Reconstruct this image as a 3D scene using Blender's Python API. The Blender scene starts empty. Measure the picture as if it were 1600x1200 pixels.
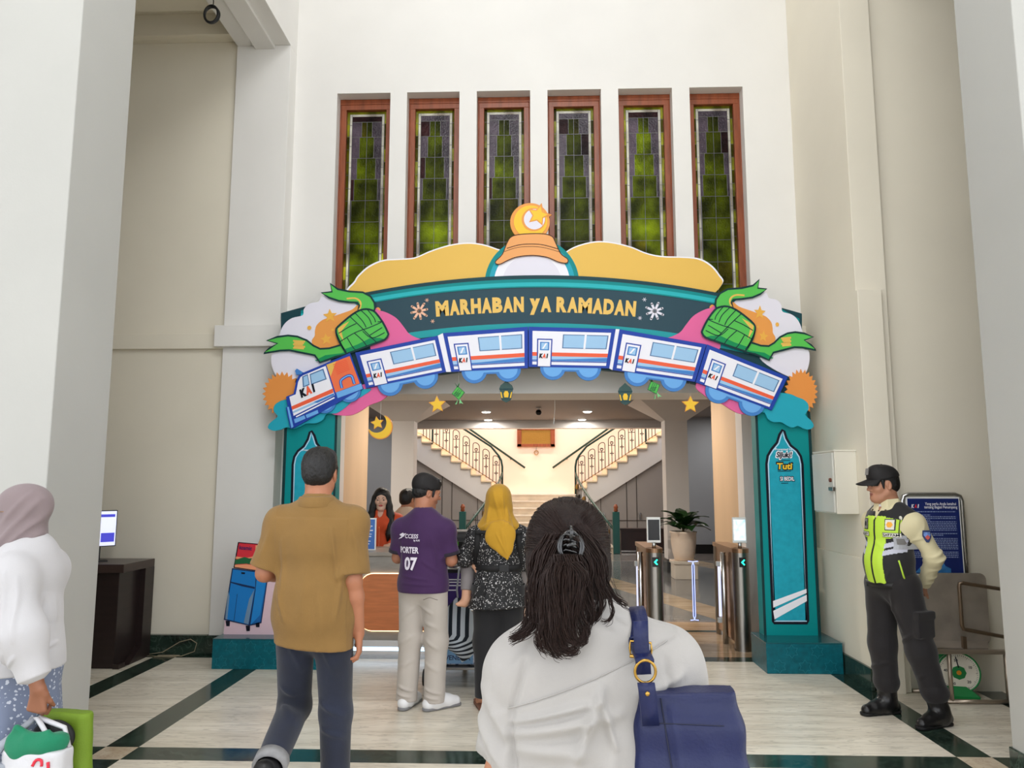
import bpy, bmesh, math, random
import numpy as np
from mathutils import Vector, Matrix, Euler
from mathutils.geometry import tessellate_polygon
C = bpy.context.scene.collection
S = bpy.context.scene
R = math.radians
PI = math.pi
random.seed(7)

# ------------------------------------------------------------------ camera
EYE = np.array([0.0, 0.0, 1.57]); FPX = 1200.0
PITCH = math.atan(154/1200); YAW = math.atan(42*math.cos(PITCH)/1200)
cd = bpy.data.cameras.new('camera'); cam = bpy.data.objects.new('camera', cd); C.objects.link(cam)
cam.location = EYE; cam.rotation_euler = (PI/2+PITCH, 0, YAW)
cd.sensor_width = 36; cd.lens = 27; cd.clip_start = 0.05; cd.clip_end = 200
S.camera = cam

# ------------------------------------------------------------------ daylight and exposure
S.view_settings.view_transform = 'Standard'; S.view_settings.look = 'None'
S.view_settings.gamma = 1; S.view_settings.use_curve_mapping = False
S.view_settings.exposure = 0.06
S.cycles.use_denoising = True
S.cycles.max_bounces = 8; S.cycles.diffuse_bounces = 5; S.cycles.glossy_bounces = 4
S.cycles.transmission_bounces = 8; S.cycles.transparent_max_bounces = 8
S.cycles.sample_clamp_indirect = 8; S.cycles.caustics_reflective = False; S.cycles.caustics_refractive = False
w = bpy.data.worlds.new('overcast_sky'); S.world = w; w.use_nodes = True
bg = w.node_tree.nodes['Background']; bg.inputs[0].default_value = (0.92, 0.95, 1.0, 1); bg.inputs[1].default_value = 2.7

def lamp(name, kind, loc, power, color=(1, 1, 1), size=.1, rot=None, spot=None, parent=None):
    d = bpy.data.lights.new(name, kind); d.energy = power; d.color = color
    if kind == 'AREA': d.size = size
    elif kind != 'SUN': d.shadow_soft_size = size
    if spot: d.spot_size = spot; d.spot_blend = .6
    o = bpy.data.objects.new(name, d); C.objects.link(o); o.location = loc
    if rot: o.rotation_euler = rot
    if parent: o.parent = parent
    return o

lamp('added_fill_lamp', 'AREA', (0, .6, 8.45), 270, (.96, .98, 1), 2.4, rot=(R(40), 0, 0))      # unseen fill lamp, added to brighten the arch and the wall behind it
# ------------------------------------------------------------------ picture ray -> place
def ray(u, v):
    r, up = (u-800)/FPX, (600-v)/FPX
    ct, st, cp, sp = math.cos(PITCH), math.sin(PITCH), math.cos(YAW), math.sin(YAW)
    y = ct-up*st; z = st+up*ct
    return np.array([r*cp-y*sp, r*sp+y*cp, z])
def PY(u, v, D):                      # point on the frontal plane y = D
    d = ray(u, v); return EYE+d*(D/d[1])
def PZ(u, v, h=0.0):                  # point on the level z = h
    d = ray(u, v); return EYE+d*((h-EYE[2])/d[2])

# ------------------------------------------------------------------ materials
def lin(c):
    def f(x):
        x = x/255
        return x/12.92 if x <= .04045 else ((x+.055)/1.055)**2.4
    return (f(c[0]), f(c[1]), f(c[2]), 1)
_M = {}
def M(name, rgb=None, rough=.5, metal=0, var=0, vs=8, bump=0, bs=40, emit=0, spec=.5, sheen=0, trans=0, alpha=1, stretch=None, ior=1.45, coat=0):
    if name in _M: return _M[name]
    m = bpy.data.materials.new(name); m.use_nodes = True; nt = m.node_tree; N = nt.nodes; L = nt.links
    p = N['Principled BSDF']; c = lin(rgb)
    p.inputs['Base Color'].default_value = c; p.inputs['Roughness'].default_value = rough; p.inputs['Metallic'].default_value = metal
    p.inputs['Specular IOR Level'].default_value = spec; p.inputs['IOR'].default_value = ior
    p.inputs['Sheen Weight'].default_value = sheen; p.inputs['Transmission Weight'].default_value = trans; p.inputs['Alpha'].default_value = alpha
    p.inputs['Coat Weight'].default_value = coat
    if emit: p.inputs['Emission Color'].default_value = c; p.inputs['Emission Strength'].default_value = emit
    tc = N.new('ShaderNodeTexCoord'); src = tc.outputs['Object']
    if stretch:
        mp = N.new('ShaderNodeMapping'); mp.inputs['Scale'].default_value = stretch; L.new(src, mp.inputs[0]); src = mp.outputs[0]
    if var:
        n = N.new('ShaderNodeTexNoise'); n.inputs['Scale'].default_value = vs; n.inputs['Detail'].default_value = 5; L.new(src, n.inputs['Vector'])
        r = N.new('ShaderNodeValToRGB'); L.new(n.outputs[0], r.inputs[0])
        r.color_ramp.elements[0].position = .3; r.color_ramp.elements[1].position = .7
        r.color_ramp.elements[0].color = tuple(max(0, x*(1-var)) for x in c[:3])+(1,)
        r.color_ramp.elements[1].color = tuple(min(1, x*(1+var)) for x in c[:3])+(1,)
        L.new(r.outputs[0], p.inputs['Base Color'])
    if bump:
        n2 = N.new('ShaderNodeTexNoise'); n2.inputs['Scale'].default_value = bs; n2.inputs['Detail'].default_value = 3; L.new(src, n2.inputs['Vector'])
        b = N.new('ShaderNodeBump'); b.inputs['Strength'].default_value = bump; b.inputs['Distance'].default_value = .01
        L.new(n2.outputs[0], b.inputs['Height']); L.new(b.outputs[0], p.inputs['Normal'])
    _M[name] = m; return m
def Mspots(name, base, spots, scale=60, thr=.28, rough=.7, jitter=None):       # scattered small print on cloth
    if name in _M: return _M[name]
    m = M(name, base, rough); nt = m.node_tree; N = nt.nodes; L = nt.links; p = N['Principled BSDF']
    tc = N['Texture Coordinate']; n = N.new('ShaderNodeTexNoise'); n.inputs['Scale'].default_value = scale*.35; n.inputs['Detail'].default_value = 3
    L.new(tc.outputs['Object'], n.inputs['Vector'])
    mx = N.new('ShaderNodeMix'); mx.data_type = 'VECTOR'; mx.inputs[0].default_value = .045
    L.new(tc.outputs['Object'], mx.inputs[4]); L.new(n.outputs['Color'], mx.inputs[5])
    v = N.new('ShaderNodeTexVoronoi'); v.inputs['Scale'].default_value = scale; L.new(mx.outputs[1], v.inputs['Vector'])
    r = N.new('ShaderNodeValToRGB'); r.color_ramp.interpolation = 'CONSTANT'
    r.color_ramp.elements[0].color = lin(spots); r.color_ramp.elements[1].position = thr; r.color_ramp.elements[1].color = lin(base)
    L.new(v.outputs['Distance'], r.inputs[0]); L.new(r.outputs[0], p.inputs['Base Color'])
    return m

# ------------------------------------------------------------------ naming
def tag(o, label=None, cat=None, group=None, kind=None):
    if label: o['label'] = label
    if cat: o['category'] = cat
    if group: o['group'] = group
    if kind: o['kind'] = kind
    return o
def thing(name, label, cat, loc=(0, 0, 0), rz=0, group=None):
    o = bpy.data.objects.new(name, None); C.objects.link(o); o.location = loc; o.rotation_euler = (0, 0, rz)
    o.empty_display_size = .05
    return tag(o, label, cat, group)
def dup(root, loc, rz=None, label=None, group=None):
    r = root.copy(); C.objects.link(r); r.location = loc
    if rz is not None: r.rotation_euler = (0, 0, rz)
    if label: r['label'] = label
    if group: r['group'] = group
    for ch in list(root.children):
        c = ch.copy(); C.objects.link(c); c.parent = r
        for g in ch.children:
            d = g.copy(); C.objects.link(d); d.parent = c
    return r

# ------------------------------------------------------------------ mesh builder
class MB:
    def __init__(s): s.v = []; s.f = []; s.mi = []
    def add(s, vs, fs, mi=0):
        b = len(s.v); s.v += [tuple(map(float, p)) for p in vs]; s.f += [tuple(b+i for i in f) for f in fs]; s.mi += [mi]*len(fs); return s
    def box(s, x0, y0, z0, x1, y1, z1, mi=0):
        return s.add([(x0, y0, z0), (x1, y0, z0), (x1, y1, z0), (x0, y1, z0), (x0, y0, z1), (x1, y0, z1), (x1, y1, z1), (x0, y1, z1)],
                     [(0, 3, 2, 1), (4, 5, 6, 7), (0, 1, 5, 4), (1, 2, 6, 5), (2, 3, 7, 6), (3, 0, 4, 7)], mi)
    def quad(s, a, b, c, d, mi=0): return s.add([a, b, c, d], [(0, 1, 2, 3)], mi)
    def prism(s, pts, off, mi=0, msk=None):       # closed outline (3d points, planar), swept by vector off
        n = len(pts); off = np.array(off, float); A = [np.array(p, float) for p in pts]; B = [p+off for p in A]
        tri = tessellate_polygon([[Vector(p) for p in A]])
        fs = [tuple(t) for t in tri]+[tuple(n+i for i in reversed(t)) for t in tri]
        return s.add(A+B, fs+[(i, n+i, n+(i+1) % n, (i+1) % n) for i in range(n)], mi)
    def tube(s, path, r, n=8, mi=0, closed=False, cap=True):
        P = [np.array(p, float) for p in path]; K = len(P); rs = r if hasattr(r, '__len__') else [r]*K
        T = []
        for i in range(K):
            a = P[(i-1) % K] if (closed or i > 0) else P[i]; b = P[(i+1) % K] if (closed or i < K-1) else P[i]
            t = b-a; T.append(t/(np.linalg.norm(t)+1e-12))
        u = np.cross(T[0], [0, 0, 1.]);
        if np.linalg.norm(u) < 1e-3: u = np.cross(T[0], [1., 0, 0])
        u /= np.linalg.norm(u); V = []
        for i in range(K):
            u = u-T[i]*np.dot(u, T[i]); u /= (np.linalg.norm(u)+1e-12); w_ = np.cross(T[i], u)
            for k in range(n):
                a = 2*PI*k/n; V.append(P[i]+rs[i]*(math.cos(a)*u+math.sin(a)*w_))
        F = []
        for i in range(K if closed else K-1):
            j = (i+1) % K
            for k in range(n): F.append((i*n+k, i*n+(k+1) % n, j*n+(k+1) % n, j*n+k))
        if cap and not closed: F += [tuple(reversed(range(n))), tuple((K-1)*n+k for k in range(n))]
        return s.add(V, F, mi)
    def lathe(s, prof, c=(0, 0, 0), n=24, mi=0, axis='z'):
        V = []; K = len(prof)
        for r_, h in prof:
            for k in range(n):
                a = 2*PI*k/n; x, y = r_*math.cos(a), r_*math.sin(a)
                q = (x, y, h) if axis == 'z' else ((x, h, y) if axis == 'y' else (h, x, y))
                V.append((c[0]+q[0], c[1]+q[1], c[2]+q[2]))
        F = [(i*n+k, i*n+(k+1) % n, (i+1)*n+(k+1) % n, (i+1)*n+k) for i in range(K-1) for k in range(n)]
        F += [tuple(reversed(range(n))), tuple((K-1)*n+k for k in range(n))]
        return s.add(V, F, mi)
    def ell(s, c, r, n=16, m=10, mi=0, rot=None):
        V = []; F = []
        for i in range(m+1):
            t = PI*i/m
            for k in range(n):
                a = 2*PI*k/n; p = np.array([r[0]*math.sin(t)*math.cos(a), r[1]*math.sin(t)*math.sin(a), r[2]*math.cos(t)])
                if rot is not None: p = np.array(rot) @ p
                V.append(p+np.array(c))
        for i in range(m):
            for k in range(n): F.append((i*n+k, (i+1)*n+k, (i+1)*n+(k+1) % n, i*n+(k+1) % n))
        return s.add(V, F, mi)
    def grid(s, G, mi=0, close_u=False):          # G: rows of points
        nr, nc = len(G), len(G[0]); V = [p for r_ in G for p in r_]; F = []
        for i in range(nr-1):
            for k in range(nc if close_u else nc-1): F.append((i*nc+k, i*nc+(k+1) % nc, (i+1)*nc+(k+1) % nc, (i+1)*nc+k))
        return s.add(V, F, mi)
def obj(name, mb, mats, parent=None, smooth=False, bevel=0, seg=2, sub=0, solid=0, fixn=True):
    me = bpy.data.meshes.new(name); me.from_pydata(mb.v, [], mb.f)
    if not isinstance(mats, (list, tuple)): mats = [mats]
    for m in mats: me.materials.append(m)
    if any(mb.mi): me.polygons.foreach_set('material_index', mb.mi)
    if fixn:
        bm = bmesh.new(); bm.from_mesh(me); bmesh.ops.remove_doubles(bm, verts=bm.verts, dist=1e-6); bmesh.ops.recalc_face_normals(bm, faces=bm.faces); bm.to_mesh(me); bm.free()
    if smooth: me.polygons.foreach_set('use_smooth', [True]*len(me.polygons))
    o = bpy.data.objects.new(name, me); C.objects.link(o)
    if parent: o.parent = parent
    if solid: k = o.modifiers.new('solid', 'SOLIDIFY'); k.thickness = solid; k.offset = 0
    if sub: k = o.modifiers.new('sub', 'SUBSURF'); k.levels = sub; k.render_levels = sub
    if bevel: k = o.modifiers.new('bevel', 'BEVEL'); k.width = bevel; k.segments = seg; k.limit_method = 'ANGLE'; k.angle_limit = R(40)
    return o
def smooth_by_angle(o, deg=40):
    me = o.data; me.polygons.foreach_set('use_smooth', [True]*len(me.polygons)); me.set_sharp_from_angle(angle=R(deg)); return o
def struct(name, mb, m, **k):
    o = obj(name, mb, m, **k)
    if o.parent is None: o['kind'] = 'structure'
    return o
def spline(pts, n=6, closed=True):                # Catmull-Rom through points
    P = [np.array(p, float) for p in pts]; K = len(P); out = []
    for i in range(K if closed else K-1):
        g = lambda j: P[j % K] if closed else P[min(max(j, 0), K-1)]
        a, b, c, d = g(i-1), g(i), g(i+1), g(i+2)
        for t in np.arange(n)/n: out.append(.5*((2*b)+(-a+c)*t+(2*a-5*b+4*c-d)*t*t+(-a+3*b-3*c+d)*t**3))
    if not closed: out.append(P[-1])
    return out
def text_mesh(body, size=1, bold=0, align='CENTER', ext=0):   # letters in the xy plane, centred
    cu = bpy.data.curves.new('lettering', 'FONT'); cu.body = body; cu.size = size; cu.align_x = align; cu.align_y = 'CENTER'; cu.offset = bold; cu.extrude = ext
    cu.resolution_u = 3
    o = bpy.data.objects.new('lettering', cu); C.objects.link(o); dg = bpy.context.evaluated_depsgraph_get(); dg.update()
    me = bpy.data.meshes.new_from_object(o.evaluated_get(dg)); bpy.data.objects.remove(o); bpy.data.curves.remove(cu)
    v = [tuple(q.co) for q in me.vertices]; f = [tuple(p.vertices) for p in me.polygons]; bpy.data.meshes.remove(me)
    return v, f
def letters(mb, body, o, ux, uy, size, mi=0, bold=0, wmax=None, align='CENTER'):
    """set type with its middle at o, along ux, upright along uy; wmax squeezes to that width"""
    v, f = text_mesh(body, 1, bold, align)
    if not v: return
    a = np.array(v); wd = a[:, 0].max()-a[:, 0].min(); k = size; kx = size if not wmax else wmax/wd
    mid = (a[:, 0].max()+a[:, 0].min())/2 if align == 'CENTER' else a[:, 0].min()
    hm = (a[:, 1].max()+a[:, 1].min())/2
    o = np.array(o, float); ux = np.array(ux, float); uy = np.array(uy, float)
    mb.add([o+ux*((p[0]-mid)*kx)+uy*((p[1]-hm)*k) for p in v], f, mi)
# ------------------------------------------------------------------ surfaces of the room
paint = M('white_paint', (229, 227, 223), .6, var=.025, vs=1.5, bump=.04, bs=90)
hallpaint = M('hall_paint', (222, 219, 216), .55, var=.02, vs=2)
warmpaint = M('warm_cream_paint', (240, 216, 198), .6, var=.02, vs=2)
tanpanel = M('tan_panel', (190, 162, 130), .5, var=.05, vs=3, stretch=(1, 1, .25))
cream_paint = M('cream_paint', (228, 221, 204), .6, var=.03, vs=1.2, bump=.04, bs=90)
brownwood = M('red_brown_wood', (138, 72, 42), .35, var=.25, vs=9, stretch=(3, 3, .4))
def marble(name, c0, c1, vein, rough, scale=(1.2, 1.2, 1.2), rot=.35, dens=7.0):
    m = bpy.data.materials.new(name); m.use_nodes = True; nt = m.node_tree; N = nt.nodes; L = nt.links; p = N['Principled BSDF']
    tc = N.new('ShaderNodeTexCoord'); mp = N.new('ShaderNodeMapping'); mp.inputs['Scale'].default_value = scale; mp.inputs['Rotation'].default_value = (0, 0, rot)
    L.new(tc.outputs['Object'], mp.inputs[0])
    n = N.new('ShaderNodeTexNoise'); n.inputs['Scale'].default_value = 2.2; n.inputs['Detail'].default_value = 8; n.inputs['Distortion'].default_value = 1.2; L.new(mp.outputs[0], n.inputs['Vector'])
    r = N.new('ShaderNodeValToRGB'); r.color_ramp.elements[0].color = lin(c0); r.color_ramp.elements[1].color = lin(c1)
    r.color_ramp.elements[0].position = .35; r.color_ramp.elements[1].position = .65; L.new(n.outputs[0], r.inputs[0])
    n2 = N.new('ShaderNodeTexNoise'); n2.inputs['Scale'].default_value = dens; n2.inputs['Detail'].default_value = 10; n2.inputs['Distortion'].default_value = 1.8; L.new(mp.outputs[0], n2.inputs['Vector'])
    r2 = N.new('ShaderNodeValToRGB'); e = r2.color_ramp.elements; e[0].position = .46; e[0].color = (0, 0, 0, 1); e[1].position = .5; e[1].color = (1, 1, 1, 1)
    x = e.new(.54); x.color = (0, 0, 0, 1); L.new(n2.outputs[0], r2.inputs[0])
    mx = N.new('ShaderNodeMix'); mx.data_type = 'RGBA'; L.new(r.outputs[0], mx.inputs[6]); mx.inputs[7].default_value = lin(vein)
    ml = N.new('ShaderNodeMath'); ml.operation = 'MULTIPLY'; ml.inputs[1].default_value = .38; L.new(r2.outputs[0], ml.inputs[0]); L.new(ml.outputs[0], mx.inputs[0])
    L.new(mx.outputs[2], p.inputs['Base Color']); p.inputs['Roughness'].default_value = rough
    return m
cream = marble('cream_marble', (214, 205, 188), (236, 229, 214), (128, 120, 108), .27, (.28, 2.6, 1), -.22)
green = marble('dark_green_marble', (20, 34, 28), (44, 62, 52), (92, 110, 98), .12)
light = marble('speckled_cream_marble', (190, 172, 146), (212, 198, 176), (150, 120, 100), .15)
greyfl = marble('grey_hall_marble', (112, 108, 108), (138, 134, 132), (160, 155, 150), .1)
tanfl = marble('tan_hall_marble', (176, 146, 112), (202, 176, 146), (150, 120, 95), .12, (.5, 2, 1))
YW = 7.42            # face of the window wall
# floor: one slab cut along its inlays
def floor_mesh():
    mb = MB()
    xs = [-9, -3.50, -3.30, -2.60, -2.40, 2.40, 2.60, 3.30, 3.50, 9]
    ys = [-3, 2.1, 2.3, 4.545, 4.755, 7.10, 7.28]
    for i in range(len(xs)-1):
        for j in range(len(ys)-1):
            sx = i in (1, 3, 5, 7); sy = j in (1, 3, 5)
            mi = 2 if (sx and sy) else (1 if (sx or sy) else 0)
            mb.box(xs[i], ys[j], -.1, xs[i+1], ys[j+1], 0, mi)
    mb.box(-9, 7.28, -.1, 9, 8.46, 0, 4); mb.box(-9, 8.46, -.1, 9, 8.56, 0, 1); mb.box(-9, 8.56, -.1, 9, 9.05, 0, 4)
    mb.box(-9, 9.05, -.1, 9, 22, 0, 3)
    for x0 in (-5.6, -2.6, .5, 3.5):                # slanting tan bands over the grey
        a, b = x0-1.2, x0+.0
        mb.add([(b+1.6, 9.05, .0006), (b+2.1, 9.05, .0006), (a+.75, 16.5, .0006), (a+.2, 16.5, .0006)], [(0, 1, 2, 3)], 4)
    return mb
struct('floor', floor_mesh(), [cream, green, light, greyfl, tanfl], fixn=False)
struct('ground', MB().box(-60, -80, -.25, 60, -3, -.1), M('pale_paving', (214, 211, 204), .8, var=.1))

0 and struct('wall_street_facade', MB().box(-45, -26, -.1, 45, -24, 9.5), M('pale_facade', (196, 192, 184), .8))
# window wall with six tall openings and the wide passage below
WX = [(-2.062, -1.510), (-1.338, -.797), (-.619, -.072), (.105, .650), (.826, 1.370), (1.546, 2.082)]
WZ0, WZ1 = 3.15, 5.555
def wall_back():
    mb = MB(); T = .42
    mb.box(-2.53, YW, WZ1, 2.60, YW+T, 8.6)
    mb.box(-2.53, YW, 2.43, 2.60, YW+T+.2, WZ0)
    e = [-2.53]+[q for p in WX for q in p]+[2.60]
    for i in range(0, len(e), 2): mb.box(e[i], YW, WZ0, e[i+1], YW+T, WZ1)
    mb.box(-2.53, YW, 0, -2.22, YW+T+.2, 2.43); mb.box(2.30, YW, 0, 2.60, YW+T+.2, 2.43)
    mb.box(-9, YW+.02, 0, -2.53, YW+T, 8.6); mb.box(2.60, YW+.02, 0, 9, YW+T, 8.6)
    return mb
struct('wall_back', wall_back(), paint)
# left bay: pier, recessed wall, ledges, plinth
mb = MB(); mb.box(-3.05, 7.22, 0, -2.50, YW+.02, 5.98); mb.box(-3.11, 7.15, 2.865, -2.46, YW, 3.07)
struct('pillar_left_back', mb, paint, bevel=.004)
mb = MB(); mb.box(-6.5, 7.26, 0, -3.05, YW+.02, 6.05); mb.box(-6.5, 7.215, 2.855, -3.05, 7.26, 3.005); mb.box(-6.5, 7.12, 6.05, -3.05, YW+.02, 6.28)
mb.box(-6.6, 3.9, 0, -6.5, 7.4, 8.6)
struct('wall_left', mb, cream_paint, bevel=.004)
struct('baseboard_left', MB().box(-6.5, 7.20, 0, -3.05, 7.26, .175).box(-3.07, 7.19, 0, -2.49, 7.24, .175), green, bevel=.004)
mb = MB(); mb.box(-3.05, 4.37, 5.98, -2.50, 7.5, 8.6); mb.box(-2.86, 4.37, 5.94, -2.66, 7.24, 5.98)
struct('beam_left', mb, paint, bevel=.004)
struct('ceiling_bay_left', MB().box(-6.5, 3.9, 6.28, -3.05, 7.3, 6.4).box(-6.5, 6.75, 6.2, -3.05, 6.95, 6.28), cream_paint)
# right bay
mb = MB(); mb.box(2.555, 6.13, 0, 2.80, YW+.02, 8.6); mb.box(2.535, 6.16, 0, 2.556, YW, .98)
mb.box(2.55, 6.085, 0, 2.74, 6.14, 3.10); mb.box(2.43, 7.30, 2.83, 2.56, YW, 3.05)
struct('pillar_right_back', mb, cream_paint, bevel=.004)
struct('wall_right', MB().box(2.78, 6.19, 0, 6.5, 6.5, 8.6), cream_paint)
struct('wall_right_side', MB().box(6.5, 3.9, 0, 6.6, 7.4, 8.6), cream_paint)
struct('beam_right', MB().box(2.50, 4.37, 6.3, 3.05, 6.2, 8.6), paint)
struct('ceiling_bay_right', MB().box(3.05, 3.9, 6.45, 6.5, 6.3, 6.55), paint)
struct('baseboard_right', MB().box(2.515, 6.16, 0, 2.56, YW, .165), green, bevel=.004)
# front pillars
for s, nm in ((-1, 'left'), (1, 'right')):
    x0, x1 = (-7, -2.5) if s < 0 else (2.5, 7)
    struct('pillar_'+nm+'_front', MB().box(x0, 3.85, 0, x1, 4.37, 8.6), M('darkened_pillar_paint', (175, 175, 171), .6, var=.03, vs=1.2, bump=.04, bs=90), bevel=.006)  # paint darkened in place of weaker light on the pillar fronts
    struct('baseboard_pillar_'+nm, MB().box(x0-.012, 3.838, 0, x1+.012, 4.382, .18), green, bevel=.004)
struct('ceiling', MB().box(-12, -9, 8.6, 12, 5.9, 8.8).box(-7, 7.3, 8.6, 7, YW+.5, 8.8).box(-7, 5.9, 8.6, -1.25, 7.3, 8.8).box(1.25, 5.9, 8.6, 7, 7.3, 8.8), paint)   # open skylight over the entrance bay

# stained glass windows
def glassmat(name, rgb, rough=.25, tr=.86, bs=55):
    m = bpy.data.materials.new(name); m.use_nodes = True; nt = m.node_tree; N = nt.nodes; L = nt.links
    p = N['Principled BSDF']; p.inputs['Roughness'].default_value = rough
    tc = N.new('ShaderNodeTexCoord'); n = N.new('ShaderNodeTexNoise'); n.inputs['Scale'].default_value = 3.5; n.inputs['Detail'].default_value = 3; L.new(tc.outputs['Object'], n.inputs['Vector'])
    c = lin(rgb); r = N.new('ShaderNodeValToRGB'); r.color_ramp.elements[0].position = .35; r.color_ramp.elements[1].position = .68
    r.color_ramp.elements[0].color = tuple(x*.35 for x in c[:3])+(1,); r.color_ramp.elements[1].color = tuple(min(1, x*1.5) for x in c[:3])+(1,)
    L.new(n.outputs[0], r.inputs[0]); L.new(r.outputs[0], p.inputs['Base Color'])
    v = N.new('ShaderNodeTexNoise'); v.inputs['Scale'].default_value = bs; v.inputs['Detail'].default_value = 2; L.new(tc.outputs['Object'], v.inputs['Vector'])
    b = N.new('ShaderNodeBump'); b.inputs['Strength'].default_value = .5; b.inputs['Distance'].default_value = .01; L.new(v.outputs[0], b.inputs['Height']); L.new(b.outputs[0], p.inputs['Normal'])
    t = N.new('ShaderNodeBsdfTranslucent'); L.new(r.outputs[0], t.inputs[0]); L.new(b.outputs[0], t.inputs[1])
    mx = N.new('ShaderNodeMixShader'); mx.inputs[0].default_value = tr; L.new(p.outputs[0], mx.inputs[1]); L.new(t.outputs[0], mx.inputs[2]); L.new(mx.outputs[0], N['Material Output'].inputs[0])
    return m
GL = [glassmat('purple_glass', (96, 82, 96), .25, .5), glassmat('green_glass', (112, 122, 28)), glassmat('olive_glass', (120, 118, 30)), glassmat('pale_pink_glass', (240, 222, 200), .3, .25),
      glassmat('yellow_green_glass', (168, 170, 40), .25, .6), glassmat('plum_glass', (92, 62, 66))]
lead = M('lead_came', (120, 118, 116), .45, metal=.6)
def stained_window(i, x0, x1):
    rnd = random.Random(40+i)
    root = bpy.data.objects.new('window_%d' % (i+1), None); C.objects.link(root); root.location = ((x0+x1)/2, YW+.13, WZ0); root['kind'] = 'structure'
    W = (x1-x0)/2-.012; H = WZ1-WZ0-.06; fw = .055
    mb = MB(); mb.box(-W, 0, fw, -W+fw, .09, H-fw); mb.box(W-fw, 0, fw, W, .09, H-fw); mb.box(-W, 0, H-fw, W, .09, H); mb.box(-W, 0, 0, W, .09, fw)
    mb.box(-W-.0115, -.004, 0, -W-.0005, .1, H); mb.box(W+.0005, -.004, 0, W+.0115, .1, H); mb.box(-W-.0115, -.004, H+.0005, W+.0115, .1, H+.058)
    obj('frame', mb, brownwood, root, bevel=.004)
    gw = W-fw; top = H-fw; y = .05
    pane = MB(); cm = MB()
    def q(a, b, c, d, mi): pane.box(a, y, c, b, y+.006, d, mi)
    def bar(a, b, c, d): cm.box(a, y-.003, c, b, y+.009, d)
    b1, b2 = .028, .052
    # outer mottled border, then the pale strip, then the field
    zb = fw
    k = zb
    while k < top-.01:
        h = min(.14, top-k); q(-gw, -gw+b1, k, k+h, 4 if rnd.random() < .5 else 2); q(gw-b1, gw, k, k+h, 4 if rnd.random() < .5 else 2)
        bar(-gw, -gw+b1, k-.001, k+.001); bar(gw-b1, gw, k-.001, k+.001); k += h
    q(-gw+b1, gw-b1, top-b1, top, 4)
    k = zb
    while k < top-b1-.01:
        h = min(.232, top-b1-k); q(-gw+b1, -gw+b2, k, k+h, 3); q(gw-b2, gw-b1, k, k+h, 3); bar(-gw+b1, -gw+b2, k-.002, k+.002); bar(gw-b2, gw-b1, k-.002, k+.002); k += h
    q(-gw+b2, 0, top-b2, top-b1, 3); q(0, gw-b2, top-b2, top-b1, 3)
    iw = gw-b2; z = top-b2
    rows = [(.062, 0), (.167, .055), (.23, .076), (.23, .099), (.23, .123), (.23, .147)]+[(.23, .150)]*6
    for h, hw in rows:
        z1 = z; z0 = max(z-h, zb)
        if z1-z0 < .01: break
        hw = min(hw, iw-.006)
        if hw == 0: q(-iw, 0, z0, z1, 5 if rnd.random() < .5 else 0); q(0, iw, z0, z1, 5 if rnd.random() < .4 else 0)
        else:
            q(-iw, -hw, z0, z1, 5 if rnd.random() < .15 else 0); q(hw, iw, z0, z1, 5 if rnd.random() < .15 else 0)
            q(-hw, 0, z0, z1, 1 if rnd.random() < .93 else 2); q(0, hw, z0, z1, 1 if rnd.random() < .93 else 2)
            bar(-hw-.0015, -hw+.0015, z0, z1); bar(hw-.0015, hw+.0015, z0, z1); bar(-.0015, .0015, z0, z1)
        bar(-iw, iw, z0-.0015, z0+.0015); z = z0
    for xx in (-gw+b1, -gw+b2, gw-b1, gw-b2): bar(xx-.0015, xx+.0015, zb, top-b1)
    obj('glass_pane', pane, GL, root, fixn=False); obj('lead_lines', cm, lead, root)
for i, (a, b) in enumerate(WX): stained_window(i, a, b)
# the lit upper gallery behind the glass
struct('wall_gallery', MB().box(-2.7, 9.3, 3.1, 2.7, 9.4, 6.2).box(-2.8, 7.84, 3.1, -2.7, 9.4, 6.2).box(2.7, 7.84, 3.1, 2.8, 9.4, 6.2).box(-2.8, 7.84, 6.1, 2.8, 9.4, 6.2), M('gallery_paint', (96, 90, 80), .7))
for k, (x, z, p) in enumerate([(-1.72, 3.75, 5), (-1.0, 3.95, 8), (-.98, 5.2, 2.2), (-.36, 4.75, 2.5), (.55, 4.55, 3), (1.12, 4.1, 7), (1.1, 4.95, 5), (1.85, 4.6, 2), (1.95, 3.7, 2.5), (-1.9, 4.9, 2)]):
    lamp('gallery_lamp', 'POINT', (x, 7.90+.05*(k % 3), z), p*4.2, (1, .96, .78), .05)

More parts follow.
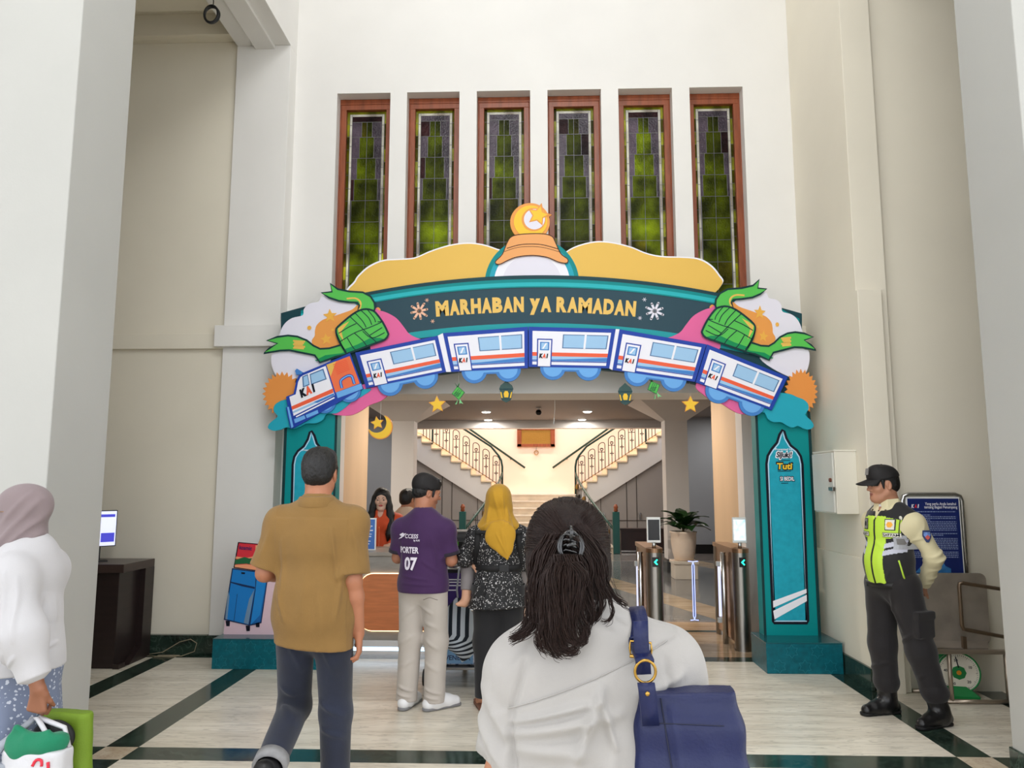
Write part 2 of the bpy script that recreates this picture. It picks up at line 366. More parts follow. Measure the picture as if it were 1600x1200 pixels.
# ------------------------------------------------------------------ the hall beyond
HZ = 3.05
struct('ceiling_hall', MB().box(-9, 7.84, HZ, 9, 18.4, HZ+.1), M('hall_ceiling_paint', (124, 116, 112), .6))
struct('beam_hall', MB().box(-9, 18.4, 2.865, 9, 18.75, HZ+.1), hallpaint)
for s, nm in ((-1, 'left'), (1, 'right')):
    def bx(x0, x1, *r):
        return (x0, x1) if s > 0 else (-x1, -x0)
    a, b = bx(2.30, 3.2); struct('wall_passage_'+nm, MB().box(a, 8.66, 0, b, 10.3, HZ), tanpanel)
    a, b = bx(2.20, 2.9); struct('trim_passage_'+nm, MB().box(a if s > 0 else a+.12, 8.40, 0, b if s < 0 else b-.12, 8.66, HZ), hallpaint)
    a, b = bx(7.0, 7.2); struct('wall_hall_'+nm, MB().box(a, 7.84, 0, b, 22, 6.2), hallpaint)
    # columns with flaring heads
    x = 2.47*s; mb = MB(); h = .2
    mb.box(x-h, 13.9, .22, x+h, 14.3, 2.68)
    mb.add([(x-h, 13.9, 2.68), (x+h, 13.9, 2.68), (x+h, 14.3, 2.68), (x-h, 14.3, 2.68), (x-.75, 13.35, HZ), (x+.75, 13.35, HZ), (x+.75, 14.85, HZ), (x-.75, 14.85, HZ)],
           [(0, 1, 2, 3), (4, 5, 6, 7), (0, 1, 5, 4), (1, 2, 6, 5), (2, 3, 7, 6), (3, 0, 4, 7)])
    struct('pillar_hall_'+nm, mb, hallpaint)
    struct('baseboard_column_'+nm, MB().box(x-h-.02, 13.88, 0, x+h+.02, 14.32, .23), M('black_stone', (24, 24, 26), .2))
    # back wall of the side aisle
    a, b = bx(3.15, 7.0); mb = MB(); mb.box(a, 17.6, 0, b, 17.8, HZ)
    struct('wall_aisle_'+nm, mb, M('bluegrey_paint', (150, 156, 166), .6)); struct('baseboard_aisle_'+nm, MB().box(a, 17.57, 0, b, 17.6, .2), M('black_stone'))
struct('wall_stair', MB().box(-7, 21.3, 0, 7, 21.5, 6.2), warmpaint)
struct('ceiling_stair', MB().box(-7, 18.4, 6.1, 7, 21.5, 6.2), warmpaint)
# under-stair fitted doors and stair blocks
RISE, RUN, XS0, ZL, YS = .164, .254, .95, 1.285, 19.5
def stair_side(s):
    nm = 'left' if s < 0 else 'right'
    body = MB(); tread = MB(); n = 14
    P = [(XS0, ZL-.05)]
    for k in range(n):
        P += [(XS0+RUN*k, ZL+RISE*(k+1)-.0), (XS0+RUN*(k+1), ZL+RISE*(k+1))]
    P += [(XS0+RUN*n, ZL+RISE*n-.55), (XS0+.1, ZL-.42)]
    body.prism([(s*x, YS, z) for x, z in P], (0, 1.5, 0))
    root = struct('trim_stair_flight_'+nm, body, M('hall_paint'))
    for k in range(n):
        x0, x1, z = XS0+RUN*k-.03, XS0+RUN*(k+1), ZL+RISE*(k+1)
        a, b = (s*x0, s*x1) if s > 0 else (s*x1, s*x0)
        obj('stair_tread', MB().box(a, YS-.06, z-.035, b, YS+1.5, z+.005), M('lit_cream_marble', (228, 206, 172), .25, var=.05), root, bevel=.006)
        obj('stair_riser', MB().box(s*(x0+.03)-.012, YS-.035, z-RISE, s*(x0+.03)+.012, YS+1.5, z-.035), M('lit_cream_marble'), root)
    # cabinet front below the flight
    q = [(s*(XS0-.1), YS+.08, 0), (s*(XS0-.1), YS+.08, ZL-.55), (s*XS0, YS+.08, ZL-.45), (s*(XS0+RUN*n), YS+.08, ZL+RISE*n-.55), (s*(XS0+RUN*n), YS+.08, 0)]
    cab = struct('door_cupboards_'+nm, MB().prism(q, (0, .1, 0)), M('grey_cupboard', (158, 152, 148), .5))
    ln = MB()
    for xx in (1.55, 2.2, 2.45, 3.2):
        zt = ZL-.5+(xx-XS0)*RISE/RUN
        ln.box(s*xx-.008, YS+.07, 0, s*xx+.008, YS+.085, zt)
    ln.box(min(s*1.0, s*4.4), YS+.07, .62, max(s*1.0, s*4.4), YS+.085, .635)
    ln.prism([(s*XS0, YS+.07, ZL-.47), (s*XS0, YS+.07, ZL-.445), (s*(XS0+RUN*n), YS+.07, ZL+RISE*n-.545), (s*(XS0+RUN*n), YS+.07, ZL+RISE*n-.57)], (0, .02, 0))
    obj('panel_joint', ln, M('dark_joint', (66, 58, 54), .6), cab)
    for xx in (1.62, 2.52):
        obj('handle', MB().box(s*xx-.02, YS+.03, .66, s*xx+.02, YS+.08, .82), M('steel', (200, 200, 200), .25, metal=1), cab)
stair_side(-1); stair_side(1)
mb = MB(); n = 8; tr = MB()
for k in range(n):
    y0 = 17.45+.256*k; wd = 1.65-.75*min(1, k/5)**.7; z = ZL/n*(k+1)
    mb.box(-wd, y0+.02, 0, wd, 19.6, z-.03); tr.box(-wd-.02, y0, z-.03, wd+.02, 19.6, z)
mb.box(-XS0-.1, 19.5, 0, XS0+.1, 21.3, ZL-.01)
o = struct('trim_stair_centre', mb, M('stair_marble', (206, 190, 168), .15, var=.12, vs=5)); obj('stair_tread', tr, M('pale_stair_marble', (226, 214, 198), .12, var=.1, vs=5), o, bevel=.005)
struct('trim_stair_landing', MB().box(-XS0-.05, 19.46, ZL-.04, XS0+.05, 21.3, ZL), M('pale_stair_marble'))
# dark panelled dado beside the stair foot
for s, nm in ((-1, 'left'), (1, 'right')):
    a, b = sorted((s*1.85, s*4.5)); mb = MB(); mb.box(a, 17.75, 0, b, 17.95, .52); mb.box(a-.02, 17.72, .5, b+.02, 17.98, .54)
    struct('trim_dado_'+nm, mb, M('dark_brown_panel', (44, 30, 30), .35, var=.15, stretch=(6, 6, .5)))
    struct('trim_dado_foot_'+nm, MB().box(a, 17.73, .02, b, 17.76, .05), M('steel'))
# ------------------------------------------------------------------ lamps of the hall
glow = M('lit_diffuser', (255, 250, 240), .5, emit=14)
whiteplastic = M('white_plastic', (232, 232, 230), .4)
def downlight(x, y, power, label, warm=(1, .93, .84), z=HZ):
    t = thing('downlight', label, 'ceiling light', (x, y, z), 0, 'round downlights in the hall ceiling')
    obj('rim', MB().lathe([(.085, 0), (.105, 0), (.105, -.012), (.085, -.012)], n=20), whiteplastic, t)
    obj('diffuser', MB().lathe([(.09, -.004), (.088, -.016), (.07, -.026), (.04, -.031), (.001, -.032)], n=20), glow, t)
    lamp('downlight_lamp', 'AREA', (0, 0, -.036), power*1.35, warm, .08, parent=t)
for x, y, p, lb in [(-1.10, 16.05, 34, 'round white downlight left of the hall ceiling, nearer of the pair'), (-1.19, 18.1, 13, 'round white downlight left of the hall ceiling, by the beam'),
                    (1.02, 16.05, 34, 'round white downlight right of the hall ceiling, nearer of the pair'), (1.02, 18.1, 13, 'round white downlight right of the hall ceiling, by the beam'),
                    (-4.1, 16.3, 13, 'round white downlight over the left aisle, behind the crescent ornament'), (4.1, 16.5, 13, 'round white downlight over the right aisle, beside the tan passage wall')]:
    downlight(x, y, p, lb)
for x, y, p, lb in [(-1.1, 10.2, 46, 'round white downlight just inside the entrance, over the counter'), (1.1, 10.2, 46, 'round white downlight just inside the entrance, over the gates'), (-3.4, 12.0, 40, 'round white downlight in the front hall, before the left column')]:
    downlight(x, y, p, lb, (1, .90, .78))
# warm spots over the stair
for x, p in ((-3.2, 60), (-1.4, 70), (1.4, 70), (3.2, 60)):
    t = thing('downlight', ['warm downlight high over the left stair flight', 'warm downlight above the landing, left of the plaque', 'warm downlight above the landing, right of the plaque', 'warm downlight high over the right stair flight'][(-3.2, -1.4, 1.4, 3.2).index(x)], 'ceiling light', (x, 20.2, 6.1), 0, 'warm downlights over the stair')
    obj('rim', MB().lathe([(.085, 0), (.105, 0), (.105, -.012), (.085, -.012)], n=20), whiteplastic, t)
    lamp('stair_lamp', 'AREA', (0, 0, -.035), p*1.6, (1, .84, .72), .25, parent=t)
# ------------------------------------------------------------------ the decorated gate arch
XC = .053
DARK = M('dark_teal_print', (30, 66, 74), .45); MAIN = M('slate_teal_print', (44, 72, 84), .4, bump=.06, bs=6, stretch=(9, 1, .6)); TEAL = M('teal_print', (4, 136, 138), .4)
BTEAL = M('bright_teal_print', (44, 178, 186), .4); CYAN = M('cyan_print', (40, 164, 186), .4); LILAC = M('pale_lilac_print', (226, 224, 236), .45)
ORNG = M('orange_print', (230, 156, 80), .45); YEL = M('yellow_print', (228, 186, 92), .45); PINK = M('pink_print', (226, 104, 158), .45)
GRN = M('leaf_green_print', (88, 190, 84), .45); DGRN = M('deep_green_print', (20, 140, 84), .45); LINE = M('ink_line_print', (22, 56, 58), .45)
NAVY = M('train_blue_print', (36, 68, 164), .4); WHITE = M('white_print', (238, 238, 246), .4); RED = M('orange_red_print', (236, 98, 66), .4)
SKYB = M('window_blue_print', (158, 198, 232), .35); LBLUE = M('light_blue_print', (110, 172, 232), .4); MBLUE = M('mid_blue_print', (70, 130, 200), .4)
INK = M('black_print', (18, 20, 34), .5); PEACH = M('peach_print', (240, 190, 162), .45); FOAM = M('foam_edge', (196, 192, 188), .7); GOLD = M('gold_print', (240, 196, 60), .4)
arch = thing('gate_arch', 'festive teal gate arch with painted train and clouds across the entrance', 'arch', (XC, 7.0, 0))
class Art(MB):
    """flat cut-outs and prints: outlines taken in the picture, laid on the plane y = D, swept back by th"""
    def __init__(s, ox=0, oy=0, sc=1): super().__init__(); s.o = (ox, oy, sc)
    def w(s, pts, D): return [PY(s.o[0]+p[0]/s.o[2], s.o[1]+p[1]/s.o[2], D) for p in pts]
    def poly(s, pts, D, th=.002, mi=0, sm=0):
        if sm: pts = spline(pts, sm)
        return s.prism(s.w(pts, D), (0, th, 0), mi)
    def line(s, pts, D, wd, th=.002, mi=0, sm=0, closed=False):
        if sm: pts = spline(pts, sm, closed)
        return s.ribbon(s.w(pts, D), wd, th, mi, closed)
    def ribbon(s, P, wd, th=.002, mi=0, closed=False):
        P = [np.array(p) for p in P]; K = len(P); A = []; B = []
        for i in range(K):
            a = P[(i-1) % K] if (closed or i) else P[i]; b = P[(i+1) % K] if (closed or i < K-1) else P[i]
            t = b-a; t = t/(np.linalg.norm(t)+1e-9); n = np.array([-t[2], 0, t[0]])*wd/2; A.append(P[i]+n); B.append(P[i]-n)
        for i in range(K if closed else K-1):
            j = (i+1) % K
            s.prism([A[i], A[j], B[j], B[i]], (0, th, 0), mi)
        return s
    def disc(s, c, r, D, th=.002, mi=0, n=20, a0=0, a1=360):
        c = s.w([c], D)[0] if len(c) == 2 else np.array(c)
        k = [R(a0+(a1-a0)*i/n) for i in range(n+(0 if a1-a0 == 360 else 1))]
        return s.prism([c+np.array([r*math.cos(a), 0, r*math.sin(a)]) for a in k], (0, th, 0), mi)
    def star(s, c, r, D, th=.002, mi=0, rot=90, inner=.45, n=5):
        c = s.w([c], D)[0]; P = []
        for i in range(2*n):
            a = R(rot+180/n*i); q = r*(1 if i % 2 == 0 else inner); P.append(c+np.array([q*math.cos(a), 0, q*math.sin(a)]))
        return s.prism(P, (0, th, 0), mi)
    def mirrored(s):
        m = Art(); m.v = [(lambda x: (x if x < 1.95 else 1.95+(x-1.95)*.80, p[1], p[2]))(2*XC-p[0]) for p in s.v]; m.f = [tuple(reversed(f)) for f in s.f]; m.mi = list(s.mi); return m
def pobj(name, mb, mats, part, base, **k):
    l = base.location; q = MB(); q.v = [(p[0]-l[0], p[1]-l[1], p[2]-l[2]) for p in mb.v]; q.f = mb.f; q.mi = mb.mi
    return obj(name, q, mats, part, **k)
def inset(P, d):
    P = [np.array(p) for p in P]; K = len(P); ar = sum(P[i][0]*P[(i+1) % K][2]-P[(i+1) % K][0]*P[i][2] for i in range(K)); sg = 1 if ar > 0 else -1; out = []
    for i in range(K):
        t = P[(i+1) % K]-P[i-1]; t = t/np.linalg.norm(t); out.append(P[i]+sg*d*np.array([-t[2], 0, t[0]]))
    return out
PXM = 7.0/1200
# podiums and posts
podm = M('podium_print', (16, 92, 104), .3, var=.22, vs=26); podtop = M('podium_top', (28, 84, 92), .12)
def podium(x0, x1):
    mb = MB(); mb.box(x0, 6.68, 0, x1, 7.14, .24, 0); mb.box(x0-.002, 6.678, .24, x1+.002, 7.142, .25, 1)
    o = pobj('podium', mb, [podm, podtop], arch, arch, bevel=.003)
    nx = int((x1-x0)/.16)
    for i in range(nx):                                           # interlaced star tracery on the front
        for dz in (.06, .18):
            cx, cz = x0+(x1-x0)*(i+.5+(.0 if dz < .1 else .5))/nx, dz
            if cx > x1-.07: continue
            pat = MB(); P = [np.array([cx+.055*math.cos(R(a))*(1 if k % 2 else .62), 6.677, cz+.055*math.sin(R(a))*(1 if k % 2 else .62)]) for k, a in enumerate(range(0, 360, 30))]
            for k in range(12):
                a, b = P[k], P[(k+1) % 12]; t = (b-a)/np.linalg.norm(b-a); n = np.array([-t[2], 0, t[0]])*.0016
                pat.prism([a+n, b+n, b-n, a-n], (0, .001, 0))
            pobj('tracery_star', pat, M('podium_tracery', (26, 122, 136), .35), o, arch)
podium(-2.785, -1.80); podium(1.882, 2.508)
pane_blue = M('minaret_panel_print', (36, 158, 180), .35, var=.08, vs=22)
def post(sx):
    a = Art(1120, 650, 2.857)
    body = Art(); x0, x1 = 1.955, 2.447
    body.prism([(x0, 6.99, .25), (x1, 6.99, .25), (x1, 6.99, 2.25), (x0, 6.99, 2.25)], (0, .14, 0), 0)
    body.prism([(x0, 6.988, .25), (x0+.022, 6.988, .25), (x0+.022, 6.988, 2.25), (x0, 6.988, 2.25)], (0, .002, 0), 1)
    body.prism([(x1-.026, 6.988, .25), (x1, 6.988, .25), (x1, 6.988, 2.25), (x1-.026, 6.988, 2.25)], (0, .002, 0), 1)
    out = [(290, 58), (306, 66), (316, 98), (334, 128), (362, 150), (380, 178), (388, 215), (413, 915), (404, 930), (256, 930), (246, 918), (216, 215), (222, 175), (240, 145), (264, 116), (275, 80)]
    P = a.w(out, 6.986); pn = Art()
    pn.prism(P, (0, .002, 0), 0); pn.prism([p+np.array([0, -.001, 0]) for p in inset(P, .022)], (0, .002, 0), 1); pn.prism([p+np.array([0, -.002, 0]) for p in inset(P, .033)], (0, .002, 0), 2)
    tp = Art(1120, 650, 2.857)
    tp.poly([(251, 826), (400, 772), (401, 790), (252, 856)], 6.9825, .001, 0); tp.poly([(252, 870), (401, 798), (402, 826), (258, 908)], 6.9825, .001, 0)
    if sx < 0: body, pn, tp = body.mirrored(), pn.mirrored(), tp.mirrored()
    o = pobj('post', body, [TEAL, LINE], arch, arch)
    pobj('minaret_panel', pn, [INK, M('pale_blue_line', (176, 214, 236)), pane_blue], o, arch)
    pobj('white_stripe', tp, WHITE, o, arch)
    t = MB(); c = a.w([(292, 0)], 6.981)[0]; xm = c[0] if sx > 0 else 2*XC-c[0]; X = np.array([1, 0, 0]); Z = np.array([0, 0, 1])
    def at(yy): return np.array([xm, 6.981, a.w([(292, yy)], 6.981)[0][2]])
    letters(t, 'Presented by', at(150), X, Z, .026, 0, .01, .15)
    if sx > 0:
        letters(t, 'SiJuki!', at(176)+[0, .0004, 0], X, Z+.2*X, .075, 0, .09, .150); letters(t, 'SiJuki!', at(176), X, Z+.2*X, .066, 1, .03, .135)
        letters(t, 'Tuti', at(224)+[0, .0004, 0], X, Z+.1*X, .085, 1, .10, .155); letters(t, 'Tuti', at(224), X, Z+.1*X, .075, 2, .03, .135)
        letters(t, 'SI BEDIL', at(280)+[.02, .0004, 0], X, Z, .055, 1, .09, .135); letters(t, 'SI BEDIL', at(280)+[.02, 0, 0], X, Z, .048, 0, .02, .125)
        for yy, wd in ((198, .11), (246, .12), (300, .07)):
            for k in range(int(wd/.009)): t.box(xm-wd/2+k*.009, 6.9805, at(yy)[2]-.004, xm-wd/2+k*.009+.006, 6.981, at(yy)[2]+.004, 1)
    pobj('lettering', t, [WHITE, INK, GOLD], o, arch, fixn=False)
post(1); post(-1)

# header board along its arc
def ya(x, y0, k=3.5e-4, xm=845): return y0+k*(x-xm)**2
XL, XR = 437, 1253
def arcband(mb, y0, y1, xa, xb, D, th, mi, k0=3.5e-4, k1=3.5e-4, n=48):
    up = [(x, ya(x, y0, k0)) for x in np.linspace(xa, xb, n)]; dn = [(x, ya(x, y1, k1)) for x in np.linspace(xb, xa, n)]
    return mb.poly(up+dn, D, th, mi)
hb = Art(); arcband(hb, 430, 574, XL+2, XR, 6.975, .07, 0, 3.6e-4, 4.4e-4)
hd = pobj('banner_board', hb, [DARK, FOAM], arch, arch)
b2 = Art(); arcband(b2, 436, 441, 470, 1222, 6.973, .002, 0); arcband(b2, 441, 447, 470, 1222, 6.973, .002, 1); arcband(b2, 447, 449, 470, 1222, 6.973, .002, 0)
arcband(b2, 450, 505, 520, 1170, 6.973, .002, 2); arcband(b2, 505, 516, 520, 1170, 6.972, .002, 3)
b2.poly([(441, 512), (478, 489), (478, 500), (441, 530)], 6.973, .002, 0); b2.poly([(1212, 478), (1249, 498), (1249, 514), (1212, 490)], 6.973, .002, 0)
pobj('colour_band', b2, [TEAL, BTEAL, MAIN, M('band_teal_print', (34, 156, 160), .4)], hd, arch)
# lettering on the arc
lt = Art()
def word(txt, xa, xb, D):
    wt = [1.3 if c == 'M' else 1.0 for c in txt]; tot = sum(wt); x = xa
    for c, q in zip(txt, wt):
        adv = (xb-xa)*q/tot; xm = x+adv/2; x += adv
        o = PY(xm, ya(xm, 475.5, 3e-4, 838), D); o2 = PY(xm+1, ya(xm+1, 475.5, 3e-4, 838), D); ux = (o2-o)/np.linalg.norm(o2-o); uz = np.array([-ux[2], 0, ux[0]])
        sh = np.array([.004, .0006, -.006])
        if c == 'y':
            o = o-uz*.022
            letters(lt, c, o, ux, uz, .195, 0, .062, adv*PXM*.95)
        else: letters(lt, c, o, ux, uz, .182, 0, .062, adv*PXM*.96)
word('MARHABAN', 680, 819, 6.970); word('yA', 827, 862, 6.970); word('RAMADAN', 869, 994, 6.970)
pobj('banner_lettering', lt, M('title_yellow_print', (232, 192, 104), .45), hd, arch, fixn=False)
def burst(c, r, m, rot=0, n=8):
    a = Art(); cc = PY(c[0], c[1], 6.970)
    for i in range(n):
        t = R(rot+360*i/n); d = np.array([math.cos(t), 0, math.sin(t)])
        a.ribbon([cc+d*r*.1, cc+d*r*(1 if i % 2 else .9)], r*.26, .002); a.disc(cc+d*r*(1 if i % 2 else .9), r*.13, 6.97, .002)
    pobj('starburst', a, m, hd, arch)
burst((655, 486), 14*PXM, PEACH, 12); burst((1023, 486), 14*PXM, LILAC, 20)
for c, m in (((667, 469), PEACH), ((676, 502), PEACH), ((1007, 468), LILAC), ((1000, 497), LILAC)): burst(c, 3.2*PXM, m, 0, 6)

# yellow clouds, striped dome, hat and moon on top
def cut(name, draws, mats, parent=arch):
    a = Art(); draws(a); return pobj(name, a, mats, parent, arch)
def cl(a):
    L1 = [(553, 462), (556, 440), (566, 427), (580, 416), (600, 408), (626, 406), (648, 404), (672, 394), (700, 385), (728, 381), (752, 383), (775, 390), (800, 402), (815, 445), (700, 460)]
    a.poly([(x+(-1.5 if x < 640 else 0), y-2) for x, y in L1], 7.0, .03, 1, 5); a.poly(L1, 6.995, .006, 0, 5)
cut('yellow_cloud', cl, [YEL, WHITE])
def cr(a):
    L1 = [(860, 445), (872, 408), (886, 394), (904, 385), (930, 379), (955, 380), (985, 387), (1010, 397), (1035, 402), (1068, 403), (1092, 406), (1110, 416), (1122, 430), (1128, 444), (1100, 462), (1000, 455)]
    a.poly([(x+(1.5 if x > 1050 else 0), y-2) for x, y in L1], 7.0, .03, 1, 5); a.poly(L1, 6.995, .006, 0, 5)
cut('yellow_cloud', cr, [YEL, WHITE])
def dome(a):
    for k, (r, mi) in enumerate(((77, 0), (70, 1), (62, 2), (48, 3))):
        a.disc((831, 442), r*PXM*.98, 6.990-.0015*k, .004 if k else .02, mi, 30, 0, 180)
cut('striped_dome', dome, [TEAL, CYAN, WHITE, LILAC])
def moon(a):
    a.disc((828, 347), 32*PXM, 6.982, .025, 0, 40)
    a.star((841, 337), 22*PXM, 6.981, .02, 0, 75, .5)
    a.disc((829, 346), 27*PXM, 6.979, .003, 1, 36); a.disc((834, 343), 19.5*PXM, 6.9775, .003, 0, 30); a.disc((835, 342.5), 17*PXM, 6.9765, .003, 2, 30)
    a.star((841, 336), 19*PXM, 6.975, .003, 0, 75, .5); a.star((841, 336), 15*PXM, 6.9735, .003, 1, 75, .5)
cut('crescent_topper', moon, [ORNG, GOLD, LILAC])
def hat(a):
    H = [(774, 409), (785, 397), (792, 380), (799, 370), (814, 366), (845, 365), (862, 369), (868, 379), (876, 396), (887, 405), (885, 411), (872, 409), (855, 402), (833, 399), (810, 401), (795, 406), (780, 413)]
    a.poly(H, 6.972, .018, 0, 4); a.line(H, 6.9705, .008, .003, 1, 4, True); a.line([(792, 388), (815, 382), (845, 382), (872, 389)], 6.9705, .007, .003, 1, 5); a.line([(788, 393), (812, 386), (845, 386), (876, 394)], 6.9705, .004, .003, 1, 5)
cut('bucket_hat', hat, [M('hat_orange_print', (234, 166, 104), .45), M('brown_line_print', (72, 40, 30), .45)])

# one half of the side scenery, then its mirror image
s4 = (400, 430, 4.8)
def half(name, draws, mats, both=True):
    a = Art(*s4); draws(a); pobj(name, a, mats, arch, arch)
    if both: pobj(name, a.mirrored(), mats, arch, arch)
half('white_cloud', lambda a: a.poly([(172, 470), (178, 440), (196, 392), (228, 350), (275, 320), (350, 300), (358, 258), (385, 222), (425, 206), (470, 198), (496, 160), (560, 150), (700, 190), (770, 240), (760, 300), (600, 470), (500, 560), (560, 640), (400, 740), (210, 800), (150, 750), (122, 690), (114, 630), (126, 585), (172, 570)], 6.965, .012, 0, 4), LILAC)
half('orange_cloud', lambda a: a.poly([(770, 222), (720, 258), (640, 288), (560, 315), (500, 335), (455, 375), (442, 420), (440, 455), (418, 500), (470, 560), (640, 560), (720, 430), (790, 300)], 6.960, .004, 0, 4), ORNG)
gsm = M('gold_star_print', (234, 176, 78), .45)
half('gold_star', lambda a: a.star((555, 305), 56/4.8*PXM, 6.957, .002, 0, 95), gsm); half('gold_star', lambda a: a.star((526, 480), 46/4.8*PXM, 6.957, .002, 0, 100), gsm)
half('gold_dot', lambda a: a.disc((400, 394), 16/4.8*PXM, 6.957, .002, 0), gsm); half('gold_dot', lambda a: a.disc((575, 410), 10/4.8*PXM, 6.957, .002, 0), gsm)
half('pink_cloud', lambda a: (a.poly([(880, 268), (930, 266), (990, 285), (1056, 325), (1110, 390), (1150, 440), (1220, 475), (1330, 505), (1250, 560), (1000, 600), (860, 560)], 6.962, .006, 0, 4),
                              a.poly([(560, 1030), (640, 1052), (720, 1048), (790, 1015), (850, 975), (930, 945), (985, 905), (1040, 850), (1000, 800), (800, 820), (600, 940)], 6.955, .02, 0, 4),
                              a.poly([(888, 262), (915, 240), (935, 262), (905, 290)], 6.9625, .004, 1, 3)), [PINK, ORNG])
def sun(a):
    c = np.array((195, 890)); P = []
    for i in range(48):
        t = 2*PI*i/48; r = 150 if i % 2 == 0 else 122; P.append(c+r*np.array((math.cos(t), -math.sin(t)*1.12)))
    a.poly(P, 6.958, .014)
half('orange_sun', sun, M('sun_orange_print', (226, 146, 74), .45))
half('teal_cloud', lambda a: a.poly([(92, 1148), (96, 1120), (120, 1095), (160, 1062), (150, 1040), (132, 1015), (140, 975), (180, 945), (230, 930), (330, 900), (640, 880), (860, 850), (800, 905), (720, 950), (660, 1000), (600, 1036), (530, 1040), (500, 1085), (450, 1110), (380, 1112), (330, 1136), (280, 1152), (230, 1140), (180, 1160), (130, 1166)], 6.948, .02, 0, 4), CYAN)
up = [(490, 132), (570, 124), (556, 62), (612, 104), (700, 122), (800, 128), (858, 158), (888, 205), (892, 245), (880, 285), (820, 262), (762, 268), (776, 228), (762, 205), (700, 202), (620, 192), (548, 168)]
lo = [(80, 490), (160, 462), (240, 452), (310, 460), (380, 488), (430, 528), (480, 552), (550, 548), (640, 522), (700, 520), (690, 590), (600, 610), (520, 640), (480, 655), (440, 600), (340, 580), (250, 562), (180, 565), (58, 586), (100, 548), (160, 512)]
def rib(a):
    for P, yl in ((lo, 0), (up, 1)):
        a.poly(P, 6.946, .01, 0, 0); a.line(P, 6.944, .017, .003, 1, 0, True)
    a.poly([(440, 640), (520, 600), (640, 585), (700, 560), (690, 590), (600, 618), (500, 650)], 6.9445, .002, 2)
    a.line([(680, 176), (740, 172), (775, 190), (786, 220), (772, 262)], 6.944, .016, .002, 3, 4)
    for y0 in range(5): a.line([(278+y0 % 2*8, 492+y0*13), (368-y0 % 3*9, 498+y0*13)], 6.9435, .017, .002, 3)
half('ribbon', rib, [GRN, LINE, DGRN, YEL])
def ket(a):
    B = [(600, 412), (612, 388), (665, 340), (720, 296), (775, 264), (825, 254), (868, 262), (898, 282), (950, 352), (988, 428), (990, 450), (966, 482), (900, 508), (800, 545), (690, 585), (672, 575), (628, 505), (606, 450)]
    a.poly(B, 6.938, .012, 0, 2); a.line(B, 6.936, .018, .003, 1, 2, True)
    a.poly([(650, 560), (760, 520), (860, 470), (930, 470), (960, 480), (880, 512), (690, 580)], 6.9375, .001, 2)
    a.poly([(614, 400), (650, 372), (700, 345), (640, 420), (660, 500), (622, 440)], 6.9375, .001, 3)
    for L1 in ([(706, 312), (770, 372), (850, 452), (905, 505)], [(628, 500), (740, 432), (850, 392), (940, 352), (912, 350)], [(620, 436), (690, 392), (752, 362)], [(742, 282), (800, 345), (826, 392)], [(790, 266), (845, 320), (868, 372)],
               [(836, 258), (884, 318), (896, 352)], [(800, 420), (870, 470), (965, 430)], [(850, 452), (946, 392)], [(740, 436), (800, 490), (830, 532)], [(684, 470), (726, 540), (748, 562)], [(604, 440), (660, 560)]):
        a.line(L1, 6.936, .008, .002, 1, 4)
half('ketupat', ket, [GRN, LINE, DGRN, YEL])

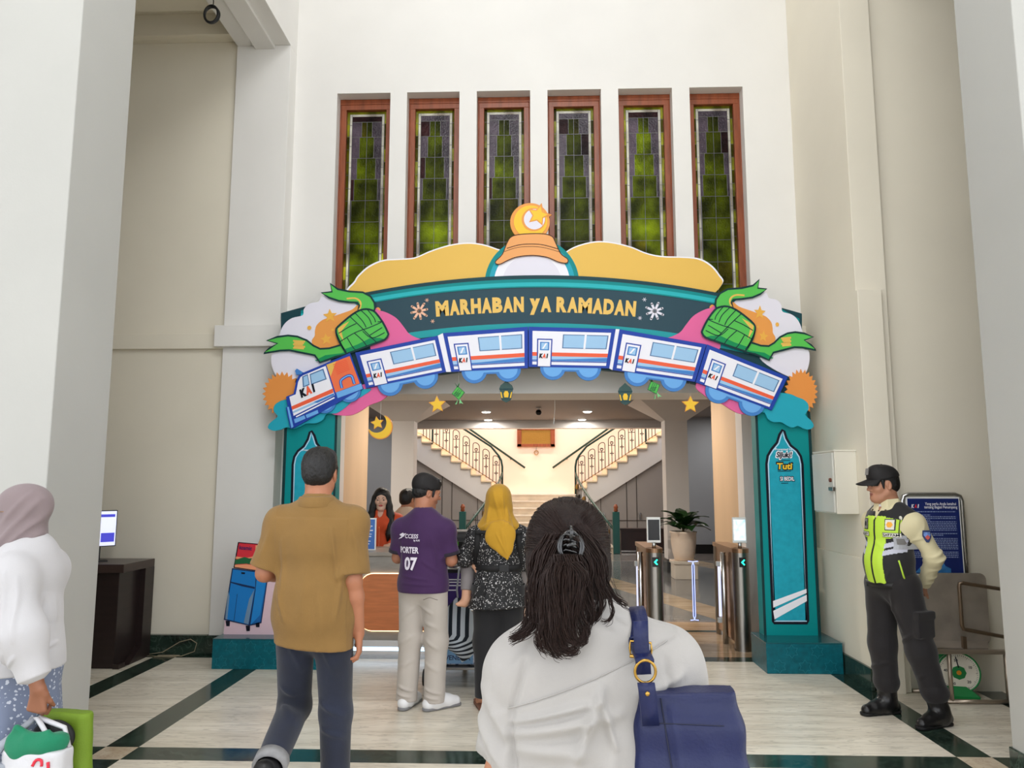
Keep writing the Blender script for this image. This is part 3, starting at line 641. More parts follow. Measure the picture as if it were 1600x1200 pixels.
# the painted train: one engine, five coaches
def bil(q, u, v):
    q = [np.array(p, float) for p in q]; return (q[0]*(1-u)+q[1]*u)*(1-v)+(q[3]*(1-u)+q[2]*u)*v
def kai(mb, o, ux, uz, h, cols):
    for c, dx, mi in (('K', -.78, cols[0]), ('A', 0, cols[1]), ('I', .72, cols[0])):
        letters(mb, c, np.array(o)+np.array(ux)*dx*h*1.02, ux, np.array(uz)+.15*np.array(ux), h*1.4, mi, .085, h*(.92 if c != 'I' else .3))
def coach(q, D=6.925, wl=(.40, .93), dr=(.10, .28), bog=((.30, .17), (.74, .17)), gap=None):
    a = Art(); T = lambda u, v: tuple(bil(q, u, v))
    Q = lambda a0, b0, a1, b1: [T(a0, b0), T(a1, b0), T(a1, b1), T(a0, b1)]
    a.poly(Q(0, 0, 1, 1), D, .03, 0)
    a.poly(Q(.045, .10, .955, .94), D-.001, .002, 1)
    for u0, u1 in ((.045, .955),):
        a.poly(Q(u0, .63, u1, .725), D-.002, .002, 2); a.poly(Q(u0, .725, u1, .80), D-.002, .002, 3); a.poly([T(.40, .80), T(u1, .74), T(u1, .84), T(u0, .84), T(u0, .81)], D-.0025, .002, 4)
        a.poly(Q(u0, .845, u1, .865), D-.003, .002, 0)
    o = pobj('train_coach', a, [NAVY, WHITE, RED, SKYB, MBLUE], arch, arch)
    b = Art(); b.poly(Q(wl[0], .17, wl[1], .52), D-.003, .002, 0); b.poly(Q(wl[0]+.012, .19, wl[1]-.012, .50), D-.004, .002, 1); m = (wl[0]+wl[1])/2; b.poly(Q(m-.012, .17, m+.012, .52), D-.0045, .002, 2)
    pobj('window', b, [M('thin_blue_line', (70, 110, 160), .4), SKYB, WHITE], o, arch)
    d = Art(); d.poly(Q(dr[0], .29, dr[1], .98), D-.0045, .002, 0); d.poly(Q(dr[0]+.014, .32, dr[1]-.014, .98), D-.0055, .002, 1)
    d.poly(Q(dr[0]+.035, .37, dr[1]-.035, .58), D-.0065, .002, 2); d.poly(Q(dr[0]+.05, .395, dr[1]-.05, .555), D-.0075, .002, 3); d.poly([T(dr[0]+.06, .54), T(dr[0]+.10, .40), T(dr[0]+.12, .40), T(dr[0]+.08, .54)], D-.008, .001, 1)
    od = pobj('door', d, [NAVY, WHITE, MBLUE, SKYB], o, arch)
    A, B = PY(*T(dr[0], .72), D-.009), PY(*T(dr[1], .72), D-.009); ux = (B-A)/np.linalg.norm(B-A); uz = np.array([-ux[2], 0, ux[0]])
    t = MB(); kai(t, (A+B)/2, ux, uz, .036, (0, 1)); pobj('lettering', t, [INK, RED], od, arch, fixn=False)
    for u, r in bog:
        c = T(u, 1.0); A, B = PY(*T(0, 1), D), PY(*T(1, 1), D); L = np.linalg.norm(B-A); ang = math.degrees(math.atan2(B[2]-A[2], B[0]-A[0])); k = Art()
        k.disc(c, 20*PXM, D+.004, .022, 0, 16, 180+ang, 360+ang); k.disc(c, 15*PXM, D+.002, .004, 1, 16, 180+ang, 360+ang); pobj('wheel', k, [MBLUE, LBLUE], o, arch)
    k = Art(); k.poly(Q(bog[0][0], .98, bog[1][0], 1.10), D+.006, .018, 0); k.poly(Q(bog[0][0]+.08, 1.0, bog[1][0]-.08, 1.06), D+.003, .004, 1); pobj('underframe', k, [MBLUE, LBLUE], o, arch)
CARS = [[(555, 551), (684, 524.5), (697, 581), (572, 606.5)], [(692, 520.5), (825, 510.5), (825, 575), (705, 581)], [(826, 510.5), (962, 514), (952, 575.5), (826, 573)], [(968, 514.5), (1104, 538), (1086, 596.5), (957, 578)], [(1105, 538), (1231, 589), (1206, 641), (1087, 597)]]
for i, q in enumerate(CARS): coach(q)
for p in ([(684, 524.5), (692, 520.5), (705, 581), (697, 581)], [(962, 514), (968, 514.5), (957, 578), (952, 575.5)]):
    jn = Art(); jn.poly(p, 6.93, .02, 0); pobj('coach_gangway', jn, WHITE, arch, arch)
e = Art(*s4); D = 6.922
e.poly([(225, 912), (282, 888), (300, 800), (320, 752), (345, 735), (520, 662), (705, 583), (802, 850), (275, 1150), (240, 1000)], D, .03, 0)
e.poly([(250, 912), (298, 893), (316, 800), (334, 764), (352, 752), (522, 680), (590, 900), (282, 1055)], D-.001, .002, 1)
e.poly([(264, 985), (575, 850), (582, 880), (272, 1010)], D-.002, .002, 2); e.poly([(276, 1022), (420, 955), (583, 890), (586, 902), (278, 1036)], D-.002, .002, 3); e.poly([(430, 952), (583, 884), (588, 900), (460, 958)], D-.0025, .002, 4)
e.poly([(528, 672), (702, 607), (778, 812), (596, 880)], D-.001, .002, 5); e.poly([(528, 672), (600, 645), (560, 760)], D-.0015, .002, 8); e.poly([(600, 880), (790, 812), (800, 852), (612, 922)], D-.002, .002, 6); e.poly([(282, 1058), (590, 905), (606, 925), (292, 1110)], D-.002, .002, 0)
e.poly([(284, 1080), (362, 1050), (372, 1075), (292, 1110)], D-.003, .002, 6); e.poly([(372, 1048), (462, 1010), (468, 1035), (382, 1072)], D-.003, .002, 6)
e.line([(300, 1062), (588, 918)], D-.003, .012, .002, 1)
e.poly([(228, 990), (250, 985), (285, 1135), (262, 1150)], D-.004, .02, 6); e.line([(228, 990), (250, 985), (285, 1135), (262, 1150)], D-.005, .01, .02, 0, 0, True)
e.poly([(292, 716), (306, 700), (352, 728), (340, 742), (302, 748)], D-.001, .02, 4)
for k in range(7): e.line([(578+k*5, 672+k*12), (680+k*4, 634+k*12)], D-.003, .007, .002, 2)
e.line([(645, 846), (634, 800), (650, 776), (690, 754), (718, 758), (730, 790), (738, 815)], D-.004, .026, .003, 0, 4); e.line([(645, 846), (634, 800), (650, 776), (690, 754), (718, 758), (730, 790), (738, 815)], D-.0045, .012, .003, 6, 4)
eng = pobj('train_engine', e, [NAVY, WHITE, RED, SKYB, MBLUE, M('engine_orange_print', (236, 116, 74), .4), LBLUE, INK, YEL], arch, arch)
k = Art(*s4); k.poly([(346, 760), (388, 742), (402, 822), (352, 842)], D-.003, .002, 0); k.poly([(356, 764), (384, 752), (396, 816), (360, 832)], D-.004, .002, 1); k.poly([(402, 742), (505, 700), (530, 780), (414, 822)], D-.003, .002, 0); k.poly([(410, 748), (499, 712), (520, 776), (420, 812)], D-.004, .002, 1)
pobj('window', k, [M('thin_blue_line'), SKYB], eng, arch)
t = MB(); A, B = Art(*s4).w([(340, 905), (460, 850)], D-.005); ux = (B-A)/np.linalg.norm(B-A); uz = np.array([-ux[2], 0, ux[0]]); kai(t, (A+B)/2+uz*.02, ux, uz, .066, (0, 1)); pobj('lettering', t, [INK, RED], eng, arch, fixn=False)
for c in ((515, 950), (700, 868)):
    k = Art(*s4); k.disc(c, 18*PXM, D+.004, .02, 0, 16, 205, 385); k.disc(c, 14*PXM, D+.002, .004, 1, 16, 205, 385); pobj('wheel', k, [MBLUE, LBLUE], eng, arch)

for _m in list(_M):
    if _m.endswith('_print') or _m in ('teal_print', 'minaret_panel_print'): _M[_m].node_tree.nodes['Principled BSDF'].inputs['Specular IOR Level'].default_value = .2
# ------------------------------------------------------------------ ornaments hanging below the arch
thread = M('nylon_thread', (210, 206, 200), .4)
def hang(name, label, cat, px, draws, mats, zt=2.72, group=None):
    c = PY(px[0], px[1], 6.96); t = thing(name, label, cat, (c[0], 6.96, c[2]), 0, group)
    a = Art(); draws(a, c); pobj(name.split('_')[0]+'_shape', a, mats, t, t)
    pobj('thread', MB().tube([(c[0], 6.962, c[2]+.05), (c[0], 6.985, zt)], .0012, 5), thread, t, t)
def gstar(a, c, r=13.5*PXM, rot=92):
    px = (0, 0); P = [c+np.array([(r*(1.06) if i % 2 == 0 else r*.5)*math.cos(R(rot+36*i)), .006, (r*1.06 if i % 2 == 0 else r*.5)*math.sin(R(rot+36*i))]) for i in range(10)]
    a.prism(P, (0, .016, 0), 1); a.prism([p*1+np.array([0, -.006, 0])-(p-c)*.12*np.array([1, 0, 1]) for p in P], (0, .008, 0), 0)
hang('star_ornament', 'gold star ornament hanging by the pink cloud, left side of the arch', 'ornament', (683, 632), lambda a, c: gstar(a, c, rot=94), [GOLD, ORNG], 2.6)
hang('star_ornament', 'gold star ornament hanging before the right hall column', 'ornament', (1079, 632), lambda a, c: gstar(a, c, rot=88), [GOLD, ORNG], 2.55)
def gmoon(a, c):
    def cres(r, off, ro, y, mi, th):
        A = []; n = 22
        a0, a1 = R(-170), R(72)
        A = [c+np.array([r*math.cos(t), y, r*math.sin(t)]) for t in np.linspace(a0, a1, n)]
        cc = c+np.array([-off*.75, 0, off*.75]); p0, p1 = A[-1], A[0]
        t0 = math.atan2(p0[2]-cc[2], p0[0]-cc[0]); t1 = math.atan2(p1[2]-cc[2], p1[0]-cc[0]);
        if t1 > t0: t1 -= 2*PI
        r0 = np.hypot(*(p0-cc)[[0, 2]]); r1 = np.hypot(*(p1-cc)[[0, 2]])
        I = [cc+np.array([(r0+(r1-r0)*k)*math.cos(t0+(t1-t0)*k), y, (r0+(r1-r0)*k)*math.sin(t0+(t1-t0)*k)]) for k in np.linspace(0, 1, n)[1:-1]]
        a.prism(A+I, (0, th, 0), mi)
    cres(19.5*PXM, 8*PXM, 0, .004, 1, .02); cres(18*PXM, 8*PXM, 0, 0, 0, .008)
    s = c+np.array([-5*PXM, 0, 6*PXM])
    for k, (r, y, mi) in enumerate(((11*PXM, .004, 1), (9.6*PXM, 0, 0))):
        a.prism([s+np.array([(r if i % 2 == 0 else r*.5)*math.cos(R(100+36*i)), y, (r if i % 2 == 0 else r*.5)*math.sin(R(100+36*i))]) for i in range(10)], (0, .014, 0), mi)
hang('crescent_ornament', 'gold crescent and star ornament hanging by the left tan wall', 'ornament', (594, 667), gmoon, [GOLD, ORNG], 2.5)
def gket(a, c, rot):
    k = PXM; q = lambda x, z: c+np.array([(x*math.cos(rot)-z*math.sin(rot))*k, 0, (x*math.sin(rot)+z*math.cos(rot))*k])
    B = [q(0, 11), q(9, 1), q(0, -9), q(-9, 1)]; 
    a.prism([p+np.array([0, .003, 0]) for p in [q(0, 12.5), q(10.5, 1), q(0, -10.5), q(-10.5, 1)]], (0, .014, 0), 1); a.prism(B, (0, .006, 0), 0)
    for i in range(-2, 3):
        a.ribbon([q(-4.5+i*1.8-2, 6+i*1.8-7+2)-[0, .002, 0], q(4.5+i*1.8-2, -3+i*1.8-2+2)-[0, .002, 0]], .006, .002, 1) if abs(i) < 2 else None
        a.ribbon([q(-4.5+i*2, -4+(-i)*2+1)-[0, .002, 0], q(4+i*2, 5-i*2+1)-[0, .002, 0]], .006, .002, 1) if abs(i) < 2 else None
    for dx in (-4, 4): a.prism([q(dx*.3, -8), q(dx*1.3+1, -17), q(dx*1.0-2, -15), q(dx*.8-3, -17)], (0, .008, 0), 2)
    for dx in (-4, 3, 5): a.prism([q(-1, 10), q(dx, 18), q(1, 10)], (0, .008, 0), 1)
hang('ketupat_ornament', 'green woven diamond ornament with tassels beside the left star', 'ornament', (716, 615), lambda a, c: gket(a, c, .1), [GRN, M('ornament_green', (30, 112, 56), .45), M('pale_green_print', (120, 200, 130), .45)], 2.7)
hang('ketupat_ornament', 'green woven diamond ornament under the train wheels, beside the right lantern', 'ornament', (1022, 606), lambda a, c: gket(a, c, .35), [GRN, M('ornament_green'), M('pale_green_print')], 2.7)
def glan(a, c, f):
    k = PXM; q = lambda x, z: c+np.array([x*k*f, 0, z*k])
    a.prism([q(0, 17), q(4, 13), q(9, 9), q(11, 4), q(10, 0), q(8, -12), q(6, -15), q(0, -18), q(-6, -15), q(-8, -12), q(-10, 0), q(-11, 4), q(-9, 9), q(-4, 13)], (0, .018, 0), 0)
    a.prism([p-[0, .004, 0] for p in [q(-3, -10), q(-4, -4), q(-2, 0), q(2, 0), q(4, -4), q(3, -10)]], (0, .005, 0), 1)
    a.prism([p-[0, .004, 0] for p in [q(-7.5, -11), q(-9.3, -1), q(-7.5, -2), q(-5.5, -11)]], (0, .005, 0), 1); a.prism([p-[0, .004, 0] for p in [q(7.5, -11), q(9.3, -1), q(7.5, -2), q(5.5, -11)]], (0, .005, 0), 1)
    a.ribbon([q(-11, 3)-[0, .004, 0], q(11, 3)-[0, .004, 0]], .008, .004, 2); a.ribbon([q(-8, -12.5)-[0, .004, 0], q(8, -12.5)-[0, .004, 0]], .008, .004, 2)
hang('lantern_ornament', 'dark green lantern ornament with yellow panes, beside the left ketupat ornament', 'ornament', (791, 611), lambda a, c: glan(a, c, 1), [M('lantern_green', (16, 66, 62), .4), GOLD, DARK], 2.7)
hang('lantern_ornament', 'dark green lantern ornament with yellow panes, beside the right ketupat ornament', 'ornament', (977, 615), lambda a, c: glan(a, c, 1), [M('lantern_green'), GOLD, DARK], 2.7)

# ------------------------------------------------------------------ suitcase cut-out board on the left podium
sb = thing('cutout_board', 'standing cut-out board of a blue suitcase with a red box on top', 'display board', (-2.35, 6.86, .25))
a = Art(340, 820, 6.667); D = 6.86
a.poly([(75, 1000), (170, 455), (215, 180), (560, 205), (700, 300), (700, 1165), (60, 1165)], D+.006, .02, 0)
base = pobj('backing_board', a, [M('pale_pink_print', (226, 196, 206), .5)], sb, sb)
a = Art(340, 820, 6.667)
a.poly([(150, 452), (402, 482), (520, 575), (455, 1025), (335, 1052), (64, 990)], D, .006, 0)
a.poly([(160, 465), (396, 494), (392, 650), (322, 1038), (78, 980), (136, 620)], D-.001, .002, 1); a.poly([(412, 500), (508, 580), (446, 1012), (342, 1038), (396, 680)], D-.001, .002, 2)
a.poly([(440, 940), (498, 640), (508, 600), (446, 1012), (352, 1036)], D-.002, .001, 4)
a.poly([(130, 590), (390, 648), (385, 668), (250, 640), (135, 604)], D-.002, .001, 0); a.poly([(380, 680), (330, 770), (272, 1022), (320, 1036)], D-.002, .001, 3); a.poly([(110, 690), (124, 740), (100, 985), (78, 980)], D-.002, .001, 3)
a.line([(205, 720), (170, 1005)], D-.002, .004, .001, 0); a.poly([(246, 494), (286, 496), (284, 514), (248, 512)], D-.002, .001, 5)
for c in ((105, 1035), (315, 1085), (415, 1045)): a.poly([(c[0]-22, c[1]-35), (c[0]+22, c[1]-35), (c[0]+18, c[1]+22), (c[0]-14, c[1]+22)], D, .006, 5)
pobj('suitcase_print', a, [M('suitcase_navy', (16, 44, 88), .45), M('suitcase_blue', (24, 122, 198), .4), M('suitcase_side', (28, 132, 208), .4), M('suitcase_grey', (112, 142, 170), .45), M('suitcase_shade', (20, 98, 170), .4), INK], sb, sb)
a = Art(340, 820, 6.667)
a.poly([(212, 180), (440, 200), (440, 485), (165, 448)], D-.002, .006, 0); a.poly([(222, 190), (440, 208), (440, 478), (178, 440)], D-.003, .002, 1)
a.poly([(192, 330), (300, 345), (390, 325), (388, 345), (300, 368), (188, 352)], D-.004, .001, 3); a.poly([(184, 365), (280, 335), (330, 350), (390, 345), (388, 420), (300, 405), (180, 412)], D-.0045, .001, 2); a.poly([(180, 418), (300, 412), (440, 430), (440, 478), (178, 440)], D-.004, .001, 3); a.poly([(395, 215), (440, 212), (440, 470), (390, 420)], D-.0042, .001, 3)
o = pobj('box_print', a, [INK, M('box_red', (214, 48, 62), .45), M('box_green', (30, 100, 60), .45), M('box_peach', (240, 160, 120), .45)], sb, sb)
t = MB(); A = Art(340, 820, 6.667).w([(292, 240), (400, 250)], D-.006); ux = (A[1]-A[0])/np.linalg.norm(A[1]-A[0]); letters(t, 'kosmic', A[0], ux, np.array([-ux[2], 0, ux[0]]), .05, 0, .03, .115); pobj('lettering', t, [M('box_navy_ink', (60, 30, 90))], o, sb, fixn=False)
steel = M('steel'); steel2 = M('brushed_steel', (150, 146, 140), .32, metal=1, bump=.03, bs=200, stretch=(1, 1, .05))
bronze = M('bronze_top', (150, 118, 92), .28, metal=.8); blackm = M('black_matte', (22, 22, 24), .5); glass = M('clear_glass', (235, 243, 246), .03, trans=1, ior=1.12, spec=.4)
ironm = M('black_iron', (26, 22, 20), .45); goldm = M('dull_gold', (150, 112, 56), .4, metal=.6); dgreen = M('dark_green_paint', (18, 58, 50), .35)
# ------------------------------------------------------------------ stair railings
def railing(s):
    nm = 'left' if s < 0 else 'right'
    t = thing('stair_railing', 'black iron stair railing with flower panels and green handrail, %s flight' % nm, 'railing', (s*XS0, YS-.03, ZL), 0, 'stair railings')
    yy = 0; n = 8
    top = [(s*(RUN*n+.1), yy, RISE*(n+1)+.90)]+[(s*RUN*k, yy, RISE*(k+1)+.86) for k in range(n-1, 0, -1)]+[(s*.06, yy, RISE+.79), (s*-.0, yy, RISE+.68), (s*-.03, yy, RISE+.52), (s*-.03, yy, -.05)]
    obj('handrail', MB().tube(top, .026, 8), dgreen, t, smooth=True)
    obj('bottom_rail', MB().tube([(s*.0, yy, RISE+.03), (s*(RUN*n), yy, RISE*(n+1)+.03)], .010, 6), goldm, t, smooth=True)
    pm = MB(); hm = MB()
    w_ = .082
    def flower(mb, x, z, r):
        mb.ell((x, yy, z), (r*.4, .012, r*.4), 8, 6)
        for k in range(4):
            a = R(90*k); mb.prism([(x+math.cos(a)*r*1.5, yy-.008, z+math.sin(a)*r*1.7), (x+math.cos(a+.5)*r*.8, yy-.008, z+math.sin(a+.5)*r*.8), (x, yy-.008, z), (x+math.cos(a-.5)*r*.8, yy-.008, z+math.sin(a-.5)*r*.8)], (0, .016, 0))
    d = s*RISE/RUN
    arc = [(-w_, yy, .03-w_*d)]+[(-w_, yy, .62)]+[(w_*math.cos(R(a)), yy, .66+w_*.9*math.sin(R(a))+w_*math.cos(R(a))*d*.5) for a in range(180, -1, -20)]+[(w_, yy, .03+w_*d)]
    pm.tube(arc, .0105, 5); pm.tube([(0, yy, .03), (0, yy, .50)], .010, 5); pm.tube([(-w_, yy, .50), (w_, yy, .50)], .009, 5)
    flower(hm, 0, .30, .042); hm.tube([(0, yy, .30), (0, yy, .54)], .0105, 5)
    hm.tube([(.0, yy, .53)]+[(sx*.034*math.sin(R(q)), yy, .565-.034*math.cos(R(q))) for sx in (1,) for q in range(20, 200, 30)]+[(0, yy, .57)], .011, 5)
    hm.tube([(.0, yy, .53)]+[(-.034*math.sin(R(q)), yy, .565-.034*math.cos(R(q))) for q in range(20, 200, 30)]+[(0, yy, .57)], .011, 5)
    first = None
    for k in range(n):
        x, z = s*(RUN*(k+.5)), RISE*(k+1.35)
        if first is None:
            first = obj('baluster_panel', pm, ironm, t); fl = obj('flower_boss', hm, goldm if 0 else ironm, first); p = first
        else:
            p = first.copy(); C.objects.link(p); p.parent = t; q = fl.copy(); C.objects.link(q); q.parent = p
        p.location = (x, 0, z)
    obj('upright', MB().tube([(s*RUN*6.9, yy, RISE*7.6), (s*RUN*6.9, yy, RISE*8+.85)], .022, 6), dgreen, t)
    # lower sweep down to the floor newel
    dx = .80; P = []
    for k in range(9):
        u = k/8; P.append((s*(-.03+dx*(u**1.6)), (-1.97)*u, .28-.48*u-.62*u*u*1.0+(.25)*(1-u)**2))
    obj('handrail', MB().tube(P, .03, 8), dgreen, t, smooth=True)
    for k in range(1, 8):
        x, y, z = P[k]; fz = max(-ZL+.01, z-.86)
        q = MB(); q.tube([(x, y, fz), (x, y, z)], .009, 5); q.tube([(x+s*.03, y-.08, fz), (x+s*.03, y-.08, z-.04)], .009, 5); obj('baluster', q, ironm, t)
        if k % 2: q = MB(); q.ell((x, y, z-.22), (.05, .012, .07), 8, 6); obj('flower_boss', q, goldm, t)
    x, y, z = P[-1]
    q = MB(); q.box(x-.075, y-.075, -ZL, x+.075, y+.075, -ZL+.92); obj('newel_post', q, M('newel_green', (26, 78, 74), .4), t, bevel=.008)
    obj('newel_cap', MB().lathe([(.03, -ZL+.92), (.05, -ZL+.94), (.04, -ZL+.99), (.055, -ZL+1.02), (.03, -ZL+1.08), (.002, -ZL+1.09)], (x, y, 0), 12), brownwood, t, smooth=True)
railing(-1); railing(1)
for s, nm in ((-1, 'left'), (1, 'right')):
    t = thing('wall_handrail', 'dark green handrail fixed to the cream stair wall, %s of the plaque' % nm, 'handrail', (s*.38, 21.3, 1.97), 0, 'wall handrails')
    obj('rail', MB().tube([(s*0, -.1, 0), (s*3.1, -.1, 3.1*.70)], .028, 8), dgreen, t, smooth=True)
    for k in (.4, 1.6, 2.8): obj('bracket', MB().tube([(s*k, -.1, k*.70), (s*k, 0, k*.70-.05)], .01, 6), ironm, t)
t = thing('plaque', 'gold plaque in a red brown wooden frame high on the stair wall', 'plaque', (-.075, 21.3, 2.82))
mb = MB(); mb.box(-.52, -.06, -.27, .52, 0, -.19); mb.box(-.52, -.06, .19, .52, 0, .27); mb.box(-.52, -.06, -.27, -.40, 0, .27); mb.box(.40, -.06, -.27, .52, 0, .27)
obj('frame', mb, brownwood, t, bevel=.006); obj('gold_sheet', MB().box(-.41, -.035, -.2, .41, -.01, .2), M('embossed_gold', (176, 132, 62), .32, metal=.7, bump=.5, bs=30), t)
t = thing('hand_bell', 'small ring hanging on a cord below the gold plaque', 'bell', (-.067, 21.26, 2.39))
obj('ring', MB().tube([(.055*math.cos(R(a)), 0, .055*math.sin(R(a))) for a in range(0, 360, 20)], .012, 6, closed=True), goldm, t, smooth=True); obj('cord', MB().tube([(0, 0, .06), (0, 0, .17)], .005, 5), ironm, t)
t = thing('dome_camera', 'small black ball camera under the hall ceiling', 'camera', (.0, 15.3, HZ))
obj('mount', MB().lathe([(.05, 0), (.05, -.02), (.02, -.025), (.02, -.06)], n=14), whiteplastic, t); obj('ball', MB().ell((0, 0, -.09), (.06, .06, .06)), M('gloss_black', (14, 14, 16), .1), t, smooth=True)
t = thing('hanging_wire', 'thin loose white wire hanging from the passage soffit', 'wire', (.17, 8.0, 2.43))
obj('strand', MB().tube([(0, 0, 0), (.0, 0, -.1), (-.006, 0, -.17), (-.012, .0, -.26)], .003, 5), whiteplastic, t)
obj('tip', MB().tube([(-.008, 0, -.19), (-.013, 0, -.26)], .006, 6), whiteplastic, t)
# ------------------------------------------------------------------ potted plant by the right column
t = thing('potted_plant', 'big leafy green plant in a cream stone pot before the right column', 'plant', (2.40, 13.1, 0))
obj('plinth', MB().box(-.19, -.19, 0, .19, .19, .27).box(-.21, -.21, .24, .21, .21, .29), M('cream_stone', (234, 218, 200), .45, var=.05), t, bevel=.01)
obj('pot', MB().lathe([(.13, .29), (.155, .30), (.185, .42), (.205, .58), (.21, .73), (.225, .745), (.225, .765), (.195, .765), (.19, .72), (.01, .72)], n=32), M('cream_stone'), t, smooth=True)
obj('soil', MB().lathe([(.001, .735), (.19, .73)], n=20), M('dark_soil', (36, 28, 24), .9), t)
leafm = M('fiddle_leaf', (38, 74, 34), .35, var=.25, vs=12, bump=.2, bs=14)
def leaf_mesh(L, W):
    mb = MB(); G = []
    for i in range(9):
        u = i/8; wd = W*math.sin(PI*min(1, u**.75*.97+.02))**.8*(.55+.6*u); row = []
        for k in range(5):
            v = k/4*2-1; row.append((v*wd, u*L, .10*L*math.sin(PI*u*.9)-.28*L*u*u+abs(v)*wd*.28+.012*math.sin(u*16+k)))
        G.append(row)
    return mb.grid(G)
rl = random.Random(3)
for k in range(22):
    az = 2.4*k; el = .30+.75*(k/26)+rl.uniform(-.1, .1); L = rl.uniform(.34, .46)*(1-.22*(k/26)); W = L*.34
    o = obj('leaf', leaf_mesh(L, W), leafm, t, smooth=True, sub=1); o.location = (.04*math.cos(az), .04*math.sin(az), .78+.14*k/26); o.rotation_euler = (el, rl.uniform(-.2, .2), az-PI/2)
obj('stem', MB().tube([(0, 0, .72), (0, 0, .95)], .02, 8), M('stem_brown', (80, 66, 44), .7), t)

# ------------------------------------------------------------------ entry gates
def arrow_sign(par, x, y, z):
    o = obj('arrow_display', MB().box(x-.032, y-.002, z-.045, x+.032, y+.004, z+.045), blackm, par)
    a = MB(); a.prism([(x+.012, y-.004, z+.028), (x-.016, y-.004, z), (x+.012, y-.004, z-.028), (x+.022, y-.004, z-.020), (x+.003, y-.004, z), (x+.022, y-.004, z+.020)], (0, .002, 0))
    obj('green_arrow', a, M('lit_green', (40, 240, 190), .5, emit=2.2), o)
def gate(x, lab, scr, left_glass, right_glass):
    t = thing('entry_gate', lab, 'turnstile', (x, 7.58, 0), 0)
    obj('front_cylinder', MB().lathe([(.085, 0), (.085, .02), (.078, .02), (.078, .92)], n=28), steel2, t, smooth=False)
    smooth_by_angle(t.children[-1])
    obj('rear_cylinder', MB().lathe([(.07, 0), (.07, .92)], (0, .82, 0), 24), steel2, t); smooth_by_angle(t.children[-1])
    mb = MB(); mb.box(-.08, 0, .905, .08, .82, .945); mb.lathe([(.08, .905), (.08, .945)], n=28); obj('top_board', mb, bronze, t, bevel=.004)
    obj('side_panel', MB().box(-.055, .05, .06, .055, .78, .905), bronze, t)
    obj('inner_post', MB().lathe([(.028, .0), (.028, .88)], (-.095, .30, 0), 14), steel, t, smooth=True)
    for sx, w_ in ((-1, left_glass), (1, right_glass)):
        if not w_: continue
        y = .42; x0 = sx*.11; x1 = sx*(.11+w_); a, b = sorted((x0, x1))
        pts = [(x0, y, .2), (x1-sx*.04, y, .2), (x1-sx*.01, y, .21), (x1, y, .24), (x1, y, .74), (x1-sx*.01, y, .77), (x1-sx*.04, y, .78), (x0, y, .78)]
        g = obj('glass_flap', MB().prism(pts, (0, .01, 0)), glass, t)
        e = MB(); e.tube([(x1-sx*.05, y, .2), (x1-sx*.012, y, .205), (x1, y, .24), (x1, y, .74), (x1-sx*.012, y, .775), (x1-sx*.06, y, .78)], .0055, 6)
        obj('lit_edge', e, M('lit_edge_blue', (176, 190, 255), .4, emit=1.1), g)
        q = obj('light_bar', MB().box(x0-.013, y-.012, .24, x0+.013, y+.012, .74), M('lit_bar_white', (216, 220, 250), .4, emit=.9), t)
        for z in (.2, .75): obj('clamp', MB().box(x0-.03, y-.025, z-.02, x0+.03, y+.025, z+.03), M('clear_clamp', (200, 204, 204), .15), t, bevel=.006)
    mb = MB().lathe([(.018, .945), (.018, 1.0)], (0, 0, 0), 12); obj('stalk', mb, steel, t, smooth=True)
    s = obj('face_reader', MB().box(-.066, -.012, .995, .066, .016, 1.238), whiteplastic, t, bevel=.006)
    obj('screen', MB().box(-.055, -.0145, 1.02, .055, -.012, 1.215), scr, s)
    arrow_sign(t, 0, -.082, .82)
    return t
def screen_mat(name, top, bot, e):
    m = M(name, top, .2, emit=e); nt = m.node_tree; N = nt.nodes; L = nt.links; tc = N['Texture Coordinate']; n = N.new('ShaderNodeTexNoise'); n.inputs['Scale'].default_value = 22
    L.new(tc.outputs['Object'], n.inputs[0]); r = N.new('ShaderNodeValToRGB'); r.color_ramp.elements[0].color = lin(bot); r.color_ramp.elements[1].color = lin(top); r.color_ramp.elements[0].position = .35; r.color_ramp.elements[1].position = .5
    L.new(n.outputs[0], r.inputs[0]); L.new(r.outputs[0], N['Principled BSDF'].inputs['Emission Color']); return m
gate(1.925, 'steel entry gate post with lit pale blue screen, against the right tan wall', screen_mat('lit_screen', (214, 232, 244), (150, 190, 214), .9), .27, 0)
gate(1.105, 'steel entry gate post with dark screen, left of the stone plant pot', M('dark_screen', (10, 12, 18), .1), .34, .35)
# ------------------------------------------------------------------ belt barrier before the stairs
t = thing('belt_barrier', 'black retractable belt barrier stretched before the stairs, beside the yellow headscarf', 'barrier', (0, 7.75, 0))
for x in (-.32, .30):
    q = MB(); q.lathe([(.16, 0), (.16, .015), (.03, .03), (.03, .93), (.036, .93), (.036, 1.0), (.01, 1.01)], (x, 0, 0), 20); obj('post', q, M('gloss_black'), t, smooth=True)
obj('belt', MB().box(-.32, -.002, .94, .30, .002, .985), M('navy_belt', (20, 26, 54), .6), t)
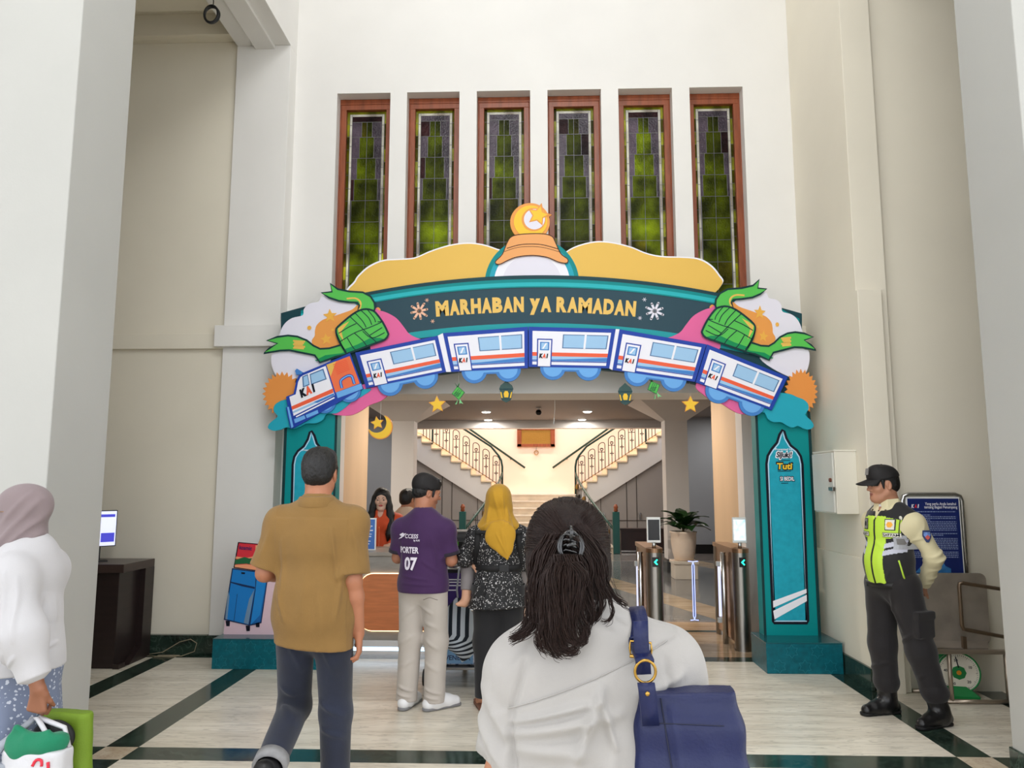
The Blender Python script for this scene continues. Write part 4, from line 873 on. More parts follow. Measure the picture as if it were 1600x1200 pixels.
# ------------------------------------------------------------------ reception counter
t = thing('reception_counter', 'grey concrete reception counter with backlit orange wood panel', 'counter', (-1.2, 7.16, 0))
conc = M('concrete', (148, 144, 138), .6, var=.14, vs=7, bump=.1, bs=25, stretch=(.6, 1, 2.4))
obj('body', MB().box(-.72, 0, .15, .82, .62, .90), conc, t, bevel=.004); obj('counter_top', MB().box(-.74, -.015, .90, .84, .64, .935), M('counter_top_stone', (152, 144, 134), .35, var=.1), t, bevel=.004)
obj('toe_kick', MB().box(-.70, .03, 0, .80, .6, .15), steel, t)
obj('toe_light', MB().box(-.70, .02, .055, .80, .032, .085), M('lit_cool_blue', (190, 226, 255), .5, emit=2.2), t)
def rrect(x0, z0, x1, z1, r, y, n=6):
    P = []
    for cx, cz, a0 in ((x1-r, z1-r, 0), (x0+r, z1-r, 90), (x0+r, z0+r, 180), (x1-r, z0+r, 270)):
        for k in range(n+1): a = R(a0+90*k/n); P.append((cx+r*math.cos(a), y, cz+r*math.sin(a)))
    return P
obj('halo_light', MB().prism(rrect(-.436, .232, .676, .748, .115, -.012), (0, .012, 0)), M('lit_warm_halo', (255, 214, 160), .5, emit=3.0), t)
obj('wood_panel', MB().prism(rrect(-.43, .244, .67, .742, .11, -.042), (0, .03, 0)), M('orange_wood', (206, 122, 72), .4, var=.12, vs=5, stretch=(1, 1, 8)), t)
t = thing('counter_sign', 'blue information sign in a white frame standing on the reception counter', 'sign', (-1.655, 7.36, .935))
obj('frame', MB().box(-.11, -.008, 0, .11, .008, .30), whiteplastic, t, bevel=.003); obj('blue_sheet', MB().box(-.098, -.0095, .012, .098, -.008, .288), M('sheet_blue', (66, 114, 190), .4), t)
q = MB()
for z, w_, h in ((.262, .05, .012), (.225, .15, .007), (.212, .12, .007), (.185, .16, .010), (.150, .14, .006), (.128, .13, .009), (.085, .12, .007), (.06, .10, .006)): q.box(-w_/2, -.0105, z-h/2, w_/2, -.0095, z+h/2)
obj('print_lines', q, WHITE, t)
t = thing('foot_stand', 'grey foot of the counter sign', 'stand') if 0 else None
# ------------------------------------------------------------------ switch cabinet on the right wall
t = thing('switch_cabinet', 'white metal switch cabinet fixed to the right wall above the podium', 'cabinet', (2.555, 6.3, 1.32))
cabm = M('cabinet_white', (224, 220, 206), .4); obj('body', MB().box(-.175, 0, 0, 0, .47, .50), cabm, t, bevel=.004)
d = obj('door', MB().box(-.192, .008, .012, -.177, .462, .488), M('cabinet_door', (208, 208, 200), .4), t, bevel=.003)
obj('lock', MB().lathe([(.001, -.206), (.016, -.206), (.016, -.19), (.001, -.19)], (0, .05, .27), 12, axis='x'), M('rust_red', (110, 60, 44), .5), d)
obj('hasp', MB().box(-.21, -.022, .185, -.188, .07, .215), steel2, d, bevel=.003)
obj('cap_strip', MB().box(-.18, -.005, .50, .004, .475, .512), cabm, t)
# ------------------------------------------------------------------ framed notice behind the guard
t = thing('notice_board', 'dark blue notice board in a rounded steel frame behind the guard', 'sign', (3.03, 6.1, .38))
H0, H1 = .49, 1.10
mb = MB(); w_ = .225
loop = [(-w_, 0, 0), (-w_, 0, H1-.05), (-w_+.012, 0, H1-.015), (-w_+.05, 0, H1), (w_-.05, 0, H1), (w_-.012, 0, H1-.015), (w_, 0, H1-.05), (w_, 0, 0)]
obj('tube_frame', MB().tube(loop, .017, 10), steel, t, smooth=True)
obj('panel', MB().box(-w_+.02, -.012, H0, w_-.02, .012, H1-.02), whiteplastic, t, bevel=.004)
ps = obj('poster', MB().box(-w_+.032, -.014, H0+.012, w_-.032, -.012, H1-.032), M('poster_navy', (24, 40, 104), .35, var=.12, vs=6), t)
q = MB(); X = np.array([1., 0, 0]); Z = np.array([0, 0, 1.])
letters(q, 'Yang perlu Anda ketahui', (.055, -.0155, H1-.075), X, Z, .03, 0, .015, .235); letters(q, 'tentang Bagasi Penumpang', (.055, -.0155, H1-.100), X, Z, .03, 0, .015, .25)
for c, x, mi in (('K', -.155, 0), ('A', -.133, 1), ('I', -.114, 0)): letters(q, c, (x, -.0155, H1-.09), X, Z+.2*X, .036, mi, .06, .02 if c != 'I' else .007)
obj('lettering', q, [WHITE, M('logo_red', (226, 52, 48), .4)], ps, fixn=False)
q = MB(); rr = random.Random(5); z = H1-.135
while z > H0+.13:
    x = -.17
    if rr.random() < .16: z -= .012
    end = .165 if rr.random() < .75 else rr.uniform(-.05, .12)
    while x < end:
        l = rr.uniform(.006, .02); q.box(x, -.0155, z, min(x+l, end), -.014, z+.0058); x += l+.005
    z -= .0128
obj('print_lines', q, M('print_grey_blue', (150, 166, 206), .4), ps)
q = MB(); q.prism([(-.17, -.0155, H0+.02), (-.02, -.0155, H0+.02), (.10, -.0155, H0+.02), (.10, -.0155, H0+.05), (.06, -.0155, H0+.07), (.045, -.0155, H0+.10), (.02, -.0155, H0+.075), (-.03, -.0155, H0+.08), (-.06, -.0155, H0+.06), (-.12, -.0155, H0+.07)], (0, .0012, 0))
obj('cloud_picture', q, M('poster_sky_blue', (64, 132, 196), .4, var=.3, vs=14), ps)
# ------------------------------------------------------------------ upturned steel waiting seat and floor scale
t = thing('steel_seat', 'steel waiting seat lying on its side by the right pillar', 'seat', (3.15, 6.0, 0))
obj('seat_sheet', MB().prism([tuple(np.array(p)+[0, .02, 0]) for p in rrect(-.30, .375, .20, .895, .05, .0)], (0, .012, 0)), M('worn_steel', (176, 166, 154), .38, metal=.55, var=.18, vs=5), t, bevel=.003)
obj('arm_loop', MB().tube([(.42, -.08, .765), (-.03, -.08, .835), (-.05, -.08, .83), (-.055, -.08, .81), (-.055, -.08, .53), (-.045, -.08, .505), (-.02, -.08, .50), (.42, -.08, .42)], .014, 8), M('seat_bronze_tube', (128, 110, 92), .35, metal=.8), t, smooth=True)
obj('back_sheet', MB().add([(-.32, -.10, .375), (.10, -.12, .375), (.18, .02, .40), (-.32, .02, .40)], [(0, 1, 2, 3)]), M('worn_steel'), t, solid=.008)
mb = MB(); mb.box(-.34, -.17, .345, .50, -.13, .375); obj('top_bar', mb, M('seat_bar_steel', (170, 156, 140), .3, metal=.7), t, bevel=.006)
for x in (-.2, .2): obj('leg', MB().tube([(x, -.15, .35), (x, -.15, .02)], .016, 8), M('seat_bar_steel'), t, smooth=True)
for x in (-.28, .04): obj('leg', MB().tube([(x, .14, .375), (x, .14, .02)], .014, 8), M('seat_bar_steel'), t, smooth=True)
obj('foot_bar', MB().tube([(-.24, -.15, .015), (.26, -.15, .015)], .016, 8), M('seat_bar_steel'), t, smooth=True)
obj('foot_bar', MB().tube([(-.34, .14, .014), (.1, .14, .014)], .014, 8), M('seat_bar_steel'), t, smooth=True)
obj('bracket', MB().box(-.08, -.13, .375, -.055, -.10, .46), M('seat_bronze_tube'), t)
obj('cross_bar', MB().tube([(-.34, -.15, .36), (-.34, .14, .37)], .014, 8), M('seat_bar_steel'), t, smooth=True)
t = thing('dial_scale', 'green weighing scale with a round white dial on the floor under the steel seat', 'scale', (3.07, 6.03, 0), R(-14))
grn = M('scale_green', (24, 132, 66), .4)
mb = MB(); mb.box(-.14, -.10, 0, .14, .10, .03); mb.add([(-.14, -.10, .03), (.14, -.10, .03), (.14, .1, .03), (-.14, .1, .03), (-.06, -.05, .09), (.06, -.05, .09), (.06, .07, .09), (-.06, .07, .09)], [(4, 5, 6, 7), (0, 1, 5, 4), (1, 2, 6, 5), (2, 3, 7, 6), (3, 0, 4, 7)])
obj('base', mb, grn, t, bevel=.006); obj('housing', MB().box(-.16, -.02, .05, .06, .10, .335), grn, t, bevel=.015); obj('platform', MB().lathe([(.13, .325), (.13, .335), (.001, .335)], (-.05, .03, 0), 24), M('black_matte'), t)
dl = obj('dial', MB().lathe([(.001, -.05), (.135, -.05), (.142, -.045), (.142, -.02), (.001, -.02)], (.02, 0, .185), 40, axis='y'), M('dial_white', (234, 228, 212), .35), t)
obj('rim', MB().tube([(.02+.14*math.cos(R(a)), -.05, .185+.14*math.sin(R(a))) for a in range(0, 360, 9)], .006, 6, closed=True), grn, dl, smooth=True)
obj('green_centre', MB().lathe([(.001, -.053), (.05, -.053), (.05, -.05), (.001, -.05)], (.02, 0, .185), 8, axis='y'), grn, dl); obj('orange_boss', MB().lathe([(.001, -.058), (.016, -.058), (.018, -.05), (.001, -.05)], (.02, 0, .185), 10, axis='y'), M('boss_orange', (226, 150, 40), .4), dl)
q = MB()
for k in range(60):
    a = R(6*k); r0, r1 = (.112, .126) if k % 5 == 0 else (.119, .126); c, s_ = math.cos(a), math.sin(a); n = np.array([-s_, 0, c])*.0012
    p0, p1 = np.array([.02+r0*c, -.052, .185+r0*s_]), np.array([.02+r1*c, -.052, .185+r1*s_]); q.prism([p0+n, p1+n, p1-n, p0-n], (0, .001, 0))
for k, tx in enumerate(('50', '10', '20', '30', '40')):
    a = R(100-72*k); letters(q, tx, (.02+.088*math.cos(a), -.0525, .185+.088*math.sin(a)), X, Z, .026, 0, .02)
obj('print_marks', q, INK, dl, fixn=False)
obj('needle', MB().prism([(.016, -.0545, .22), (.0, -.0545, .298), (.006, -.0545, .30), (.024, -.0545, .222)], (0, .002, 0)), INK, dl)
# ------------------------------------------------------------------ dark desk and screen in the left bay
t = thing('podium_desk', 'dark brown wooden desk in the left bay behind the front pillar', 'desk', (-4.05, 6.64, 0))
dk = M('espresso_wood', (38, 27, 26), .35, var=.2, vs=6, stretch=(1, 1, 5))
obj('carcass', MB().box(-.45, .02, .0, .43, .46, .80), dk, t, bevel=.004); obj('desk_top', MB().box(-.47, -.02, .80, .485, .52, .872), M('espresso_top', (58, 44, 40), .3, var=.15), t, bevel=.004)
mb = MB(); mb.box(.43, .36, 0, .485, .52, .80); mb.prism([(.43, 0, 0), (.485, 0, 0), (.485, .10, 0), (.43, .10, 0)], (0, 0, .04)); mb.prism([(.43, .0, .0), (.43, .16, .0), (.43, .36, .12), (.43, .36, .0)], (.055, 0, 0)); obj('side_frame', mb, dk, t)
for x in (-.25, -.02, .2): obj('front_groove', MB().box(x-.004, .015, .1, x+.004, .021, .78), blackm, t)
t = thing('monitor', 'small upright screen showing a white page with blue blocks, on the dark desk', 'monitor', (-3.92, 6.85, .872), R(46))
obj('stand', MB().box(-.06, -.05, 0, .06, .05, .012).box(-.012, .01, .01, .012, .03, .2), blackm, t); sc = obj('panel', MB().box(-.13, -.012, .13, .13, .012, .45), blackm, t, bevel=.004)
obj('screen', MB().box(-.122, -.0135, .138, .122, -.012, .442), M('lit_page', (214, 218, 244), .3, emit=.8), sc)
obj('page_header', MB().box(-.1, -.0145, .39, .11, -.0135, .415), M('lit_blue_block', (60, 60, 190), .3, emit=.7), sc); obj('page_button', MB().box(0, -.0145, .17, .112, -.0135, .25), M('lit_blue_block'), sc)
t = thing('wire_coil', 'black coil of wire hanging from the left bay ceiling', 'coil', (-2.955, 6.4, 5.79))
q = MB()
for k in range(3): q.tube([(.062*math.cos(R(a))*(1+.05*k), .008*k-.01, .082*math.sin(R(a))*(1-.03*k)) for a in range(0, 360, 15)], .011, 6, closed=True)
obj('coil', q, blackm, t, smooth=True); obj('hook', MB().tube([(.01, 0, .08), (.012, 0, .13), (.005, 0, .17)], .005, 5), blackm, t)
t = thing('loose_cable', 'thin pale cable looping over the dark plinth beside the desk', 'cable', (-3.3, 7.15, 0))
obj('cable', MB().tube([(-.3, 0, .01), (-.15, .02, .03), (.0, .035, .12), (.10, .03, .145), (.16, .03, .11), (.15, .01, .04), (.05, -.03, .008), (-.1, -.05, .008), (-.28, -.03, .008)], .004, 5), M('beige_cable', (150, 138, 112), .5), t, smooth=True)

# ------------------------------------------------------------------ luggage trolley and what it carries
t = thing('luggage_trolley', 'steel luggage trolley with a purple sign panel, between the porter and yellow headscarf', 'trolley', (-.64, 6.08, 0))
obj('push_bar', MB().tube([(-.24, .02, .915), (.24, .02, .915)], .02, 12), steel, t, smooth=True); obj('knob', MB().ell((.0, -.0, .945), (.022, .022, .022)), steel, t, smooth=True)
for x in (-.23, .23):
    obj('upright', MB().tube([(x, .02, .915), (x, .05, .6), (x, .08, .16)], .014, 10), steel, t, smooth=True)
    obj('side_rail', MB().tube([(x, .08, .16), (x, .8, .13)], .014, 10), steel, t, smooth=True)
obj('deck', MB().box(-.23, .08, .13, .23, .8, .15), steel2, t, bevel=.004)
for x, y in ((-.25, .12), (.25, .12), (0, .74)):
    obj('wheel', MB().lathe([(.001, -.018), (.06, -.018), (.065, -.01), (.065, .01), (.06, .018), (.001, .018)], (x, y, .065), 20, axis='x'), blackm, t)
pn = obj('sign_panel', MB().box(-.17, .03, .60, .17, .045, .87), M('panel_purple', (58, 34, 110), .4), t, bevel=.003)
q = MB()
for z, w_ in ((.82, .20), (.80, .17), (.775, .14), (.74, .1)): q.box(-.10, .028, z-.004, -.10+w_, .03, z+.004)
letters(q, 'ACCESS', (.09, .028, .655), X, Z, .03, 0, .02, .07); obj('print_lines', q, WHITE, pn, fixn=False)
obj('cross_rail', MB().box(-.22, .03, .62, .22, .06, .655) if 0 else MB().tube([(-.22, .05, .59), (.22, .05, .59)], .016, 8), steel, t, smooth=True)
t = thing('storage_bag', 'blue and white patterned storage bag on the trolley deck', 'bag', (-.62, 6.2, .15))
flo = Mspots('blue_floral_cloth', (206, 208, 218), (92, 108, 152), 38, .36)
obj('body', MB().box(-.20, 0, 0, .20, .5, .42), flo, t, bevel=.04, seg=4); lb = obj('blue_label', MB().box(-.14, -.006, .02, .10, .002, .20), M('label_blue', (126, 172, 214), .5), t)
q = MB(); letters(q, 'VENEZIA', (-.02, -.0075, .065), X, Z, .05, 0, .02, .20); obj('lettering', q, M('label_ink', (40, 60, 100)), lb, fixn=False)
for x in (-.1, .1): obj('handle', MB().tube([(x-.05, .02, .40), (x-.04, -.01, .44), (x+.04, -.01, .44), (x+.05, .02, .40)], .01, 6), flo, t)
t = thing('travel_bag', 'black soft travel bag on top of the trolley behind the push bar', 'bag', (-.66, 6.36, .58))
obj('body', MB().box(-.20, -.10, -.0, .22, .26, .60), M('black_nylon', (18, 18, 20), .6), t, bevel=.08, seg=4); obj('strap', MB().tube([(-.1, -.1, .35), (-.08, -.13, .52), (.08, -.13, .52), (.1, -.1, .35)], .012, 6), M('black_nylon'), t)
def striped():
    m = M('striped_cloth', (214, 220, 226), .7); nt = m.node_tree; N = nt.nodes; L = nt.links; p = N['Principled BSDF']
    g = N.new('ShaderNodeAttribute'); g.attribute_name = 'stripe'; mth = N.new('ShaderNodeMath'); mth.operation = 'FRACT'; L.new(g.outputs['Fac'], mth.inputs[0])
    r = N.new('ShaderNodeValToRGB'); r.color_ramp.interpolation = 'CONSTANT'; r.color_ramp.elements[0].color = lin((24, 34, 48)); r.color_ramp.elements[1].position = .46; r.color_ramp.elements[1].color = lin((206, 216, 226)); L.new(mth.outputs[0], r.inputs[0]); L.new(r.outputs[0], p.inputs['Base Color']); return m
t = thing('striped_bag', 'navy and white striped drawstring bag hanging from the trolley push bar', 'bag', (-.62, 5.99, .70))
mb = MB(); G = []; ST = []; nn = 48
for i in range(15):
    u = i/14; rad = [.016, .045, .075, .098, .112, .122, .128, .132, .133, .132, .128, .118, .10, .07, .015][i]; z = -.46*u; row = []
    if i > 11: z = -.46*(11/14)-.028*(i-11)-.0
    for k in range(nn):
        a = 2*PI*k/nn; wob = 1+.05*math.sin(5*a+i*.3); row.append((rad*wob*math.cos(a)+.02*u, rad*.62*wob*math.sin(a), z-.03*u*math.cos(a)))
        q_ = row[-1]; ST.append((q_[0]*(16+0*u) if u < .62 else q_[0]*16*(1-(u-.62)*1.2)+abs(q_[0])*0+(u-.62)*14)+20)
    G.append(row)
mb.grid(G, close_u=True); o = obj('cloth', mb, striped(), t, smooth=True, fixn=False); o.data.attributes.new('stripe', 'FLOAT', 'POINT').data.foreach_set('value', ST)
obj('cord', MB().tube([(.0, 0, -.01), (-.01, .01, .06), (.0, .06, .20), (.012, .10, .23)], .008, 6), M('cord_grey', (160, 164, 172), .6), t, smooth=True)
# ------------------------------------------------------------------ soft-solid modelling for bodies and cloth
def V3(*a): return np.array(a, float)
def nrm(v): v = np.array(v, float); return v/(np.linalg.norm(v)+1e-12)
def rotz(a): c, s = math.cos(a), math.sin(a); return np.array([[c, -s, 0], [s, c, 0], [0, 0, 1.]])
def rotx(a): c, s = math.cos(a), math.sin(a); return np.array([[1., 0, 0], [0, c, -s], [0, s, c]])
def roty(a): c, s = math.cos(a), math.sin(a); return np.array([[c, 0, s], [0, 1., 0], [-s, 0, c]])
class Soft:
    def __init__(s, lo, hi, res):
        s.lo = np.array(lo, float); s.res = res; s.n = np.ceil((np.array(hi)-s.lo)/res).astype(int)+1
        s.f = np.full(s.n, .5, np.float32)
    def win(s, lo, hi):
        a = np.clip(np.floor((np.array(lo)-s.lo)/s.res).astype(int), 0, s.n); b = np.clip(np.ceil((np.array(hi)-s.lo)/s.res).astype(int)+1, 0, s.n)
        sl = tuple(slice(x, max(x, y)) for x, y in zip(a, b))
        ax = [(s.lo[i]+s.res*np.arange(sl[i].start, sl[i].stop)).astype(np.float32) for i in range(3)]
        return sl, ax[0][:, None, None], ax[1][None, :, None], ax[2][None, None, :]
    def mix(s, sl, d, k, op):
        f = s.f[sl]
        if op == 'add':
            h = np.maximum(k-np.abs(f-d), 0)/k if k > 0 else 0; s.f[sl] = np.minimum(f, d)-h*h*k*.25
        elif op == 'cut':
            d = -d; h = np.maximum(k-np.abs(f-d), 0)/k if k > 0 else 0; s.f[sl] = np.maximum(f, d)+h*h*k*.25
        elif op == 'and': s.f[sl] = np.maximum(f, d)
    def cap(s, a, b, ra, rb=None, k=.02, op='add', flat=(0, 0), sq=None):
        """tapering limb from a to b; flat ends where asked; sq=(axis, f) thins it along an axis"""
        rb = ra if rb is None else rb; a = np.array(a, float); b = np.array(b, float); m = max(ra, rb)+k+2*s.res
        sl, X, Y, Z = s.win(np.minimum(a, b)-m, np.maximum(a, b)+m)
        ab = b-a; L2 = max(float(ab@ab), 1e-9); px, py, pz = X-a[0], Y-a[1], Z-a[2]
        t0 = (px*ab[0]+py*ab[1]+pz*ab[2])/L2; t = np.clip(t0, 0, 1)
        dx, dy, dz = px-t*ab[0], py-t*ab[1], pz-t*ab[2]
        if sq:
            q, fac = nrm(sq[0]), sq[1]; c = (dx*q[0]+dy*q[1]+dz*q[2])*(fac-1); dx = dx+c*q[0]; dy = dy+c*q[1]; dz = dz+c*q[2]
        d = np.sqrt(dx*dx+dy*dy+dz*dz)-(ra+(rb-ra)*t)
        L = math.sqrt(L2)
        if flat[0]: d = np.maximum(d, -t0*L)
        if flat[1]: d = np.maximum(d, (t0-1)*L)
        s.mix(sl, d, k, op); return s
    def ell(s, c, r, k=.02, op='add', R_=None):
        c = np.array(c, float); r = np.array(r, float); m = r.max()+k+2*s.res
        sl, X, Y, Z = s.win(c-m, c+m); X, Y, Z = X-c[0], Y-c[1], Z-c[2]
        if R_ is not None:
            T = np.array(R_).T; X, Y, Z = T[0, 0]*X+T[0, 1]*Y+T[0, 2]*Z, T[1, 0]*X+T[1, 1]*Y+T[1, 2]*Z, T[2, 0]*X+T[2, 1]*Y+T[2, 2]*Z
        q = np.sqrt((X/r[0])**2+(Y/r[1])**2+(Z/r[2])**2); g = np.sqrt((X/r[0]**2)**2+(Y/r[1]**2)**2+(Z/r[2]**2)**2)+1e-9
        s.mix(sl, q*(q-1)/g, k, op); return s
    def box(s, c, h, rd=.01, k=.01, op='add', R_=None):
        c = np.array(c, float); m = float(np.linalg.norm(h))+k+2*s.res
        sl, X, Y, Z = s.win(c-m, c+m); X, Y, Z = X-c[0], Y-c[1], Z-c[2]
        if R_ is not None:
            T = np.array(R_).T; X, Y, Z = T[0, 0]*X+T[0, 1]*Y+T[0, 2]*Z, T[1, 0]*X+T[1, 1]*Y+T[1, 2]*Z, T[2, 0]*X+T[2, 1]*Y+T[2, 2]*Z
        qx, qy, qz = np.abs(X)-h[0]+rd, np.abs(Y)-h[1]+rd, np.abs(Z)-h[2]+rd
        d = np.sqrt(np.maximum(qx, 0)**2+np.maximum(qy, 0)**2+np.maximum(qz, 0)**2)+np.minimum(np.maximum(np.maximum(qx, qy), qz), 0)-rd
        s.mix(sl, d, k, op); return s
    def chain(s, P, rs, k=.02, **kw):
        for i in range(len(P)-1): s.cap(P[i], P[i+1], rs[i], rs[i+1], k, **kw)
        return s
    def clip(s, p, n, lo=None, hi=None):              # keep the side the normal points away from
        n = nrm(n); sl, X, Y, Z = s.win(s.lo if lo is None else lo, s.lo+s.res*s.n if hi is None else hi)
        s.f[sl] = np.maximum(s.f[sl], (X-p[0])*n[0]+(Y-p[1])*n[1]+(Z-p[2])*n[2]); return s
    def mesh(s, smooth=1):
        f = s.f; sg = f < 0; c = np.zeros(tuple(s.n-1), np.int8)
        for i in (0, 1):
            for j in (0, 1):
                for k in (0, 1): c += sg[i:s.n[0]-1+i, j:s.n[1]-1+j, k:s.n[2]-1+k]
        act = (c > 0) & (c < 8); I, J, K = np.nonzero(act); idx = np.full(act.shape, -1, np.int32); idx[I, J, K] = np.arange(len(I))
        acc = np.zeros((len(I), 3)); cnt = np.zeros(len(I))
        cor = [(i, j, k) for i in (0, 1) for j in (0, 1) for k in (0, 1)]
        for a in cor:
            for ax in range(3):
                if a[ax]: continue
                b = list(a); b[ax] = 1
                fa, fb = f[I+a[0], J+a[1], K+a[2]], f[I+b[0], J+b[1], K+b[2]]; x = (fa < 0) != (fb < 0)
                t = np.where(x, fa/np.where(x, fa-fb, 1), 0); p = np.tile(np.array(a, float), (len(I), 1)); p[:, ax] += t
                acc += np.where(x[:, None], p, 0); cnt += x
        v = s.lo+(np.stack([I, J, K], 1)+acc/np.maximum(cnt, 1)[:, None])*s.res
        F = []
        for ax in range(3):
            o = [(1, 2), (2, 0), (0, 1)][ax]
            A = sg.take(range(s.n[ax]-1), ax); B = sg.take(range(1, s.n[ax]), ax); e = np.stack(np.nonzero(A != B), 1)
            e = e[(e[:, o[0]] > 0) & (e[:, o[1]] > 0) & (e[:, o[0]] < s.n[o[0]]-1) & (e[:, o[1]] < s.n[o[1]]-1)]
            if not len(e): continue
            q = []
            for d0, d1 in ((-1, -1), (0, -1), (0, 0), (-1, 0)):
                g = e.copy(); g[:, o[0]] += d0; g[:, o[1]] += d1; q.append(idx[g[:, 0], g[:, 1], g[:, 2]])
            q = np.stack(q, 1); fl = ~A[e[:, 0], e[:, 1], e[:, 2]]; q[fl] = q[fl][:, ::-1]; F.append(q)
        F = np.concatenate(F) if F else np.zeros((0, 4), int); F = F[(F >= 0).all(1)]
        for _ in range(smooth): v = relax(v, F, .5)
        return v, F
def relax(v, F, w_=.5):
    E = np.concatenate([F[:, [0, 1]], F[:, [1, 2]], F[:, [2, 3]], F[:, [3, 0]]]); n = len(v)
    cnt = np.bincount(E[:, 0], minlength=n)+np.bincount(E[:, 1], minlength=n); out = np.empty_like(v)
    for i in range(3): out[:, i] = (np.bincount(E[:, 0], v[E[:, 1], i], n)+np.bincount(E[:, 1], v[E[:, 0], i], n))/np.maximum(cnt, 1)
    return v+(out-v)*w_
def normals(v, F):
    a = np.cross(v[F[:, 2]]-v[F[:, 0]], v[F[:, 3]]-v[F[:, 1]]); n = np.zeros_like(v)
    for c in range(4):
        for i in range(3): n[:, i] += np.bincount(F[:, c], a[:, i], len(v))
    return n/(np.linalg.norm(n, axis=1)[:, None]+1e-12)
def waves(v, seed=0, freq=25, n=6, stretch=(1, 1, 1), warp=.6):      # smooth random ripple in -1..1
    r = np.random.RandomState(seed); p = v*np.array(stretch); w0 = np.zeros(len(v)); out = np.zeros(len(v))
    for i in range(3): w0 += np.sin(p@(r.randn(3)*freq*.45)+r.rand()*6.3)
    for i in range(n): out += np.sin(p@(nrm(r.randn(3))*freq*(.6+.8*r.rand()))+warp*w0+r.rand()*6.3)
    return out/n
def soft(name, S_, mats, parent, disp=None, paint=None, smooth=1, pair=False, side=0, vf=None):
    v, F = vf if vf else S_.mesh(smooth)
    if pair:                                              # a left and a right one, each an object of its own
        for q in (v[F].mean(1)[:, 0] < 0, v[F].mean(1)[:, 0] >= 0):
            u, k = np.unique(F[q], return_inverse=True); soft(name, S_, mats, parent, disp, paint, vf=(v[u], k.reshape(-1, 4)))
        return
    if disp is not None: v = v+normals(v, F)*disp(v)[:, None]
    me = bpy.data.meshes.new(name); me.vertices.add(len(v)); me.vertices.foreach_set('co', v.astype(np.float32).ravel())
    me.loops.add(F.size); me.polygons.add(len(F)); me.loops.foreach_set('vertex_index', F.astype(np.int32).ravel())
    me.polygons.foreach_set('loop_start', np.arange(0, F.size, 4, dtype=np.int32)); me.update(calc_edges=True)
    if not isinstance(mats, (list, tuple)): mats = [mats]
    for m in mats: me.materials.append(m)
    if paint is not None: me.polygons.foreach_set('material_index', paint(v[F].mean(1)).astype(np.int32))
    me.polygons.foreach_set('use_smooth', np.ones(len(F), bool)); me.validate()
    o = bpy.data.objects.new(name, me); C.objects.link(o)
    if parent: o.parent = parent
    return o

# ------------------------------------------------------------------ people
skin_a = M('skin_tan', (176, 122, 92), .5, var=.05, vs=14, bump=.05, bs=120); skin_b = M('skin_brown', (140, 92, 68), .5, var=.05, vs=14); skin_c = M('skin_light', (200, 152, 124), .5, var=.04, vs=14)
lipm = M('lip_rose', (150, 92, 80), .4); hairm = M('black_hair', (16, 14, 14), .42, bump=.5, bs=90, stretch=(3, 3, .6)); brow = M('brow_dark', (30, 22, 20), .7)
eyew = M('eye_white', (226, 220, 212), .2); eyeb = M('eye_dark', (24, 16, 12), .1)
def joints(H=1.70, **kw):
    k = H/1.70
    J = dict(pelvis=(0, 0, .93), waist=(0, .005, 1.07), chest=(0, 0, 1.27), neck=(0, -.02, 1.43), head=(0, .025, 1.585),
             shL=(-.178, -.015, 1.385), shR=(.178, -.015, 1.385), elL=(-.215, -.03, 1.11), elR=(.215, -.03, 1.11), wrL=(-.225, .03, .87), wrR=(.225, .03, .87),
             hipL=(-.09, 0, .90), hipR=(.09, 0, .90), knL=(-.098, .02, .50), knR=(.098, .02, .50), anL=(-.10, -.03, .09), anR=(.10, -.03, .09), toL=(-.115, .13, .03), toR=(.115, .13, .03))
    J = {a: np.array(b)*k for a, b in J.items()}
    for a, b in kw.items(): J[a] = np.array(b, float)
    return J
def torso(S_, J, g=0.0, w_=1.0, k=.05, belly=0, bust=0):
    p, wa, ch, ne = J['pelvis'], J['waist'], J['chest'], J['neck']
    S_.ell(p, (.158*w_+g, .112*w_+g, .125+g), k); S_.ell(wa, (.140*w_+g, .105*w_+g+belly*.5, .15+g), k); S_.ell(ch, (.160*w_+g, .112*w_+g, .18+g), k)
    if belly: S_.ell(wa+V3(0, .04+belly, -.02), (.11*w_+g, .085+g, .13+g), .06)
    if bust:
        for s in (-1, 1): S_.ell(ch+V3(.072*s, .075, .02), (.062+g, .058+g, .062+g), .04)
    u = (J['shR']-J['shL']); S_.cap(J['shL']+.12*u+V3(0, 0, -.03), J['shR']-.12*u+V3(0, 0, -.03), .064+g, None, k); S_.cap(ch+V3(0, 0, .06), ne, .085+g, .058+g, k)
    for s in ('L', 'R'): S_.cap(ne+V3(0, 0, -.02), J['sh'+s], .042+g*.8, .048+g*.8, .06); S_.ell(J['sh'+s], (.054+g,)*3, .03)
    return S_
def arm(S_, J, s, g=0.0, thick=1.0, k=.02):
    a, b, c = J['sh'+s], J['el'+s], J['wr'+s]; r = [.052*thick+g, .040*thick+g, .026*thick+g]
    S_.cap(a, b, r[0], r[1], k); S_.cap(b, b+(c-b)*.3, r[1], .041*thick+g, k); S_.cap(b+(c-b)*.3, c, .041*thick+g, r[2], k); return S_
def leg(S_, J, s, g=0.0, k=.03):
    a, b, c, d = J['hip'+s], J['kn'+s], J['an'+s], J['to'+s]
    S_.cap(a, b, .085+g, .056+g, k); S_.cap(b, b+(c-b)*.35, .055+g, .055+g, k); S_.cap(b+(c-b)*.35, c, .055+g, .036+g, k); S_.chain([c, c+(d-c)*.5+V3(0, 0, -.01), d], [.036+g, .034+g, .026+g], .02); return S_
